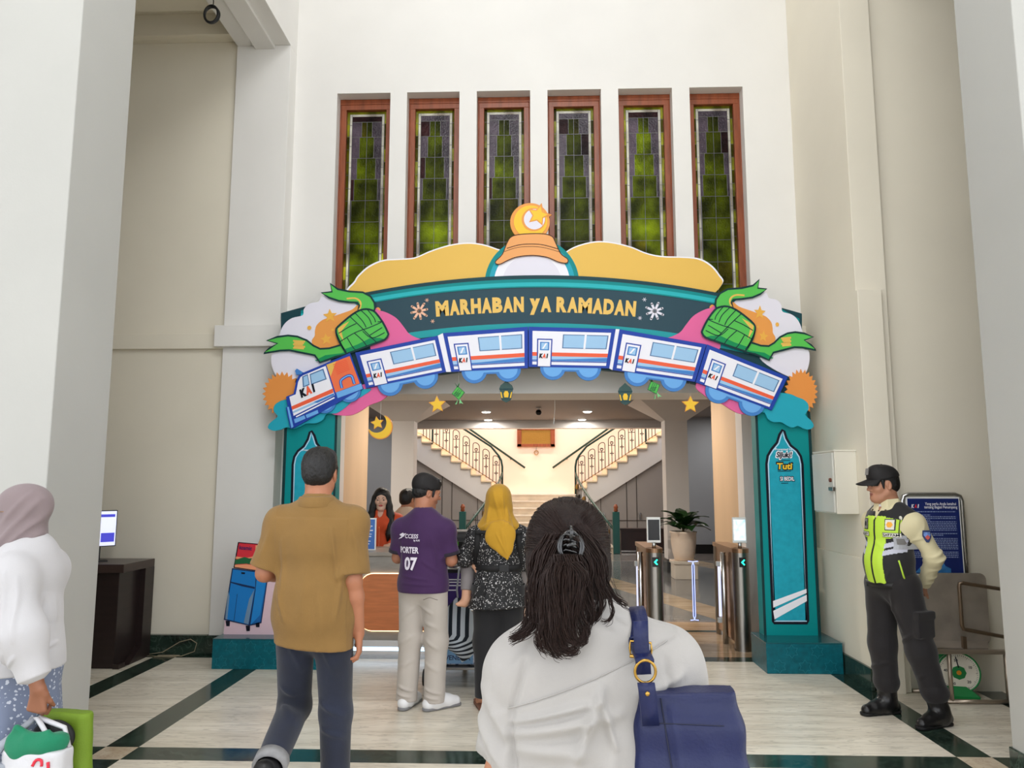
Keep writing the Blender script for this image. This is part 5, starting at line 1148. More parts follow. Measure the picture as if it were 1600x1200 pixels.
def hand(S_, w_, d, n, side, sc=1.0, curl=(25, 35, 25), spread=.10, thumb=(.75, .6, .25), tcurl=20):
    """palm and five fingers: d along the hand, n the way the palm faces, side +1 when the thumb lies on cross(d, n)"""
    d, n = nrm(d), nrm(n); n = nrm(n-d*(n@d)); u = np.cross(d, n)*side; w_ = np.array(w_, float)
    for i, (off, ln) in enumerate(((.028, .070), (.0095, .079), (-.010, .073), (-.0285, .057))):
        kn = w_+(d*.088+u*off-d*abs(off-.009)*.28)*sc; S_.cap(w_+u*off*.45*sc, kn, .0135*sc, .0105*sc, .014)
        dr = nrm(d+u*spread*off/.028); p = kn; ang = 0
        for seg, fr, r0, r1 in ((0, .45, .0098, .0088), (1, .30, .0088, .0078), (2, .25, .0078, .0062)):
            ang += R(curl[seg]*(1+.12*i)); q = p+(dr*math.cos(ang)+n*math.sin(ang))*ln*fr*sc; S_.cap(p, q, r0*sc, r1*sc, .004); p = q
    b = w_+(d*.022+u*.024+n*.006)*sc; t = nrm(d*thumb[0]+u*thumb[1]+n*thumb[2]); m = b+t*.040*sc; t2 = nrm(t+n*math.tan(R(tcurl))*.8+d*.3); S_.cap(w_+u*.01*sc, b, .013*sc, .013*sc, .012)
    S_.cap(b, m, .0125*sc, .0105*sc, .008); S_.cap(m, m+t2*.032*sc, .0102*sc, .0075*sc, .005)
    return S_
def head(S_, c, Rm, k=1.0, female=False, neck=None, face=True):
    def P(*a): return np.array(c)+Rm@(np.array(a)*k)
    e = lambda a, r, kk=.02, op='add': S_.ell(P(*a), np.array(r)*k, kk*k, op, Rm); cp = lambda a, b, r0, r1, kk=.02, op='add': S_.cap(P(*a), P(*b), r0*k, r1*k, kk*k, op)
    e((0, -.014, .036), (.074, .094, .080)); e((0, .018, -.022), (.061 if not female else .058, .069, .084), .03)
    for s in (-1, 1):
        cp((.050*s, -.004, -.055), (.018*s, .058, -.094), .020, .017, .03); e((.036*s, .054, -.024), (.026, .025, .024), .025)
    e((0, .064, -.094), (.023, .021, .018), .02)
    if neck is not None: S_.cap(P(0, -.022, -.05), neck, .053*k, .058*k, .03); S_.cap(P(0, -.03, -.07), np.array(neck)+V3(0, -.01, -.03), .05*k, .062*k, .03)
    if face:
        cp((-.034, .078, .020), (.034, .078, .020), .012, .012, .02)
        for s in (-1, 1): e((.031*s, .096, .001), (.019, .018, .011), .012, 'cut')
        for s in (-1, 1): e((.031*s, .077, .0), (.0155, .012, .0115), .003)
        cp((0, .082, .014), (0, .104, -.024), .0075, .0105, .012)
        for s in (-1, 1): e((.0115*s, .093, -.029), (.0085, .010, .008), .006)
        e((0, .082, -.052), (.024, .0115, .0058), .004); e((0, .081, -.0625), (.020, .0115, .0065), .004); e((0, .09, -.0575), (.026, .006, .0016), .002, 'cut')
    for s in (-1, 1):
        e((.076*s, -.008, -.006), (.009, .019, .031), .008)
        e((.083*s, -.003, -.004), (.006, .010, .018), .004, 'cut')
    return P
def lips_paint(c, Rm, k=1.0):
    def f(cen):
        q = (cen-np.array(c))@np.array(Rm)/k; m = ((q[:, 0]/.021)**2+((q[:, 2]+.0575)/.0095)**2 < 1) & (q[:, 1] > .076); return m.astype(int)
    return f
def eyes(c, Rm, k, parent):
    for s in (-1, 1):
        m = MB(); p = np.array(c)+Rm@(np.array((.031*s, .0785, -.0005))*k)
        m.ell(p, np.array((.0130, .0125, .0064))*k, 14, 10, 0, Rm); m.ell(p+Rm@(V3(0, .0105, 0)*k), np.array((.0080, .004, .0062))*k, 10, 8, 1, Rm); obj('eye', m, [eyew, eyeb], parent, smooth=True)
        b = MB(); b.tube([np.array(c)+Rm@(np.array((s*(.014+.034*t), .091-.014*t*t, .0195+.006*math.sin(PI*t*.8)))*k) for t in np.linspace(0, 1, 7)], [.0018*k, .0028*k, .0032*k, .003*k, .0026*k, .002*k, .001*k], 6); obj('eyebrow', b, brow, parent, smooth=True)
def short_hair(c, Rm, k, parent, mat_=None, puff=.0, res=.004, low=-.05):
    P = lambda *a: np.array(c)+Rm@(np.array(a)*k)
    S_ = Soft(np.array(c)-.17*k, np.array(c)+.17*k, res)
    S_.ell(P(0, -.018, .046), np.array((.081+puff, .101+puff, .084+puff))*k, .01, 'add', Rm); S_.ell(P(0, -.052, -.012), np.array((.066, .060, .055))*k, .04, 'add', Rm)
    S_.ell(P(0, .045, .085), np.array((.058+puff, .05, .042+puff))*k, .03, 'add', Rm)
    for s in (-1, 1): S_.cap(P(.066*s, .030, .03), P(.069*s, .026, -.02), .012*k, .008*k, .012*k)
    S_.box(P(0, .127, -.03), np.array((.12, .080, .080))*k, .02, .01, 'cut', Rm)
    for s in (-1, 1): S_.ell(P(.082*s, -.002, -.022), np.array((.026, .026, .040))*k, .006, 'cut', Rm)
    S_.clip(P(0, -.05, low), Rm@V3(0, .15, -1))
    return soft('hair', S_, mat_ or hairm, parent, disp=lambda v: .003*waves(v, 3, 150, 8, (1, 1, .6))+.0015*waves(v, 8, 420, 6), smooth=1)
def shoe(S_, an, to, k=1.0, h=.10):
    d = nrm((to-an)*V3(1, 1, 0)); a = V3(an[0], an[1], 0)
    S_.cap(a-d*.045*k+V3(0, 0, .045), a+d*.02*k+V3(0, 0, .055), .042*k, .048*k, .03); S_.cap(a+d*.02*k+V3(0, 0, .05), a+d*.168*k+V3(0, 0, .034), .046*k, .037*k, .03)
    S_.cap(a+V3(0, 0, .085), a+d*.10*k+V3(0, 0, .05), .046*k, .042*k, .03); S_.cap(a+V3(0, 0, .05), a+V3(0, 0, h), .045*k, .044*k, .02, flat=(0, 1)); S_.clip((0, 0, .004), (0, 0, -1)); return S_
def sole(S_, an, to, k=1.0):
    d = nrm((to-an)*V3(1, 1, 0)); a = V3(an[0], an[1], 0); sd = V3(-d[1], d[0], 0)
    S_.cap(a-d*.05*k+V3(0, 0, .016), a+d*.172*k+V3(0, 0, .016), .038*k, .039*k, .01); S_.clip((0, 0, .022), (0, 0, 1)); S_.clip((0, 0, .001), (0, 0, -1)); return S_
def sample(S_, P):
    q = (np.asarray(P)-S_.lo)/S_.res; i = np.clip(np.floor(q).astype(int), 0, S_.n-2); t = q-i; o = np.zeros(len(q))
    for a in (0, 1):
        for b in (0, 1):
            for c in (0, 1):
                o += S_.f[i[:, 0]+a, i[:, 1]+b, i[:, 2]+c]*np.where(a, t[:, 0], 1-t[:, 0])*np.where(b, t[:, 1], 1-t[:, 1])*np.where(c, t[:, 2], 1-t[:, 2])
    return o
def project(S_, P, d, off=.004, reach=.5):           # slide points along d until they meet the cloth
    P = np.array(P, float); d = nrm(d); t = np.zeros(len(P)); live = np.ones(len(P), bool)
    for _ in range(int(reach/(S_.res*.5))):
        f = sample(S_, P+d*t[:, None]); live &= f > 0; t[live] += S_.res*.5
        if not live.any(): break
    return P+d*(t[:, None]-off)
def wrap(mb, S_, d, off=.004): mb.v = [tuple(p) for p in project(S_, mb.v, d, off)]; return mb
def patch(S_, c, d, ux, uz, w_, h, off=.005, nx=6, nz=6, shape=None):
    G = []; c, ux, uz = map(np.array, (c, ux, uz))
    for i in range(nz+1):
        z = (i/nz-.5)*h; k = 1 if shape is None else shape(i/nz)
        G.append(list(project(S_, [c+ux*((j/nx-.5)*w_*k)+uz*z for j in range(nx+1)], d, off)))
    return MB().grid(G)
def creases(L, side=-1, ax=0):       # raised folds seen from one side: ((across, up), (across, up), width, height); ax = the axis across
    def f(v):
        q = v[:, [ax, 2]]; o = np.zeros(len(v)); dep = v[:, 1-ax]*side; m = np.clip((dep+.02)/.03, 0, 1)
        for a, b, wd, amp in L:
            a, b = np.array(a, float), np.array(b, float); ab = b-a; t = np.clip((q-a)@ab/(ab@ab), 0, 1); r = np.linalg.norm(q-a-t[:, None]*ab, axis=1); o += amp*np.exp(-(r/wd)**2)*(.3+.7*np.sin(PI*np.clip(t*.9+.05, 0, 1)))
        return o*m
    return f
def cloth(name, rgb, rough=.8, var=.04, bump=.15, bs=260, sheen=.15, **k): return M(name, rgb, rough, var=var, vs=7, bump=bump, bs=bs, sheen=sheen, **k)
def ribbon_mesh(path, side, wd):                       # flat strap along a path
    return MB().grid([[np.array(p)-np.array(s)*wd/2, np.array(p)+np.array(s)*wd/2] for p, s in zip(path, side)])
I3 = np.eye(3)

# ================================================================== woman in the white shirt, close in front
def woman():
    t = thing('person', 'woman in white shirt seen from behind, long dark hair in claw clip', 'person', (.10, 1.8, 0))
    J = joints(1.52, head=(-.035, .03, 1.412), neck=(-.018, -.02, 1.262), shL=(-.138, -.01, 1.150), shR=(.180, -.01, 1.165), elL=(-.178, -.01, .925), elR=(.262, .03, .95), wrL=(-.19, .06, .72), wrR=(.25, .12, .74), chest=(.01, 0, 1.10), waist=(.01, .005, .95), pelvis=(.01, 0, .82))
    S_ = Soft((-.34, -.2, 0), (.36, .3, 1.56), .006)
    torso(S_, J, .0, 1.02); [arm(S_, J, s, .002, 1.05) for s in 'LR']; [leg(S_, J, s, .005) for s in 'LR']
    Rm = rotz(R(4))@rotx(R(-4)); head(S_, J['head'], Rm, .97, True, J['neck'])
    hand(S_, J['wrL'], (0, .15, -1), (1, 0, 0), 1, .9); hand(S_, J['wrR'], (0, .2, -1), (-1, 0, 0), -1, .9)
    soft('body', S_, [skin_a, lipm], t, paint=lips_paint(J['head'], Rm, .97)); eyes(J['head'], Rm, .97, t)
    # shirt
    S_ = Soft((-.36, -.24, .66), (.38, .26, 1.32), .005); g = .024
    torso(S_, J, g, 1.12, .06); S_.ell((.01, -.01, .90), (.21, .165, .17), .08); S_.ell((.02, .0, 1.04), (.185, .135, .12), .06)
    S_.cap((-.06, -.04, 1.165), (.10, -.04, 1.180), .050, .050, .06)
    S_.clip((0, 0, .70), (0, 0, -1))
    for s in 'LR':
        a, b = J['sh'+s], J['el'+s]; m = a+(b-a)*.78; S_.cap(a, m, .064, .070, .05, flat=(0, 1))
    S_.cap(J['neck']+V3(0, -.005, -.02), J['neck']+V3(0, .005, .035), .075, .066, .02, flat=(0, 1)); S_.cap(J['neck']+V3(0, 0, -.0), J['neck']+V3(0, .01, .08), .058, .058, .003, 'cut')
    F1 = creases([((-0.16, 1.07), (0.02, 1.125), .007, .007), ((-0.165, 1.045), (0.06, 1.1), .012, .008), ((-0.15, 1.02), (0, 1.03), .016, .007),
                  ((0.028, 1.15), (-0.02, 1.02), .009, .012), ((0.022, 1.14), (0.05, 1.04), .007, .008), ((-0.02, 1.02), (-0.09, 0.8), .018, .010), ((0.05, 1.04), (-0.02, 0.8), .02, .008),
                  ((0.14, 1.14), (0.2, 1.17), .01, .006), ((0.12, 1.06), (0.19, 1.12), .012, .007), ((0.1, 0.98), (0.17, 1.02), .016, .008), ((-0.17, 1), (-0.13, 0.86), .014, .008), ((-0.2, 1.02), (-0.175, 0.97), .01, .006),
                  ((-0.235, 1.07), (-0.2, 1), .012, .005), ((-0.22, 1.12), (-0.17, 1.04), .012, .005), ((0.24, 1.12), (0.28, 1.04), .012, .005)])
    ARM = creases([((-.132, 1.195), (-.160, 1.09), .007, -.008), ((-.160, 1.09), (-.150, .94), .008, -.014), ((.166, 1.20), (.172, 1.10), .007, -.008), ((.172, 1.10), (.168, .96), .008, -.012)])
    def seamz(x): return 1.092+(x+.177)*.40
    def dsp(v):
        back = v[:, 1] < -.02; d = 2.3*F1(v)+ARM(v)+.0022*waves(v, 4, 30, 6)+.0009*waves(v, 9, 90, 6)
        k = np.clip((seamz(v[:, 0])-v[:, 2])/.006, -1, 1); d += np.where(back & (np.abs(v[:, 0]) < .20), -.0014*np.exp(-((seamz(v[:, 0])-v[:, 2])/.004)**2)+.002*k, 0)
        return d
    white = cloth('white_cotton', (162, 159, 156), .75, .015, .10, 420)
    o = soft('shirt', S_, white, t, disp=dsp, smooth=2); SHIRT = S_
    st = MB(); pts = project(S_, [(x, -.30, seamz(x)) for x in np.linspace(-.168, .175, 40)], (0, 1, 0), .0035); st.tube(pts, .0013, 5); obj('yoke_seam', st, white, o, smooth=True)
    for s in 'LR':
        a, b = J['sh'+s], J['el'+s]; d = nrm(b-a); c = a+(b-a)*.76; q = MB(); u = nrm(np.cross(d, V3(0, 1, 0))); w2 = np.cross(d, u)
        q.grid([[c+d*h+(u*math.cos(k)+w2*math.sin(k))*r for k in np.linspace(0, 2*PI, 29)[:-1]] for h, r in ((-.035, .0722), (-.035, .0745), (.004, .0752), (.004, .069))], close_u=True); obj('sleeve_cuff', q, white, o, smooth=True)
    S_ = Soft((-.28, -.2, 0), (.3, .24, .86), .01); S_.ell(J['pelvis'], (.175, .14, .14), .03); [leg(S_, J, s, .022) for s in 'LR']; S_.clip((0, 0, .06), (0, 0, -1)); soft('trousers', S_, cloth('dark_trousers', (34, 34, 40)), t)
    S_ = Soft((-.3, -.2, 0), (.3, .3, .14), .007)
    for s in 'LR': shoe(S_, J['an'+s], J['to'+s], .92, .07)
    soft('shoe', S_, M('shoe_black', (20, 20, 22), .4), t, pair=True)
    # hair: the mass first, then locks of strands laid over it
    c = J['head']; hs = Soft((-.30, -.30, 1.12), (.22, .20, 1.58), .004)
    hp = lambda *a: c+V3(*a)
    hs.ell(hp(0, -.012, .036), (.088, .106, .088), .01); hs.ell(hp(0, -.05, -.01), (.088, .075, .085), .04); hs.ell(hp(.0, -.06, .05), (.074, .066, .055), .04)
    hs.ell(hp(0, .13, -.04), (.075, .07, .10), .02, 'cut')
    hs.cap(hp(0, -.06, -.05), hp(.0, -.080, -.125), .086, .070, .05, sq=((0, 1, 0), 1.6)); hs.cap(hp(-.015, -.082, -.12), hp(-.02, -.105, -.17), .058, .034, .04, sq=((0, 1, 0), 1.8))
    hm = M('dark_brown_hair', (30, 19, 16), .5, var=.4, vs=60, bump=.5, bs=120, stretch=(4, 4, .5), spec=.25)
    ho = soft('hair', hs, hm, t, disp=lambda v: .0035*waves(v, 5, 150, 8, (1, 1, .25)), smooth=2)
    rn = np.random.RandomState(11); sm = MB(); clip_ = hp(.002, -.128, .026)
    def strand(P, off, r=.0011):
        P = np.array(P)
        for _ in range(4):
            f = sample(hs, P); e = .003; g = np.stack([(sample(hs, P+np.eye(3)[i]*e)-sample(hs, P-np.eye(3)[i]*e))/(2*e) for i in range(3)], 1); n = g/(np.linalg.norm(g, axis=1)[:, None]+1e-9)
            near = f < .2; P = P+n*np.where(near, np.clip(off-f, -.03, .03), 0)[:, None]
            P[1:-1] = .25*P[:-2]+.5*P[1:-1]+.25*P[2:]
        sm.tube(P, list(np.linspace(r, r*.35, len(P))), 3, cap=False)
    for _ in range(520):                                # swept back from the hairline into the clip
        a = rn.uniform(-2.6, 2.6); el = rn.uniform(-.35, 1.0)
        st_ = hp(.085*math.sin(a)*math.cos(el), .098*math.cos(a)*math.cos(el)*1.0, .02+.088*math.sin(el)); 
        mid = (st_+clip_)/2+nrm((st_+clip_)/2-hp(0, 0, 0))*.05
        ts = np.linspace(0, 1, 13)[:, None]; P = (1-ts)**2*st_+2*ts*(1-ts)*mid+ts**2*(clip_+rn.randn(3)*.010); strand(P, rn.uniform(.0, .003))
    W = np.array(t.location); L9 = lambda pts, D: [PY(720+x/2.728, 760+y/2.728, D)-W for x, y in pts]
    LK = [([(322, 330), (315, 390), (302, 450), (296, 510), (288, 560), (268, 606), (232, 634), (204, 642)], 1.70, .030, 70), ([(345, 360), (325, 440), (322, 510), (318, 560), (300, 606), (262, 634), (226, 650), (216, 648)], 1.68, .032, 80),
          ([(372, 380), (352, 460), (352, 540), (345, 600), (330, 650), (340, 690), (366, 708)], 1.66, .026, 60), ([(410, 360), (385, 450), (372, 540), (372, 620), (378, 680), (402, 712), (432, 716)], 1.65, .034, 90),
          ([(440, 350), (425, 450), (420, 540), (418, 620), (430, 680), (462, 708), (492, 696), (498, 676)], 1.64, .034, 100), ([(470, 350), (460, 450), (455, 530), (455, 600), (470, 650), (500, 668), (524, 650), (522, 616), (506, 604)], 1.64, .030, 90),
          ([(505, 350), (498, 440), (500, 520), (510, 570), (536, 612), (530, 640), (512, 652)], 1.65, .028, 70), ([(545, 340), (535, 420), (548, 490), (556, 540), (546, 590), (528, 624)], 1.67, .028, 70), ([(580, 320), (580, 400), (596, 470), (590, 530), (562, 570), (545, 600)], 1.69, .026, 60),
          ([(602, 300), (608, 380), (622, 430), (652, 470), (690, 498), (716, 512)], 1.71, .020, 46), ([(596, 330), (610, 420), (634, 480), (650, 530), (640, 568), (612, 584), (590, 574)], 1.69, .012, 22), ([(400, 380), (398, 470), (400, 560), (392, 640), (400, 690), (430, 712)], 1.63, .026, 60), ([(350, 420), (350, 540), (336, 620), (346, 690), (372, 716)], 1.65, .006, 12), ([(520, 380), (500, 470), (480, 560), (484, 630), (506, 660), (520, 640)], 1.635, .020, 50)]
    LK = [(([(447+(p[0][0]-447)*.35, p[0][1]-130), (447+(p[0][0]-447)*.75, p[0][1]-62)] if abs(p[0][0]-447) > 84 else [(447+(p[0][0]-447)*.45, max(290, p[0][1]-60))])+p, D, r_*.74, c_) for p, D, r_, c_ in LK]
    for pts, D, rad, cnt in LK:
        c0 = np.array(spline(L9(pts, D), 4, False)); K = len(c0); tw = rn.rand()*6.28
        for i in range(cnt):
            a = rn.rand()*6.28; rr_ = rad*math.sqrt(rn.rand()); ph = rn.rand()*6.28; lag = rn.randn()*.006; fl = rn.rand()
            P = [p+rr_*(1-.78*(k/K)**1.1)*np.array([math.cos(a+tw+1.2*k/K), .55*math.sin(a+tw+1.2*k/K)+.015, 0])+np.array([.0022*math.sin(.9*k+ph), -.002*math.cos(.9*k+ph), lag*(k/K)]) for k, p in enumerate(c0)]
            n = K-int(fl*.22*K); P = P[:n]; q = np.array(P); f = sample(hs, q); e_ = .003; gr = np.stack([(sample(hs, q+np.eye(3)[m]*e_)-sample(hs, q-np.eye(3)[m]*e_))/(2*e_) for m in range(3)], 1); nn = gr/(np.linalg.norm(gr, axis=1)[:, None]+1e-9)
            q = q+nn*np.where(f < .002, np.clip(.003-f, 0, .05), 0)[:, None]; q[1:-1] = .25*q[:-2]+.5*q[1:-1]+.25*q[2:]; r0 = rn.uniform(.0011, .0019)
            sm.tube(q, list(np.linspace(r0, r0*.3, len(q))), 3, cap=False)
    for k in range(20):                                 # loose hairs standing off the nape
        tp = [(.115, -.05, -.20), (.10, -.09, -.23), (.135, -.03, -.19), (.09, -.10, -.21)][k % 4]; s0 = hp(tp[0]*.62, -.05, -.06+rn.randn()*.02); e = hp(*tp)+rn.randn(3)*.012
        P = [s0*(1-u)+e*u+V3(.012*math.sin(PI*u)*(1 if tp[0] > 0 else -1)-.03*u**4*(1 if tp[0] > 0 else 0), -.01*math.sin(PI*u), .006*math.sin(5*u+k)) for u in np.linspace(0, 1, 16)]; sm.tube(P, .0006, 3, cap=False)
    obj('hair_strands', sm, M('dark_brown_strand', (38, 24, 20), .46, spec=.28), ho, smooth=True, fixn=False)
    cm = MB(); cc = project(hs, [clip_+V3(0, -.1, -.004)], (0, 1, 0), .030)[0]; Tq = rotx(R(-12))
    for rx, rz_ in ((.026, .030), (.021, .034)):
        cm.tube([cc+Tq@V3(rx*math.cos(a), -.010*abs(math.cos(a))+.004, rz_*math.sin(a)) for a in np.linspace(0, 2*PI, 25)[:-1]], .0034, 7, closed=True)
    for k in range(5):
        z = -.022+.011*k; cm.tube([cc+Tq@V3(sx, yy, z+dz) for sx, yy, dz in ((-.022, .002, 0), (-.010, -.012, .004), (.004, -.014, .0), (.020, .002, -.003))], .0024, 6)
    cm.tube([cc+Tq@V3(0, -.012, .012), cc+Tq@V3(.002, -.018, .03), cc+Tq@V3(.0, -.012, .042)], .004, 7); cm.tube([cc+Tq@V3(-.008, -.013, -.0), cc+Tq@V3(.010, -.015, .006)], .005, 7)
    obj('claw_clip', cm, M('clip_plastic', (30, 30, 32), .12, coat=.5), t, smooth=True)
    # shoulder bag
    b = thing('shoulder_bag', 'large navy leather shoulder bag with brass ring hanging from the woman in white shirt', 'bag', (.312, 1.672, .645))
    nv = M('navy_leather', (22, 30, 72), .42, var=.12, vs=9, bump=.12, bs=150, spec=.4); br = M('brass', (176, 140, 70), .25, metal=1)
    S_ = Soft((-.26, -.22, -.05), (.26, .22, .60), .005); Rb = rotz(R(-6))
    for k in range(7):                                  # soft body: wide below, closing to a flat mouth
        u = k/6; S_.box((-.008+.012*(1-u), 0, .06+.40*u), (.132-.034*u, .092-.058*u, .055), .045 if u < .8 else .02, .05, 'add', Rb)
    S_.clip((0, 0, .500), (-.06, 0, 1)); S_.clip((0, 0, .0), (0, 0, -1))
    fb = creases([((-0.045, 0.47), (-0.02, 0.26), .007, .008), ((-0.02, 0.26), (-0.015, 0.05), .012, .008), ((0.02, 0.42), (0.09, 0.2), .02, .006), ((-0.1, 0.42), (-0.12, 0.2), .018, .007)])
    bo = soft('body', S_, nv, b, disp=lambda v: fb(v)+.002*waves(v, 8, 22, 5), smooth=2)
    q = MB(); q.tube(project(S_, [Rb@V3(x, -.3, .446) for x in np.linspace(-.075, .085, 20)], (0, 1, 0), .006), .0012, 5); obj('rim_seam', q, M('navy_stitch', (14, 20, 48), .5), bo, smooth=True)
    q = MB(); q.tube(project(S_, [Rb@V3(x, -.3, z) for x, z in ((-.035, .49), (-.030, .44), (-.020, .36), (-.010, .26), (-.004, .14), (-.002, .05))], (0, 1, 0), .004), .0016, 5); obj('gusset_seam', q, M('navy_stitch'), bo, smooth=True)
    ring = V3(-.102, -.075, .552); q = MB(); q.tube([ring+V3(.0205*math.cos(a), -.004*math.sin(a), .0225*math.sin(a)) for a in np.linspace(0, 2*PI, 29)[:-1]], .0030, 8, closed=True); obj('ring', q, br, b, smooth=True)
    tab = [ring+V3(0, -.005, -.020), ring+V3(.002, -.006, -.035), ring+V3(.006, .0, -.075), ring+V3(.010, .012, -.105)]; obj('tab', ribbon_mesh(tab, [(1, .1, 0)]*4, .034), nv, b, solid=.006, smooth=True)
    q = MB(); q.ell(ring+V3(.002, -.010, -.040), (.0048, .003, .0048), 12, 8); obj('stud', q, br, b, smooth=True)
    W0, W1 = np.array(b.location), np.array(t.location); SH = SHIRT
    top_ = project(SH, [(.118, y, 1.6) for y in np.linspace(-.07, .07, 9)], (0, 0, -1), .006, .6)+W1-W0
    up_ = project(SH, [(.113-.012*(1-u), -.5, 1.222+.030*u) for u in (.45, .75, 1)], (0, 1, 0), .008)+W1-W0
    dn_ = project(SH, [(.13, .5, z) for z in (1.19, 1.1, 1.0)], (0, -1, 0), .008)+W1-W0
    path = spline([ring+V3(0, -.004, .020)]+list(up_)+[p for p in top_ if p[2] > up_[-1][2]+.004]+list(dn_), 4, False)
    obj('strap', ribbon_mesh(path, [nrm((1, .10, .05))]*len(path), .036), nv, b, solid=.006, smooth=True)
    bk = up_[0]*.6+(ring+V3(0, -.004, .020))*.4+V3(-.001, -.014, .006); q = MB(); q.tube([bk+V3(x, 0, z) for x, z in ((-.021, .014), (-.022, 0), (-.021, -.014), (.021, -.018), (.022, -.004), (.021, .010))], .0027, 7, closed=True); q.tube([bk+V3(-.023, -.003, -.015), bk+V3(.023, -.003, -.019)], .0042, 8); q.tube([bk+V3(0, -.002, .013), bk+V3(.002, -.006, -.016)], .0022, 6); obj('buckle', q, br, b, smooth=True)
    obj('strap_tip', ribbon_mesh([bk+V3(.0, -.0075, .055), bk+V3(.0, -.0085, .02), bk+V3(.002, -.0095, -.012), bk+V3(.004, -.008, -.05)], [(1, 0, .05)]*4, .030), nv, b, solid=.004, smooth=True)
woman()

# ================================================================== man in the ochre shirt, walking away
def ochre():
    t = thing('person', 'man in ochre short-sleeved shirt and blue jeans walking away', 'person', (-1.06, 3.7, 0))
    J = joints(1.73, head=(-.004, .035, 1.613), shL=(-.172, -.01, 1.380), shR=(.172, -.01, 1.380), elL=(-.240, -.02, 1.145), wrL=(-.15, .20, 1.13), elR=(.188, -.04, 1.115), wrR=(.208, .02, .862), chest=(0, 0, 1.29), waist=(0, 0, 1.08),
               knL=(-.115, .11, .51), anL=(-.105, -.27, .345), toL=(-.105, -.30, .17), knR=(.10, .05, .50), anR=(.105, .06, .09), toR=(.12, .22, .03))
    S_ = Soft((-.36, -.42, 0), (.36, .42, 1.76), .0045)
    torso(S_, J); [arm(S_, J, s) for s in 'LR']; [leg(S_, J, s) for s in 'LR']; Rm = rotz(R(-3)); head(S_, J['head'], Rm, 1.0, False, J['neck'])
    hand(S_, J['wrR'], (.02, .12, -1), (-1, -.1, 0), 1, 1.0, (22, 28, 20), .14, (.75, .62, .2)); hand(S_, J['wrL'], (.45, 1, .1), (.6, 0, .8), -1, 1.0, (35, 45, 30))
    sk = M('skin_warm_brown', (166, 110, 82), .5, var=.05, vs=14)
    soft('body', S_, [sk, lipm], t, paint=lips_paint(J['head'], Rm)); eyes(J['head'], Rm, 1, t); short_hair(J['head'], Rm, 1.0, t, puff=.002, low=-.055)
    S_ = Soft((-.36, -.24, .76), (.36, .26, 1.55), .005)
    torso(S_, J, .020, 1.08, .05); S_.ell((0, .0, 1.0), (.185, .135, .22), .07); S_.cap((0, 0, .78), (0, 0, 1.05), .16, .15, .06, sq=((0, 1, 0), 1.32)); S_.cap((-.05, 0, .78), (.05, 0, .78), .13, .13, .05)
    S_.clip((0, 0, .815), (-.10, 0, -1))
    for s in 'LR':
        a, b = J['sh'+s], J['el'+s]; S_.cap(a, a+(b-a)*.90, .062, .080, .05, flat=(0, 1))
    S_.cap(J['neck']+V3(0, -.004, -.03), J['neck']+V3(0, .008, .05), .072, .064, .02, flat=(0, 1)); S_.cap(J['neck'], J['neck']+V3(0, .01, .1), .056, .057, .003, 'cut')
    fo = creases([((0.1, 1.36), (0.13, 1.1), .010, .008), ((0.145, 1.18), (0.13, 0.95), .012, .008), ((-0.13, 1.3), (-0.12, 1.02), .014, .006), ((0, 1.2), (-0.02, 0.9), .03, .006), ((0.06, 1.1), (0.08, 0.85), .022, .006), ((0.19, 1.36), (0.22, 1.22), .012, .005), ((-0.2, 1.34), (-0.24, 1.22), .012, .005), ((-0.15, 1.1), (-0.1, 0.95), .012, .006)])
    och = cloth('ochre_linen', (128, 97, 50), .85, .07, .25, 300, .1)
    def dsp(v):
        d = 1.5*fo(v)+.0022*waves(v, 2, 22, 6)+.0008*waves(v, 6, 80, 6); zz = 1.408-v[:, 0]*.02; b = (v[:, 1] < -.02) & (np.abs(v[:, 0]) < .17); return d+np.where(b, .0022*np.clip((zz-v[:, 2])/.006, -1, 1)-.0015*np.exp(-((zz-v[:, 2])/.005)**2), 0)
    o = soft('shirt', S_, och, t, disp=dsp, smooth=2)
    q = MB(); q.grid([[J['neck']+V3((.070+dr)*math.cos(a), (.066+dr)*math.sin(a)-.004+h*.1, h) for a in np.linspace(0, 2*PI, 33)[:-1]] for h, dr in ((.042, .002), (.050, .009), (.045, .016), (.004, .027), (-.004, .022))], close_u=True); obj('collar', q, och, o, smooth=True)
    S_ = Soft((-.28, -.42, .0), (.28, .3, 1.0), .006); S_.ell(J['pelvis']+V3(0, 0, -.02), (.150, .112, .13), .04)
    for s in 'LR':
        a, b, c = J['hip'+s], J['kn'+s], J['an'+s]; e = c+(b-c)*.16; S_.cap(a, b, .092, .076, .05); S_.cap(b, e, .075, .066, .03, flat=(0, 1))
    fj = creases([((-0.16, 0.62), (-0.05, 0.56), .012, .012), ((-0.17, 0.56), (-0.06, 0.5), .012, .010), ((0.04, 0.56), (0.15, 0.5), .014, .008), ((0.05, 0.44), (0.16, 0.4), .012, .007), ((-0.1, 0.85), (-0.05, 0.7), .012, .006), ((0.06, 0.82), (0.12, 0.7), .014, .006)])
    den = M('blue_denim', (20, 27, 46), .8, var=.45, vs=5, bump=.3, bs=300, sheen=.2)
    o = soft('jeans', S_, den, t, disp=lambda v: 1.3*fj(v)+.0025*waves(v, 3, 26, 6), smooth=2)
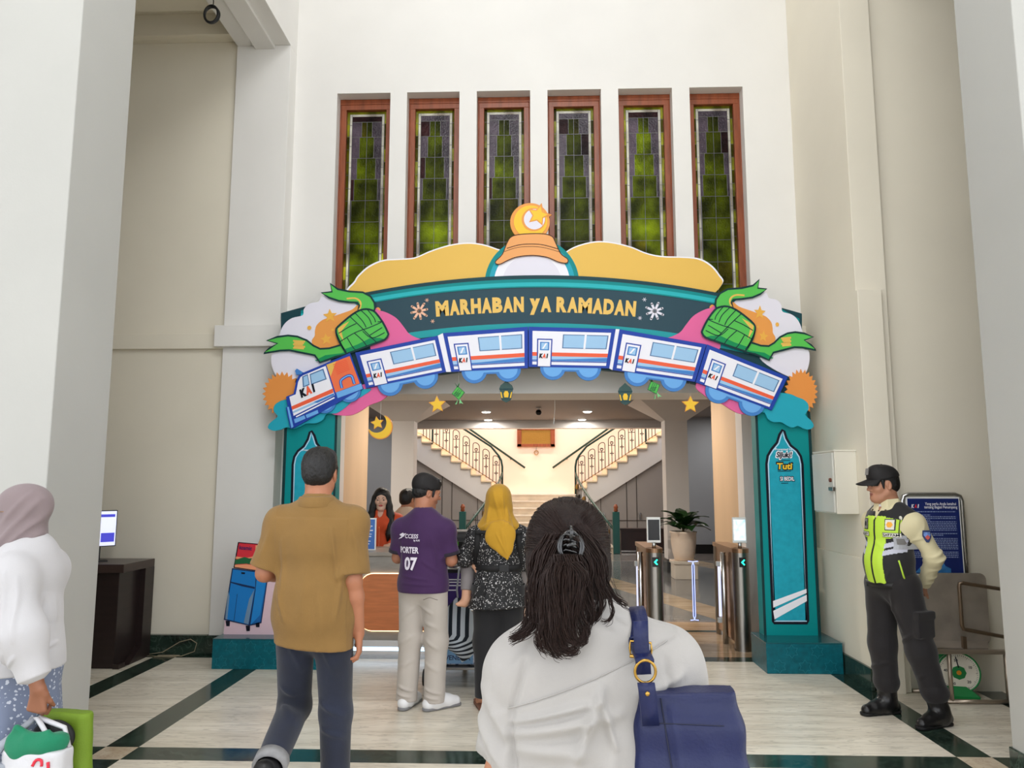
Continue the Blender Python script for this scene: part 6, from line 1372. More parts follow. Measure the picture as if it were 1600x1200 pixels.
    for s in 'LR':
        b, c = J['kn'+s], J['an'+s]; d = nrm(c-b); e = c-d*.075; u = nrm(np.cross(d, (1, 0, 0))); w2 = np.cross(d, u); q = MB()
        q.grid([[e+d*h+(u*math.cos(k)+w2*math.sin(k))*r for k in np.linspace(0, 2*PI, 25)[:-1]] for h, r in ((-.0, .064), (-.0, .074), (.055, .075), (.056, .06))], close_u=True); obj('turn_up', q, M('pale_denim', (140, 140, 142), .85, var=.1, vs=40), o, smooth=True)
    S_ = Soft((-.24, -.44, 0), (.24, .36, .48), .006); shoe(S_, J['anR'], J['toR'], 1.0, .11)
    a, b = J['anL'], J['toL']; d = nrm(b-a); S_.cap(a-V3(0, .05, -.02), a+d*.02, .045, .047, .03); S_.cap(a, a+d*.19+V3(0, .02, 0), .046, .034, .03); S_.cap(a, a+(J['knL']-a)*.2, .046, .046, .02)
    soft('shoe', S_, M('shoe_black'), t, pair=True)
    p = thing('phone', 'dark phone held by the man in the ochre shirt', 'phone', (-1.06+J['wrL'][0]+.07, 3.7+.315, 1.16), R(-20)); obj('case', MB().box(-.036, -.004, -.02, .036, .004, .12), blackm, p, bevel=.003); obj('screen', MB().box(-.033, .004, -.015, .033, .005, .115), M('dark_screen'), p)
ochre()

# ================================================================== security guard
def guard():
    rz = R(113); t = thing('person', 'security guard in yellow-green vest and black cap, hands behind back', 'person', (2.40, 5.44, 0), rz)
    J = joints(1.69, head=(.005, .030, 1.555), neck=(0, -.015, 1.410), shL=(-.170, -.045, 1.300), shR=(.170, -.03, 1.300), elL=(-.228, -.135, 1.075), elR=(.25, -.135, 1.085), wrL=(-.055, -.215, .865), wrR=(.07, -.205, .885), chest=(0, .0, 1.24), waist=(0, .01, 1.05), pelvis=(0, 0, .90),
               hipL=(-.095, 0, .87), hipR=(.095, 0, .87), knL=(-.15, -.05, .47), knR=(.125, -.01, .47), anL=(-.185, -.15, .09), anR=(.145, -.05, .09), toL=(-.19, .02, .03), toR=(.165, .11, .03))
    S_ = Soft((-.36, -.34, 0), (.36, .32, 1.72), .004)
    torso(S_, J, .0, 1.03); [arm(S_, J, s) for s in 'LR']; [leg(S_, J, s) for s in 'LR']; Rm = rotz(R(-20))@rotx(R(-5)); k = 1.0; c = J['head']; head(S_, c, Rm, k, False, J['neck'])
    S_.ell(c+Rm@V3(0, .05, -.085), (.05, .03, .025), .03)
    hand(S_, J['wrL'], (.75, -.25, -.55), (.1, -1, .2), 1, 1.0, (40, 45, 30)); hand(S_, J['wrR'], (-.6, -.35, -.7), (.1, 1, -.1), 1, 1.0, (30, 35, 30))
    sk = M('skin_guard', (176, 126, 100), .5, var=.06, vs=14)
    soft('body', S_, [sk, lipm], t, paint=lips_paint(c, Rm, k)); eyes(c, Rm, k, t); short_hair(c, Rm, k, t, puff=-.004, low=-.05)
    # trousers bloused into boots
    S_ = Soft((-.32, -.24, .1), (.32, .26, 1.02), .006); S_.ell(J['pelvis'], (.178, .140, .13), .04)
    for s in 'LR':
        a, b, d = J['hip'+s], J['kn'+s], J['an'+s]; e = d+(b-d)*.30; S_.cap(a, b, .106, .088, .05); S_.cap(b, e, .088, .078, .04); S_.ell(e+V3(0, 0, .015), (.080, .080, .05), .03)
    x = J['hipL']*.45+J['knL']*.55+V3(-.085, .0, 0); S_.box(x, (.022, .075, .085), .012, .012); S_.box(x+V3(-.008, 0, .06), (.022, .078, .026), .01, .006)
    fg = creases([((-0.1, 0.86), (-0.05, 0.7), .012, .006), ((-0.2, 0.6), (-0.08, 0.52), .012, .008), ((-0.22, 0.34), (-0.12, 0.28), .012, .010), ((-0.24, 0.27), (-0.13, 0.22), .010, .010), ((0.06, 0.36), (0.2, 0.3), .012, .009), ((-0.03, 0.8), (-0.12, 0.6), .014, .007)], 1)
    soft('trousers', S_, cloth('guard_trousers', (24, 20, 22), .8, .06), t, disp=lambda v: 1.4*fg(v)+.0025*waves(v, 5, 26, 6), smooth=2)
    S_ = Soft((-.30, -.22, 0), (.30, .32, .30), .005)
    for s in 'LR':
        shoe(S_, J['an'+s], J['to'+s], 1.02, .12); d = J['an'+s]; S_.cap(d+V3(0, 0, -.02), d+(J['kn'+s]-d)*.34, .060, .066, .02, flat=(0, 1)); S_.cap(d+V3(0, .02, 0), d+V3(0, .05, -.03), .045, .042, .03)
    soft('boot', S_, M('boot_leather', (22, 21, 22), .3, bump=.3, bs=40), t, pair=True)
    S_ = Soft((-.30, -.22, 0), (.30, .34, .05), .005)
    for s in 'LR': sole(S_, J['an'+s], J['to'+s], 1.04)
    soft('boot_sole', S_, M('sole_rubber', (14, 14, 15), .7), t, pair=True)
    # cream shirt with long sleeves
    S_ = Soft((-.38, -.32, .80), (.38, .26, 1.50), .005); torso(S_, J, .008, 1.05, .05)
    S_.clip((0, 0, .86), (0, 0, -1))
    for s in 'LR':
        a, b, d = J['sh'+s], J['el'+s], J['wr'+s]; S_.cap(a, b, .060, .056, .04); S_.cap(b, d+(b-d)*.08, .056, .042, .03, flat=(0, 1))
    S_.cap(J['neck']+V3(0, -.008, -.04), J['neck']+V3(0, .012, .045), .080, .068, .02, flat=(0, 1)); S_.cap(J['neck'], J['neck']+V3(0, .01, .1), .060, .061, .003, 'cut')
    S_.cap(J['neck']+V3(0, .07, .05), J['neck']+V3(0, .10, -.03), .022, .008, .003, 'cut')
    fs = creases([((-.09, 1.24), (.0, 1.18), .010, .006), ((-.17, 1.13), (-.08, 1.08), .010, .009), ((-.19, 1.09), (-.11, 1.05), .009, .010), ((-.2, 1.02), (-.13, .99), .009, .009), ((-.22, .96), (-.16, .93), .010, .008), ((-.05, 1.30), (-.02, 1.2), .012, .005), ((-.22, .91), (-.17, .89), .008, .006)], -1, 1)
    crm = cloth('cream_uniform', (212, 202, 164), .75, .03, .12, 300); so = soft('shirt', S_, crm, t, disp=lambda v: fs(v)+.002*waves(v, 7, 30, 6), smooth=2); SHIRT = S_
    for sx in (-1, 1):
        q = MB(); n = J['neck']; q.add([n+V3(sx*.008, .085, .018), n+V3(sx*.05, .07, .045), n+V3(sx*.078, .0, .052), n+V3(sx*.088, .01, -.0), n+V3(sx*.070, .078, -.035), n+V3(sx*.045, .100, -.048)], [(0, 1, 5), (1, 2, 4, 5), (2, 3, 4)]); o = obj('collar', q, crm, so, solid=.006, smooth=False)
        q = MB(); q.ell(n+V3(sx*.055, .094, -.030), (.012, .004, .010), 10, 6); obj('collar_badge', q, M('badge_dark', (90, 82, 70), .4, metal=.6), o, smooth=True)
    q = MB(); q.ell(J['neck']+V3(0, .055, .0), (.045, .028, .035), 14, 10); obj('undershirt', q, M('tee_white', (226, 226, 226), .8), so, smooth=True)
    # vest
    S_ = Soft((-.30, -.22, .84), (.30, .30, 1.45), .005)
    S_.ell(J['pelvis']+V3(0, 0, .0), (.178, .138, .13), .05); S_.ell(J['waist'], (.170, .140, .16), .05); S_.ell(J['chest']+V3(0, 0, -.01), (.178, .134, .17), .05); S_.ell(J['waist']+V3(0, .055, -.03), (.13, .10, .14), .07)
    for s, sx in (('L', -1), ('R', 1)): S_.cap(J['neck']+V3(sx*.075, -.005, -.032), J['sh'+s]+V3(-sx*.012, 0, .016), .062, .064, .04)
    S_.ell(J['chest']+V3(0, 0, .08), (.155, .118, .08), .04)
    S_.clip((0, 0, .888), (0, 0, -1)); S_.cap(J['neck']+V3(0, .0, -.06), J['neck']+V3(0, .01, .1), .066, .075, .006, 'cut'); S_.cap(J['neck']+V3(0, .10, .05), J['neck']+V3(0, .14, -.085), .05, .008, .006, 'cut')
    for s, sx in (('L', -1), ('R', 1)): S_.cap(J['sh'+s]+V3(sx*.075, 0, -.02), J['el'+s]+V3(sx*.02, .05, .10), .066, .062, .006, 'cut')
    def paint(cn):
        ax = np.abs(cn[:, 0]); z = cn[:, 2]; fr = cn[:, 1] > .02; m = np.ones(len(cn), int)
        m[fr & (ax < .078+.0*z)] = 0; m[fr & (z > 1.195+.20*(ax-.08)) & (z < 1.335-.25*np.maximum(ax-.10, 0)) & (ax < .155)] = 0
        st = 1.150+.34*(ax-.08)
        m[fr & (ax > .072) & (np.abs(z-st) < .016)] = 2; m[fr & (ax > .072) & (np.abs(z-st+.048) < .017)] = 2; m[fr & (ax < .006)] = 1
        m[(z > 1.345)] = 1; return m
    fv = creases([((-0.05, 1.1), (-0.05, 0.95), .02, .004), ((-0.12, 1), (-0.06, 0.9), .012, .006), ((0, 1.18), (-0.08, 1.13), .012, .005)], 1)
    hv = M('hi_vis_green', (186, 222, 66), .6, bump=.1, bs=300); vo = soft('safety_vest', S_, [hv, cloth('vest_black', (28, 27, 30), .75, .03), M('reflective_silver', (188, 190, 204), .35)], t, disp=lambda v: fv(v)+.0018*waves(v, 12, 26, 5), paint=paint, smooth=2)
    D = (0, -1, 0); X, Z = (1, 0, 0), (0, 0, 1)
    def pt(nm, c_, w_, h, m, par=vo, off=.004, sh=None): return obj(nm, patch(S_, c_, D, X, Z, w_, h, off, shape=sh), m, par, solid=.002)
    wm = M('patch_white', (220, 218, 206), .5); 
    o = pt('badge_patch', (-.105, .4, 1.290), .058, .075, M('patch_black', (24, 24, 26), .5)); pt('badge_field', (-.105, .4, 1.290), .048, .064, wm, o, .0058); pt('badge_emblem', (-.105, .4, 1.290), .036, .036, M('emblem_orange', (236, 168, 50), .45), o, .0075, lambda u: 1-abs(u-.5))
    o = pt('badge_patch', (.085, .4, 1.290), .050, .075, M('patch_black')); pt('badge_field', (.085, .4, 1.290), .040, .064, M('patch_grey', (120, 118, 116), .5), o, .0058); pt('badge_emblem', (.085, .4, 1.290), .026, .03, M('patch_black'), o, .0075, lambda u: 1-abs(u-.5))
    for cx, w_, tx in ((-.112, .098, 'SATPAM'), (.092, .085, 'SECURITY')):
        o = pt('name_strip', (cx, .4, 1.222), w_, .030, M('patch_black')); pt('strip_field', (cx, .4, 1.222), w_-.006, .024, wm, o, .0058); q = MB(); letters(q, tx, (cx, .4, 1.222), -np.array(X), Z, .024, 0, .02, w_*.86); wrap(q, S_, D, .0085); obj('lettering', q, INK, o, fixn=False)
    o = pt('id_card', (-.150, .4, 1.175), .060, .092, M('card_film', (168, 170, 176), .15)); pt('card_photo', (-.150, .4, 1.180), .03, .04, M('patch_grey'), o, .006); q = MB(); q.tube(project(S_, [(-.150, .4, 1.34), (-.150, .4, 1.29), (-.15, .4, 1.225)], D, .008), .003, 5); obj('card_cord', q, blackm, o, smooth=True); q = MB(); q.ell(project(S_, [(-.150, .4, 1.335)], D, .006)[0], (.014, .005, .014), 12, 8); obj('card_reel', q, wm, o, smooth=True)
    q = MB(); q.tube(project(S_, [(-.150, .4, 1.06), (-.155, .4, .99), (-.160, .4, .925)], D, .003), .006, 6); obj('pocket_piping', q, hv, vo, smooth=True)
    q = MB(); q.tube(project(S_, [(0, .4, z) for z in np.linspace(.895, 1.33, 24)], D, .002), .004, 6); obj('zip', q, M('zip_dark', (30, 34, 20), .5), vo, smooth=True)
    # sleeve emblem
    dv = nrm((.85, -.30, 0)); cc = J['shL']+(J['elL']-J['shL'])*.36; uz = V3(0, 0, 1); ux = nrm(np.cross(uz, dv))
    o = obj('sleeve_emblem', patch(SHIRT, cc-dv*.2, dv, ux, uz, .062, .078, .011, shape=lambda u: .25+.75*min(1, u*1.9)), M('emblem_navy', (44, 58, 104), .5), so, solid=.002)
    obj('emblem_border', patch(SHIRT, cc-dv*.2+uz*.008, dv, ux, uz, .048, .040, .013, shape=lambda u: .3+.7*min(1, u*2)), M('emblem_blue', (120, 150, 214), .5), o, solid=.001); obj('emblem_disc', patch(SHIRT, cc-dv*.2-uz*.006, dv, ux, uz, .030, .030, .0145, shape=lambda u: max(.05, math.sin(PI*min(.98, max(.02, u))))), M('emblem_red', (196, 90, 84), .5), o, solid=.001)
    q = MB(); q.tube([V3(-.172, -.02, .89)+V3(0, .02*math.cos(a), .018*math.sin(a)-.01) for a in np.linspace(-PI, 0, 10)], .003, 6); obj('belt_ring', q, steel, t, smooth=True)
    q = MB(); q.grid([[J['pelvis']+V3(.182*math.cos(a), .148*math.sin(a)-.0, h) for a in np.linspace(0, 2*PI, 41)[:-1]] for h in (-.03, .012)], close_u=True); obj('belt', q, M('belt_black', (18, 18, 18), .4), t, solid=.005, smooth=True)
    # cap
    S_ = Soft(c-.2, c+.24, .004); P = lambda *a: c+Rm@V3(*a)
    S_.ell(P(0, -.012, .048), (.087, .108, .090), .01, 'add', Rm); S_.ell(P(0, .035, .085), (.062, .055, .052), .03, 'add', Rm); S_.clip(P(0, 0, .040), Rm@V3(0, -.10, -1)); S_.ell(P(0, -.012, .035), (.079, .098, .080), .004, 'cut', Rm)
    co = soft('cap', S_, M('cap_black', (22, 19, 20), .7, bump=.1, bs=250), t, smooth=1)
    G = [[P((.074-.012*u*0)*math.sin(a)*(1-.05*u), .070*math.cos(a)*.9+.02+u*.098*math.cos(a)**.7, .048-.026*u-.020*u*math.sin(a)**2-.006*abs(math.sin(a))) for a in np.linspace(-1.35, 1.35, 17)] for u in np.linspace(0, 1, 7)]
    vi = obj('visor', MB().grid(G), M('cap_black'), co, solid=.005, smooth=True)
    q = MB(); q.tube([p+Rm@V3(0, .002, .004) for p in G[0][1:-1]], .0028, 6); obj('white_piping', q, WHITE, co, smooth=True)
    q = MB(); q.box(-.02, 0, -.022, .02, .004, .022); q.v = [tuple(P(p[0], .093+p[1]-.25*p[2], .098+p[2])) for p in q.v]; obj('cap_badge', q, M('patch_grey'), co)
    q = MB(); q.ell(P(0, -.012, .138), (.007, .007, .004), 10, 6); obj('cap_button', q, M('cap_black'), co, smooth=True)
    # radio in his hand
    r = thing('radio', 'small black radio held behind the guard', 'radio', tuple(np.array(t.location)+rotz(rz)@V3(.02, -.262, .775)), rz); obj('case', MB().box(-.022, -.014, 0, .022, .014, .08), blackm, r, bevel=.004); obj('aerial', MB().tube([(.012, 0, .08), (.012, 0, .12)], .004, 8), blackm, r, smooth=True)
guard()
# ================================================================== porter in the purple polo shirt
def porter():
    rz = R(-14); t = thing('person', 'porter in purple polo shirt, black cap and pale trousers, seen from behind', 'person', (-.83, 5.6, 0), rz)
    J = joints(1.62, head=(.0, .055, 1.495), neck=(0, -.015, 1.335), shL=(-.170, -.01, 1.235), shR=(.170, -.01, 1.235), elL=(-.205, .01, 1.03), elR=(.205, .02, 1.02), wrL=(-.12, .24, 1.08), wrR=(.13, .27, 1.14), chest=(0, 0, 1.19), waist=(0, .01, 1.0), pelvis=(0, 0, .86),
               hipL=(-.09, 0, .83), hipR=(.09, 0, .83), knL=(-.10, .02, .46), knR=(.095, .03, .46), anL=(-.105, -.02, .08), anR=(.095, .0, .08), toL=(-.10, .15, .03), toR=(.19, .12, .03))
    S_ = Soft((-.32, -.22, 0), (.34, .42, 1.66), .005); torso(S_, J); [arm(S_, J, s) for s in 'LR']; [leg(S_, J, s) for s in 'LR']
    c = J['head']; Rm = rotz(R(-52))@rotx(R(-12)); head(S_, c, Rm, .98, False, J['neck']); hand(S_, J['wrR'], (-.1, .8, .5), (-.9, 0, .3), -1, .95, (35, 40, 30)); hand(S_, J['wrL'], (.5, .8, .3), (.6, -.1, .7), -1, .95, (35, 40, 30))
    sk = M('skin_porter', (166, 112, 86), .5, var=.05, vs=14); soft('body', S_, [sk, lipm], t, paint=lips_paint(c, Rm, .98)); eyes(c, Rm, .98, t); short_hair(c, Rm, .98, t, puff=-.004, low=-.05)
    S_ = Soft(c-.19, c+.19, .005); P = lambda *a: c+Rm@V3(*a)
    S_.ell(P(0, -.018, .048), (.086, .108, .088), .01, 'add', Rm); S_.ell(P(0, -.05, .075), (.07, .07, .06), .03, 'add', Rm); S_.clip(P(0, 0, .012), Rm@V3(0, .32, -1)); S_.ell(P(0, -.015, .03), (.078, .098, .078), .004, 'cut', Rm); soft('cap', S_, M('cap_black'), t)
    S_ = Soft((-.33, -.22, .72), (.33, .26, 1.42), .005); torso(S_, J, .016, 1.07, .05); S_.cap((0, 0, .76), (0, 0, 1.0), .172, .15, .06, sq=((0, 1, 0), 1.2)); S_.clip((0, 0, .80), (0, 0, -1))
    for s in 'LR': a, b = J['sh'+s], J['el'+s]; S_.cap(a, a+(b-a)*.80, .062, .068, .045, flat=(0, 1))
    S_.cap(J['neck'], J['neck']+V3(0, .01, .1), .056, .057, .003, 'cut')
    f = creases([((.10, 1.20), (.13, 1.0), .010, .006), ((-.13, 1.16), (-.11, .98), .012, .006), ((-.12, .92), (.08, .90), .010, .006), ((-.1, .87), (.12, .86), .010, .005), ((.05, 1.02), (.14, .95), .012, .006)])
    pur = cloth('purple_polo', (58, 26, 74), .8, .05, .15, 300); o = soft('polo_shirt', S_, pur, t, disp=lambda v: f(v)+.002*waves(v, 3, 26, 6), smooth=2)
    blk = cloth('polo_trim', (34, 26, 42), .8); q = MB(); q.grid([[J['neck']+V3((.064+dr)*math.cos(a), (.062+dr)*math.sin(a)+h*.1, h) for a in np.linspace(0, 2*PI, 33)[:-1]] for h, dr in ((.048, -.004), (.052, .0), (.044, .006), (.004, .014), (.0, .01))], close_u=True); obj('collar', q, blk, o, smooth=True)
    for s in 'LR':
        a, b = J['sh'+s], J['el'+s]; d = nrm(b-a); e = a+(b-a)*.78; u = nrm(np.cross(d, V3(0, 1, 0))); w2 = np.cross(d, u); q = MB()
        q.grid([[e+d*h+(u*math.cos(k)+w2*math.sin(k))*r for k in np.linspace(0, 2*PI, 25)[:-1]] for h, r in ((-.016, .069), (-.014, .0715), (.008, .072), (.008, .066))], close_u=True); obj('sleeve_trim', q, blk, o, smooth=True)
    q = MB(); X, Z = (1, 0, 0), (0, 0, 1); pw = M('print_white', (222, 216, 228), .6)
    letters(q, 'CCESS', (-.035, -.4, 1.195), np.array(X), np.array(Z)+.15*np.array(X), .040, 0, .02, .105); q.prism([(-.150, -.4, 1.172), (-.120, -.4, 1.18), (-.078, -.4, 1.214), (-.09, -.4, 1.214)], (0, .001, 0)); q.prism([(-.138, -.4, 1.204), (-.108, -.4, 1.218), (-.092, -.4, 1.206), (-.10, -.4, 1.19), (-.13, -.4, 1.196)], (0, .001, 0)); letters(q, 'by KAI', (.005, -.4, 1.165), X, Z, .018, 0, .03, .045)
    letters(q, 'PORTER', (-.060, -.4, 1.098), X, Z, .058, 0, .035, .160); letters(q, '07', (-.040, -.4, 1.005), X, Z, .115, 0, .04, .105); wrap(q, S_, (0, 1, 0), .011); obj('back_print', q, pw, o, fixn=False)
    S_ = Soft((-.26, -.24, .02), (.26, .24, .95), .005); S_.ell(J['pelvis']+V3(0, -.005, -.02), (.146, .108, .12), .04)
    for s in 'LR': a, b, d = J['hip'+s], J['kn'+s], J['an'+s]; S_.cap(a, b, .092, .080, .05); S_.cap(b, d+V3(0, 0, -.03), .079, .074, .04, flat=(0, 1))
    fp = creases([((-.14, .16), (-.05, .13), .010, .010), ((-.15, .11), (-.06, .09), .009, .010), ((.05, .15), (.15, .12), .010, .010), ((.05, .10), (.14, .085), .008, .009), ((-.02, .72), (.10, .66), .012, .006), ((-.03, .70), (-.12, .62), .012, .006), ((-.05, .50), (-.14, .44), .014, .007), ((.04, .48), (.13, .42), .014, .007), ((.03, .60), (.13, .56), .014, .006), ((-.05, .33), (-.14, .28), .014, .006), ((.04, .32), (.14, .27), .014, .006)])
    tr = soft('trousers', S_, cloth('stone_trousers', (180, 172, 164), .8, .03, .2, 250), t, disp=lambda v: 1.3*fp(v)+.002*waves(v, 4, 26, 6), smooth=2)
    q = MB(); q.tube([p for p in project(S_, [(x, -.4, .775-.02*abs(x-.09)/.05) for x in np.linspace(.04, .14, 8)], (0, 1, 0), .002)], .002, 5); obj('pocket_welt', q, M('pocket_dark', (110, 102, 96), .8), tr, smooth=True)
    S_ = Soft((-.26, -.24, 0), (.36, .34, .16), .005); [shoe(S_, J['an'+s], J['to'+s], 1.02, .08) for s in 'LR']; soft('trainer', S_, M('trainer_white', (222, 222, 224), .5), t, pair=True)
    S_ = Soft((-.26, -.24, 0), (.36, .36, .05), .005); [sole(S_, J['an'+s], J['to'+s], 1.03) for s in 'LR']; soft('trainer_sole', S_, M('sole_grey', (120, 120, 122), .6), t, pair=True)
    p = thing('paper_slip', 'green and white paper slip held by the porter', 'paper', (-.655, 5.90, 1.10), R(-30)); obj('sheet', MB().box(-.07, -.02, .0, .07, -.019, .03).box(-.05, -.022, .02, .05, -.02, .07), M('slip_green', (96, 158, 60), .6), p)
porter()

# ================================================================== woman with the mustard headscarf, a baby strapped in front
def scarf_head(S_, c, Rm, k=1.0, g=.012):
    P = lambda *a: np.array(c)+Rm@(np.array(a)*k)
    S_.ell(P(0, -.016, .034), np.array((.078+g, .100+g, .086+g))*k, .02, 'add', Rm); S_.ell(P(0, -.02, -.05), np.array((.078+g, .084+g, .09+g))*k, .04, 'add', Rm); S_.ell(P(0, -.05, .03), np.array((.066+g, .078+g, .072+g))*k, .03, 'add', Rm); return P
def mustard():
    t = thing('person', 'woman in mustard headscarf and black floral blouse, seen from behind', 'person', (-.29, 5.6, 0))
    J = joints(1.53, shL=(-.158, -.01, 1.185), shR=(.158, -.01, 1.185), elL=(-.245, .03, 1.03), wrL=(-.20, .27, 1.06), elR=(.20, .06, 1.0), wrR=(.10, .25, 1.02), head=(.0, .01, 1.43), anL=(-.095, -.01, .08), knL=(-.09, .02, .45), toL=(-.15, .11, .03), anR=(.10, .02, .08))
    S_ = Soft((-.32, -.22, 0), (.3, .42, 1.56), .005); torso(S_, J, .0, .96); [arm(S_, J, s, 0, .95) for s in 'LR']; [leg(S_, J, s) for s in 'LR']; head(S_, J['head'], I3, .97, True, J['neck']); hand(S_, J['wrL'], (.1, .9, -.2), (.3, 0, -1), 1, .9, (30, 35, 25)); hand(S_, J['wrR'], (-.7, .6, .1), (-.5, .5, .7), 1, .9, (30, 35, 25))
    soft('body', S_, [skin_a, lipm], t, paint=lips_paint(J['head'], I3, .97)); eyes(J['head'], I3, .97, t)
    fl = Mspots('black_floral_cloth', (22, 22, 24), (196, 194, 194), 78, .27)
    S_ = Soft((-.36, -.26, .66), (.34, .42, 1.32), .005); torso(S_, J, .014, 1.02, .05); S_.cap((0, 0, .70), (0, 0, .95), .215, .13, .04, sq=((0, 1, 0), 1.3)); S_.clip((0, 0, .70), (.06, 0, -1))
    for s in 'LR': a, b, d = J['sh'+s], J['el'+s], J['wr'+s]; S_.cap(a, b, .062, .062, .04); S_.cap(b, d+(b-d)*.12, .062, .044, .03, flat=(0, 1))
    S_.cap(J['neck'], J['neck']+V3(0, .01, .1), .052, .054, .003, 'cut')
    f = creases([((-.18, .72), (-.10, .92), .016, .010), ((-.10, .70), (-.05, .93), .014, .010), ((0, .70), (0, .92), .014, .010), ((.08, .70), (.04, .92), .014, .010), ((.16, .72), (.09, .92), .016, .010), ((-.1, 1.15), (-.05, 1.0), .014, .005), ((.1, 1.15), (.06, 1.0), .014, .005)])
    bl = soft('blouse', S_, fl, t, disp=lambda v: f(v)+.002*waves(v, 5, 26, 6), smooth=2); BL = S_
    S_ = Soft((-.28, -.24, .05), (.28, .26, .86), .006); S_.ell(J['pelvis'], (.170, .13, .13), .04)
    for s in 'LR': a, b, d = J['hip'+s], J['kn'+s], J['an'+s]; S_.cap(a, b, .105, .085, .06); S_.cap(b, d, .085, .068, .05, flat=(0, 1))
    soft('trousers', S_, cloth('soft_black', (22, 22, 25), .85), t, disp=lambda v: .003*waves(v, 6, 22, 6, (1, 1, .3)), smooth=2)
    S_ = Soft((-.28, -.2, 0), (.28, .3, .1), .005); [S_.cap(J['an'+s]*V3(1, 1, 0)+V3(0, -.04, .012), J['to'+s]*V3(1, 1, 0)+V3(0, .02, .012), .036, .036, .01) for s in 'LR']; [S_.cap(J['an'+s]*.35+J['to'+s]*.65+V3(-.035, 0, .012), J['an'+s]*.35+J['to'+s]*.65+V3(.035, 0, .012), .022, .022, .01) for s in 'LR']; S_.clip((0, 0, .05), (0, 0, 1)); S_.clip((0, 0, .002), (0, 0, -1)); soft('sandal', S_, M('sandal_brown', (110, 66, 44), .5), t, pair=True)
    S_ = Soft((-.26, -.26, .98), (.26, .26, 1.60), .004); c = J['head']; P = scarf_head(S_, c, I3, .99, .014); S_.ell(P(0, .12, -.03), (.056, .07, .085), .02, 'cut')
    S_.cap(c+V3(0, -.02, -.07), c+V3(.0, -.02, -.17), .092, .160, .05, sq=((0, 1, 0), 1.30)); S_.clip((0, 0, 1.232), (0, 0, -1))
    pts = [(c+V3(0, -.095, -.12), .085), (V3(.02, -.140, 1.20), .105), (V3(.05, -.155, 1.12), .056), (V3(.068, -.155, 1.045), .010)]
    for (a, ra), (b, rb) in zip(pts[:-1], pts[1:]): S_.cap(a, b, ra, rb, .03, sq=((0, 1, 0), 3.2))
    f2 = creases([((-.03, 1.50), (.02, 1.30), .012, .006), ((.03, 1.52), (.04, 1.28), .010, .007), ((-.06, 1.42), (-.08, 1.28), .010, .006), ((.06, 1.40), (.075, 1.28), .010, .006), ((-.02, 1.30), (-.12, 1.25), .010, .007), ((.03, 1.24), (.06, 1.08), .010, .006), ((-.01, 1.22), (.05, 1.10), .008, .004)])
    soft('headscarf', S_, cloth('mustard_cloth', (178, 134, 28), .8, .06, .15, 260), t, disp=lambda v: 1.4*f2(v)+.0022*waves(v, 8, 34, 6, (1, 1, .4)), smooth=2)
    ny = M('black_webbing', (16, 16, 18), .7)
    q = MB().grid([[p+V3(0, 0, h) for p in project(BL, [(x, -.5, 1.225-.02*abs(x)) for x in np.linspace(-.16, .17, 22)], (0, 1, 0), .030)] for h in (-.013, .013)]); o = obj('carrier_strap', q, ny, t, solid=.006, smooth=True)
    for sx in (-1, 1): obj('shoulder_strap', MB().grid([[p+V3(w_, 0, 0) for p in project(BL, [(sx*.155+sx*.012*math.sin(z*9), -.5, z) for z in np.linspace(.99, 1.235, 14)], (0, 1, 0), .008)] for w_ in (-.02, .02)]), ny, t, solid=.008, smooth=True)
    q = MB().grid([[p+V3(0, 0, h) for p in project(BL, [(x, -.5, .975) for x in np.linspace(-.165, .165, 24)], (0, 1, 0), .006)] for h in (-.022, .022)]); wb = obj('waist_belt', q, ny, t, solid=.008, smooth=True); obj('buckle', MB().box(-.03, -.012, -.026, .04, .012, .026), blackm, wb, bevel=.005); wb.children[0].location = project(BL, [(.04, -.5, .975)], (0, 1, 0), .012)[0]
    # the baby she carries
    b = thing('person', 'baby in grey trousers carried in front of the woman in mustard headscarf', 'person', (-.32, 5.86, .78)); L = lambda x, y, z: V3(x+.32, y-5.86, z-.78)
    S_ = Soft((-.34, -.30, -.12), (.26, .16, .62), .005); S_.ell(L(-.31, 5.86, 1.0), (.085, .075, .15), .03); hc = L(-.31, 5.85, 1.24)
    q = hc; S_.ell(q, (.066, .078, .075), .02); S_.ell(q+V3(0, -.03, -.03), (.05, .045, .045), .02); [S_.ell(q+V3(.066*s, 0, -.005), (.010, .014, .018), .006) for s in (-1, 1)]; S_.ell(q+V3(0, -.076, -.015), (.010, .010, .010), .008); S_.cap(q, L(-.31, 5.86, 1.1), .04, .05, .02)
    an = L(-.525, 5.64, .735)
    S_.chain([L(-.36, 5.84, .90), L(-.515, 5.70, .955), an], [.058, .046, .032], .02); S_.chain([an, an+V3(-.012, -.0, -.02), an+V3(-.055, -.012, -.028)], [.03, .026, .016], .02); [S_.cap(an+V3(-.05, -.02+.009*i, -.026), an+V3(-.070+.003*abs(i-1), -.024+.010*i, -.026), .008, .007, .003) for i in range(5)]
    S_.chain([L(-.26, 5.84, .90), L(-.14, 5.74, .93), L(-.13, 5.78, .80)], [.055, .044, .03], .02); S_.chain([L(-.38, 5.84, 1.09), L(-.47, 5.74, 1.02), L(-.462, 5.62, .975)], [.036, .030, .022], .02); S_.chain([L(-.24, 5.84, 1.09), L(-.2, 5.8, 1.0), L(-.22, 5.78, .93)], [.036, .03, .022], .02)
    hand(S_, L(-.462, 5.62, .975), (.25, -.5, -.75), (.8, 0, .3), 1, .55, (30, 35, 25)); soft('body', S_, skin_c, b)
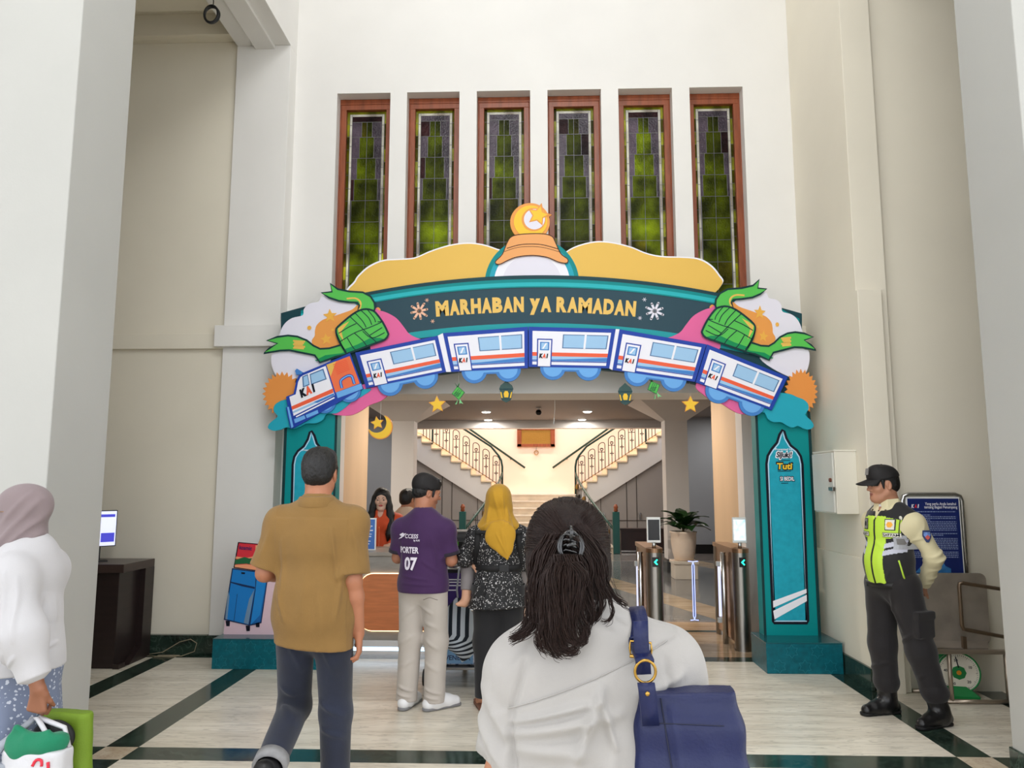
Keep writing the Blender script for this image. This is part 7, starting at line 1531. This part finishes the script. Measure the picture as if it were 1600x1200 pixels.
    S_ = Soft((-.34, -.30, -.10), (.26, .16, .22), .005); S_.ell(L(-.31, 5.86, .92), (.095, .085, .07), .02); S_.chain([L(-.36, 5.84, .90), L(-.515, 5.70, .955)], [.066, .055], .03); S_.cap(L(-.515, 5.70, .955), L(-.523, 5.655, .80), .055, .043, .02, flat=(0, 1)); S_.chain([L(-.26, 5.84, .90), L(-.14, 5.74, .93), L(-.13, 5.78, .82)], [.062, .052, .04], .02); soft('trousers', S_, cloth('baby_grey', (128, 122, 122), .85), b)
    S_ = Soft((-.30, -.28, .12), (.26, .16, .42), .005); S_.ell(L(-.31, 5.86, 1.02), (.095, .085, .14), .02); S_.chain([L(-.38, 5.84, 1.09), L(-.47, 5.74, 1.02)], [.046, .04], .02); S_.cap(L(-.47, 5.74, 1.02), L(-.463, 5.635, .982), .04, .032, .02, flat=(0, 1)); soft('top', S_, Mspots('grey_print_cloth', (196, 194, 196), (120, 122, 130), 70, .3), b)
    S_ = Soft(hc-.1, hc+.1, .005); S_.ell(hc+V3(0, .008, .012), (.071, .080, .074), .01); S_.box(hc+V3(0, -.1, -.04), (.1, .07, .06), .02, .01, 'cut'); S_.clip(hc+V3(0, 0, -.03), (0, .2, -1)); soft('hair', S_, hairm, b)
mustard()

# ================================================================== receptionist behind the counter
def long_hair_front(c, Rm, k, parent, res=.005):
    P = lambda *a: np.array(c)+Rm@(np.array(a)*k)
    S_ = Soft(np.array(c)-V3(.22, .2, .52), np.array(c)+V3(.22, .22, .18), res)
    S_.ell(P(0, -.018, .040), np.array((.086, .102, .088))*k, .01, 'add', Rm); S_.ell(P(0, -.05, -.06), np.array((.092, .07, .11))*k, .04, 'add', Rm)
    S_.ell(P(0, .105, -.029), np.array((.050, .075, .087))*k, .015, 'cut', Rm)
    for s, dx in ((-1, -.012), (1, .012)):
        ch = [P(s*.075, .015, .02), P(s*.084, .03, -.07), P(s*.088+dx, .055, -.16), P(s*.082+dx*2, .10, -.26), P(s*.070+dx*2, .125, -.35), P(s*.078, .12, -.42)]; S_.chain(ch, [.026, .032, .038, .040, .034, .012], .03)
    S_.chain([P(0, -.06, -.08), P(0, -.08, -.25), P(0, -.085, -.38)], [.09, .09, .05], .04, sq=((0, 1, 0), 1.8))
    return soft('hair', S_, hairm, parent, disp=lambda v: .0035*waves(v, 4, 110, 8, (1, 1, .2)), smooth=1)
def receptionist():
    t = thing('person', 'woman with long black hair and orange shirt behind the reception counter', 'person', (-1.645, 8.1, 0), PI)
    J = joints(1.50, head=(0, .03, 1.395), shL=(-.165, -.01, 1.17), shR=(.165, -.01, 1.17), elL=(-.20, .02, .96), elR=(.20, .02, .96), wrL=(-.13, .20, .94), wrR=(.13, .20, .94), neck=(0, -.015, 1.245))
    S_ = Soft((-.3, -.22, 0), (.3, .42, 1.54), .004); torso(S_, J, 0, .94, bust=1); [arm(S_, J, s, 0, .92) for s in 'LR']; [leg(S_, J, s) for s in 'LR']; c = J['head']; Rm = rotx(R(-3))@rotz(R(6)); head(S_, c, Rm, .98, True, J['neck']); hand(S_, J['wrL'], (.3, 1, 0), (0, 0, -1), 1, .88); hand(S_, J['wrR'], (-.3, 1, 0), (0, 0, -1), -1, .88)
    soft('body', S_, [M('skin_light_tan', (214, 172, 150), .5, var=.04, vs=14), M('lipstick', (176, 72, 70), .35)], t, paint=lips_paint(c, Rm, .98)); eyes(c, Rm, .98, t); long_hair_front(c, Rm, .98, t)
    S_ = Soft((-.3, -.22, .66), (.3, .3, 1.34), .005); torso(S_, J, .014, .96, .05, bust=1); S_.clip((0, 0, .72), (0, 0, -1))
    for s in 'LR': a, b, d = J['sh'+s], J['el'+s], J['wr'+s]; S_.cap(a, b, .060, .052, .04); S_.cap(b, d, .052, .038, .03, flat=(0, 1))
    S_.cap(J['neck'], J['neck']+V3(0, .01, .1), .052, .056, .003, 'cut'); S_.cap(J['neck']+V3(0, .09, .04), J['neck']+V3(0, .12, -.13), .035, .006, .004, 'cut')
    orr = cloth('orange_shirt', (206, 76, 34), .75, .05, .15, 250); o = soft('shirt', S_, orr, t, disp=lambda v: .003*waves(v, 7, 30, 6), smooth=2)
    q = MB(); q.tube(project(S_, [(0, .5, z) for z in np.linspace(.80, 1.12, 14)], (0, -1, 0), .002), .003, 5); obj('placket', q, M('placket_orange', (244, 150, 100), .7), o, smooth=True)
    for sx in (-1, 1):
        q = MB(); n = J['neck']; q.add([n+V3(sx*.010, .10, -.02), n+V3(sx*.045, .065, .030), n+V3(sx*.066, .0, .040), n+V3(sx*.078, .02, -.005), n+V3(sx*.055, .10, -.055)], [(0, 1, 4), (1, 2, 3, 4)]); obj('collar', q, orr, o, solid=.006)
    S_ = Soft((-.26, -.2, 0), (.26, .26, .9), .008); S_.ell(J['pelvis'], (.165, .125, .12), .04); [leg(S_, J, s, .02) for s in 'LR']; S_.clip((0, 0, .02), (0, 0, -1)); soft('trousers', S_, cloth('dark_trousers', (34, 34, 40)), t)
receptionist()
def clerk():
    t = thing('person', 'man with black hair and cream shirt standing half hidden behind the porter', 'person', (-1.50, 8.75, 0), R(-35))
    J = joints(1.48, head=(0, .03, 1.375), shL=(-.165, -.01, 1.16), shR=(.165, -.01, 1.16), elL=(-.22, -.02, .94), elR=(.22, -.02, .94), wrL=(-.2, .12, .78), wrR=(.2, .12, .78), neck=(0, -.015, 1.235))
    S_ = Soft((-.32, -.22, 0), (.32, .3, 1.54), .006); torso(S_, J); [arm(S_, J, s) for s in 'LR']; [leg(S_, J, s) for s in 'LR']; head(S_, J['head'], I3, .98, False, J['neck']); hand(S_, J['wrL'], (0, .2, -1), (1, 0, 0), 1, .9); hand(S_, J['wrR'], (0, .2, -1), (-1, 0, 0), -1, .9); soft('body', S_, skin_a, t); eyes(J['head'], I3, .98, t); short_hair(J['head'], I3, .98, t, puff=.002)
    S_ = Soft((-.33, -.22, .66), (.33, .24, 1.32), .006); torso(S_, J, .016, 1.05, .05); S_.clip((0, 0, .74), (0, 0, -1)); [S_.cap(J['sh'+s], J['sh'+s]*.2+J['el'+s]*.8, .062, .066, .045, flat=(0, 1)) for s in 'LR']; S_.cap(J['neck'], J['neck']+V3(0, .01, .1), .054, .056, .003, 'cut'); soft('shirt', S_, cloth('pale_cream_cotton', (224, 200, 174), .8), t, disp=lambda v: .002*waves(v, 3, 26, 6), smooth=2)
    S_ = Soft((-.26, -.2, 0), (.26, .26, .9), .008); S_.ell(J['pelvis'], (.165, .125, .12), .04); [leg(S_, J, s, .02) for s in 'LR']; S_.clip((0, 0, .02), (0, 0, -1)); soft('trousers', S_, cloth('dark_trousers', (34, 34, 40)), t)
clerk()

# ================================================================== woman with the grey headscarf and bags, passing at the left
def passer():
    rz = R(92); t = thing('person', 'woman in grey headscarf, white blouse and blue floral skirt carrying bags', 'person', (-2.135, 3.2, 0), rz)
    J = joints(1.56, head=(.0, .05, 1.445), shL=(-.155, -.04, 1.205), shR=(.150, .0, 1.205), elL=(-.200, -.125, .985), wrL=(-.200, -.205, .785), elR=(.19, .05, 1.0), wrR=(.2, .06, .78), knL=(-.1, .06, .46), anL=(-.1, .10, .08), toL=(-.11, .25, .03), anR=(.1, -.16, .09), toR=(.1, -.01, .03), neck=(0, -.01, 1.29))
    S_ = Soft((-.34, -.26, 0), (.32, .32, 1.58), .004); torso(S_, J, 0, .96, bust=1); [arm(S_, J, s, 0, .95) for s in 'LR']; [leg(S_, J, s) for s in 'LR']; c = J['head']; Rm = rotz(R(8)); head(S_, c, Rm, .98, True, J['neck']); hand(S_, J['wrL'], (.05, .03, -1), (1, .1, 0), 1, .95, (52, 62, 45), .03, (.85, .35, .4), 40); hand(S_, J['wrR'], (0, .1, -1), (-1, 0, 0), -1, .92)
    soft('body', S_, [skin_b, lipm], t, paint=lips_paint(c, Rm, .98)); eyes(c, Rm, .98, t)
    q = MB(); gl = lambda x, y, z: c+Rm@V3(x, y, z)
    for s in (-1, 1): q.tube([gl(s*.031+.021*math.cos(a), .106, .0+.017*math.sin(a)) for a in np.linspace(0, 2*PI, 19)[:-1]], .0015, 5, closed=True); q.tube([gl(s*.052, .104, .004), gl(s*.070, .07, .006), gl(s*.078, .0, .006)], .0015, 5)
    q.tube([gl(-.010, .107, .004), gl(.010, .107, .004)], .0015, 5); obj('glasses', q, M('glasses_metal', (150, 120, 90), .3, metal=1), t, smooth=True)
    S_ = Soft((-.26, -.26, 1.02), (.26, .30, 1.64), .004); P = scarf_head(S_, c, Rm, .96, .006); S_.ell(P(0, .112, -.022), (.056, .062, .076), .02, 'cut'); S_.cap(P(0, .02, -.13), P(0, .03, -.20), .080, .10, .05, sq=((0, 1, 0), 1.2)); S_.cap(c+V3(0, -.04, -.12), c+V3(0, -.06, -.24), .088, .125, .05, sq=((0, 1, 0), 1.25)); S_.cap(c+V3(0, .02, -.15), c+V3(0, .09, -.28), .085, .10, .05, sq=((0, 1, 0), 1.5)); S_.clip((0, 0, 1.19), (0, .55, -1))
    f = creases([((-.06, 1.50), (.08, 1.30), .012, .007), ((-.09, 1.46), (.06, 1.27), .010, .007), ((-.10, 1.40), (.05, 1.24), .010, .007), ((-.11, 1.34), (.03, 1.22), .010, .006), ((-.03, 1.53), (.07, 1.40), .012, .005), ((-.12, 1.28), (-.06, 1.20), .010, .006)], -1, 1)
    soft('headscarf', S_, cloth('mauve_grey_cloth', (128, 114, 116), .8, .04, .12, 260), t, disp=lambda v: 1.4*f(v)+.002*waves(v, 8, 30, 6), smooth=2)
    S_ = Soft((-.36, -.28, .70), (.34, .30, 1.36), .005); torso(S_, J, .018, 1.02, .05, bust=1); S_.cap((0, 0, .80), (0, 0, 1.0), .185, .15, .06, sq=((0, 1, 0), 1.15)); S_.clip((0, 0, .815), (0, 0, -1))
    for s in 'LR':
        a, b, d = J['sh'+s], J['el'+s], J['wr'+s]; S_.cap(a, b, .064, .086, .05); S_.cap(b, b+(d-b)*.62, .088, .060, .04); S_.cap(b+(d-b)*.62, b+(d-b)*.78, .046, .056, .02, flat=(0, 1))
    S_.cap(J['neck'], J['neck']+V3(0, .01, .1), .052, .056, .003, 'cut')
    f3 = creases([((-.10, 1.20), (-.15, .98), .010, .007), ((-.06, 1.22), (-.10, .98), .010, .006), ((-.02, 1.22), (-.04, .95), .010, .006), ((.03, 1.2), (.01, .95), .012, .006), ((-.15, .92), (-.11, .87), .007, .007), ((-.10, .93), (-.09, .87), .007, .007), ((-.05, .93), (-.06, .87), .007, .006), ((.06, 1.05), (.05, .85), .014, .006)], -1, 1)
    wb = cloth('white_blouse', (186, 185, 188), .8, .015, .1, 300); o = soft('blouse', S_, wb, t, disp=lambda v: 1.4*f3(v)+.0025*waves(v, 5, 24, 6), smooth=2)
    S_ = Soft((-.34, -.34, .08), (.34, .38, .98), .007); S_.ell(J['pelvis'], (.18, .145, .13), .04); S_.cap((0, 0, .80), (0, .02, .12), .155, .255, .06, sq=((0, 1, 0), 1.05)); S_.clip((0, 0, .14), (0, 0, -1))
    soft('skirt', S_, Mspots('blue_floral_skirt', (112, 122, 146), (190, 196, 210), 62, .30), t, disp=lambda v: .010*np.sin(np.arctan2(v[:, 1], v[:, 0])*9+3*v[:, 2])*np.clip((.85-v[:, 2])*1.5, 0, 1)+.003*waves(v, 5, 18, 5), smooth=2)
    S_ = Soft((-.3, -.3, 0), (.3, .4, .12), .006); [shoe(S_, J['an'+s], J['to'+s], .92, .07) for s in 'LR']; soft('shoe', S_, M('shoe_black'), t, pair=True)
    # what she carries
    W = np.array(t.location); Rz = rotz(rz); hd = W+Rz@(J['wrL']+V3(.02, .02, -.115))       # inside the closed fingers
    def sack(name, label, at, half, mats, rot, res=.006, bulge=.02, op_=None, **k):
        b = thing(name, label, 'bag', at, rot); S_ = Soft((-half[0]-.06, -half[1]-.06, -.04), (half[0]+.06, half[1]+.06, 2*half[2]+.08), res); S_.box((0, 0, half[2]), half, .04, .02); S_.ell((0, 0, half[2]*.8), (half[0]*.98, half[1]+bulge, half[2]*.9), .04); S_.clip((0, 0, 2*half[2]-.02), (.0, 0, 1))
        if op_: op_(S_)
        soft('sack', S_, mats, b, disp=lambda v: .005*waves(v, 9, 30, 6)+.002*waves(v, 2, 80, 6), smooth=1, **k); return b, S_
    wp = M('white_plastic_bag', (196, 196, 200), .35, bump=.2, bs=30)
    at = V3(hd[0]+.045, hd[1]-.03, hd[2]-.335); b, S_ = sack('shopping_bag', 'white plastic bag with red print, green cloth showing at its mouth', at, (.125, .055, .13), wp, R(-4))
    q = MB(); q.tube([V3(-.115, -.02, .235), V3(-.085, .0, .275), hd-at+V3(-.012, .0, -.002), hd-at+V3(.012, 0, -.002), V3(.06, -.02, .275), V3(.02, -.04, .235)], [.009, .010, .010, .010, .009, .008], 7); obj('handle', q, wp, b, smooth=True)
    q = MB(); q.tube([hd-at+V3(.01, .01, 0), V3(.09, .015, .31), V3(.11, .02, .24)], [.010, .009, .008], 7); obj('handle', q, wp, b, smooth=True)
    q = MB()
    for pts in ([(-.035, .135), (-.015, .118), (.01, .122), (.02, .14)], [(.028, .165), (.038, .185), (.058, .185), (.062, .165)], [(.085, .18), (.088, .155), (.078, .14)], [(-.02, .09), (.0, .075), (.008, .055)], [(.03, .07), (.05, .055), (.065, .065), (.072, .09)], [(.045, .135), (.048, .112), (.046, .10)]): q.tube(project(S_, [(x, -.4, z+.03) for x, z in spline([(x, z) for x, z in pts], 3, False)], (0, 1, 0), .004), .0055, 6)
    obj('red_print', q, M('print_red', (206, 40, 62), .5), b, smooth=True)
    g = thing('folded_cloth', 'green cloth stuffed in the mouth of the white plastic bag', 'cloth', tuple(at+V3(-.01, -.01, .225))); S2 = Soft((-.16, -.09, -.06), (.16, .09, .12), .005); S2.ell((-.03, 0, .02), (.085, .05, .055), .02); S2.ell((.06, -.005, .03), (.06, .045, .045), .02); S2.ell((.095, .0, .045), (.035, .03, .03), .02); S2.box((-.05, -.01, .06), (.04, .012, .03), .01, .02, 'add', roty(.5)); S2.box((.03, -.02, .055), (.05, .01, .028), .008, .02, 'add', roty(-.3)); soft('cloth', S2, cloth('green_cloth', (12, 116, 82), .85), g, disp=lambda v: .010*waves(v, 4, 60, 5), smooth=1)
    d = thing('black_pouch', 'black pouch tucked beside the green cloth in the white bag', 'pouch', tuple(at+V3(.0, .055, .23))); S2 = Soft((-.14, -.06, -.06), (.14, .06, .12), .006); S2.ell((.02, 0, .03), (.085, .035, .065), .02); S2.ell((-.08, 0, -.01), (.05, .035, .035), .02); soft('pouch', S2, M('black_nylon'), d)
    sack('tote_bag', 'lime green tote bag hanging behind the white plastic bag', V3(hd[0]+.07, hd[1]+.10, hd[2]-.49), (.11, .035, .255), M('lime_green_cloth', (104, 132, 28), .7, bump=.15, bs=200), R(-6), bulge=.006)
    ft = M('frosted_film', (214, 220, 232), .3, trans=.55, ior=1.2, bump=.3, bs=24)
    b, S_ = sack('film_bag', 'translucent plastic bag hanging from her hand, beside the floral skirt', V3(hd[0]-.10, hd[1]-.06, hd[2]-.46), (.075, .04, .17), ft, R(20)); at2 = np.array(b.location); q = MB(); hh = rotz(-R(20))@(hd-at2); q.tube([V3(-.03, 0, .31), V3(.0, 0, .36), hh], [.028, .020, .010], 8); obj('handle', q, ft, b, smooth=True)
passer()
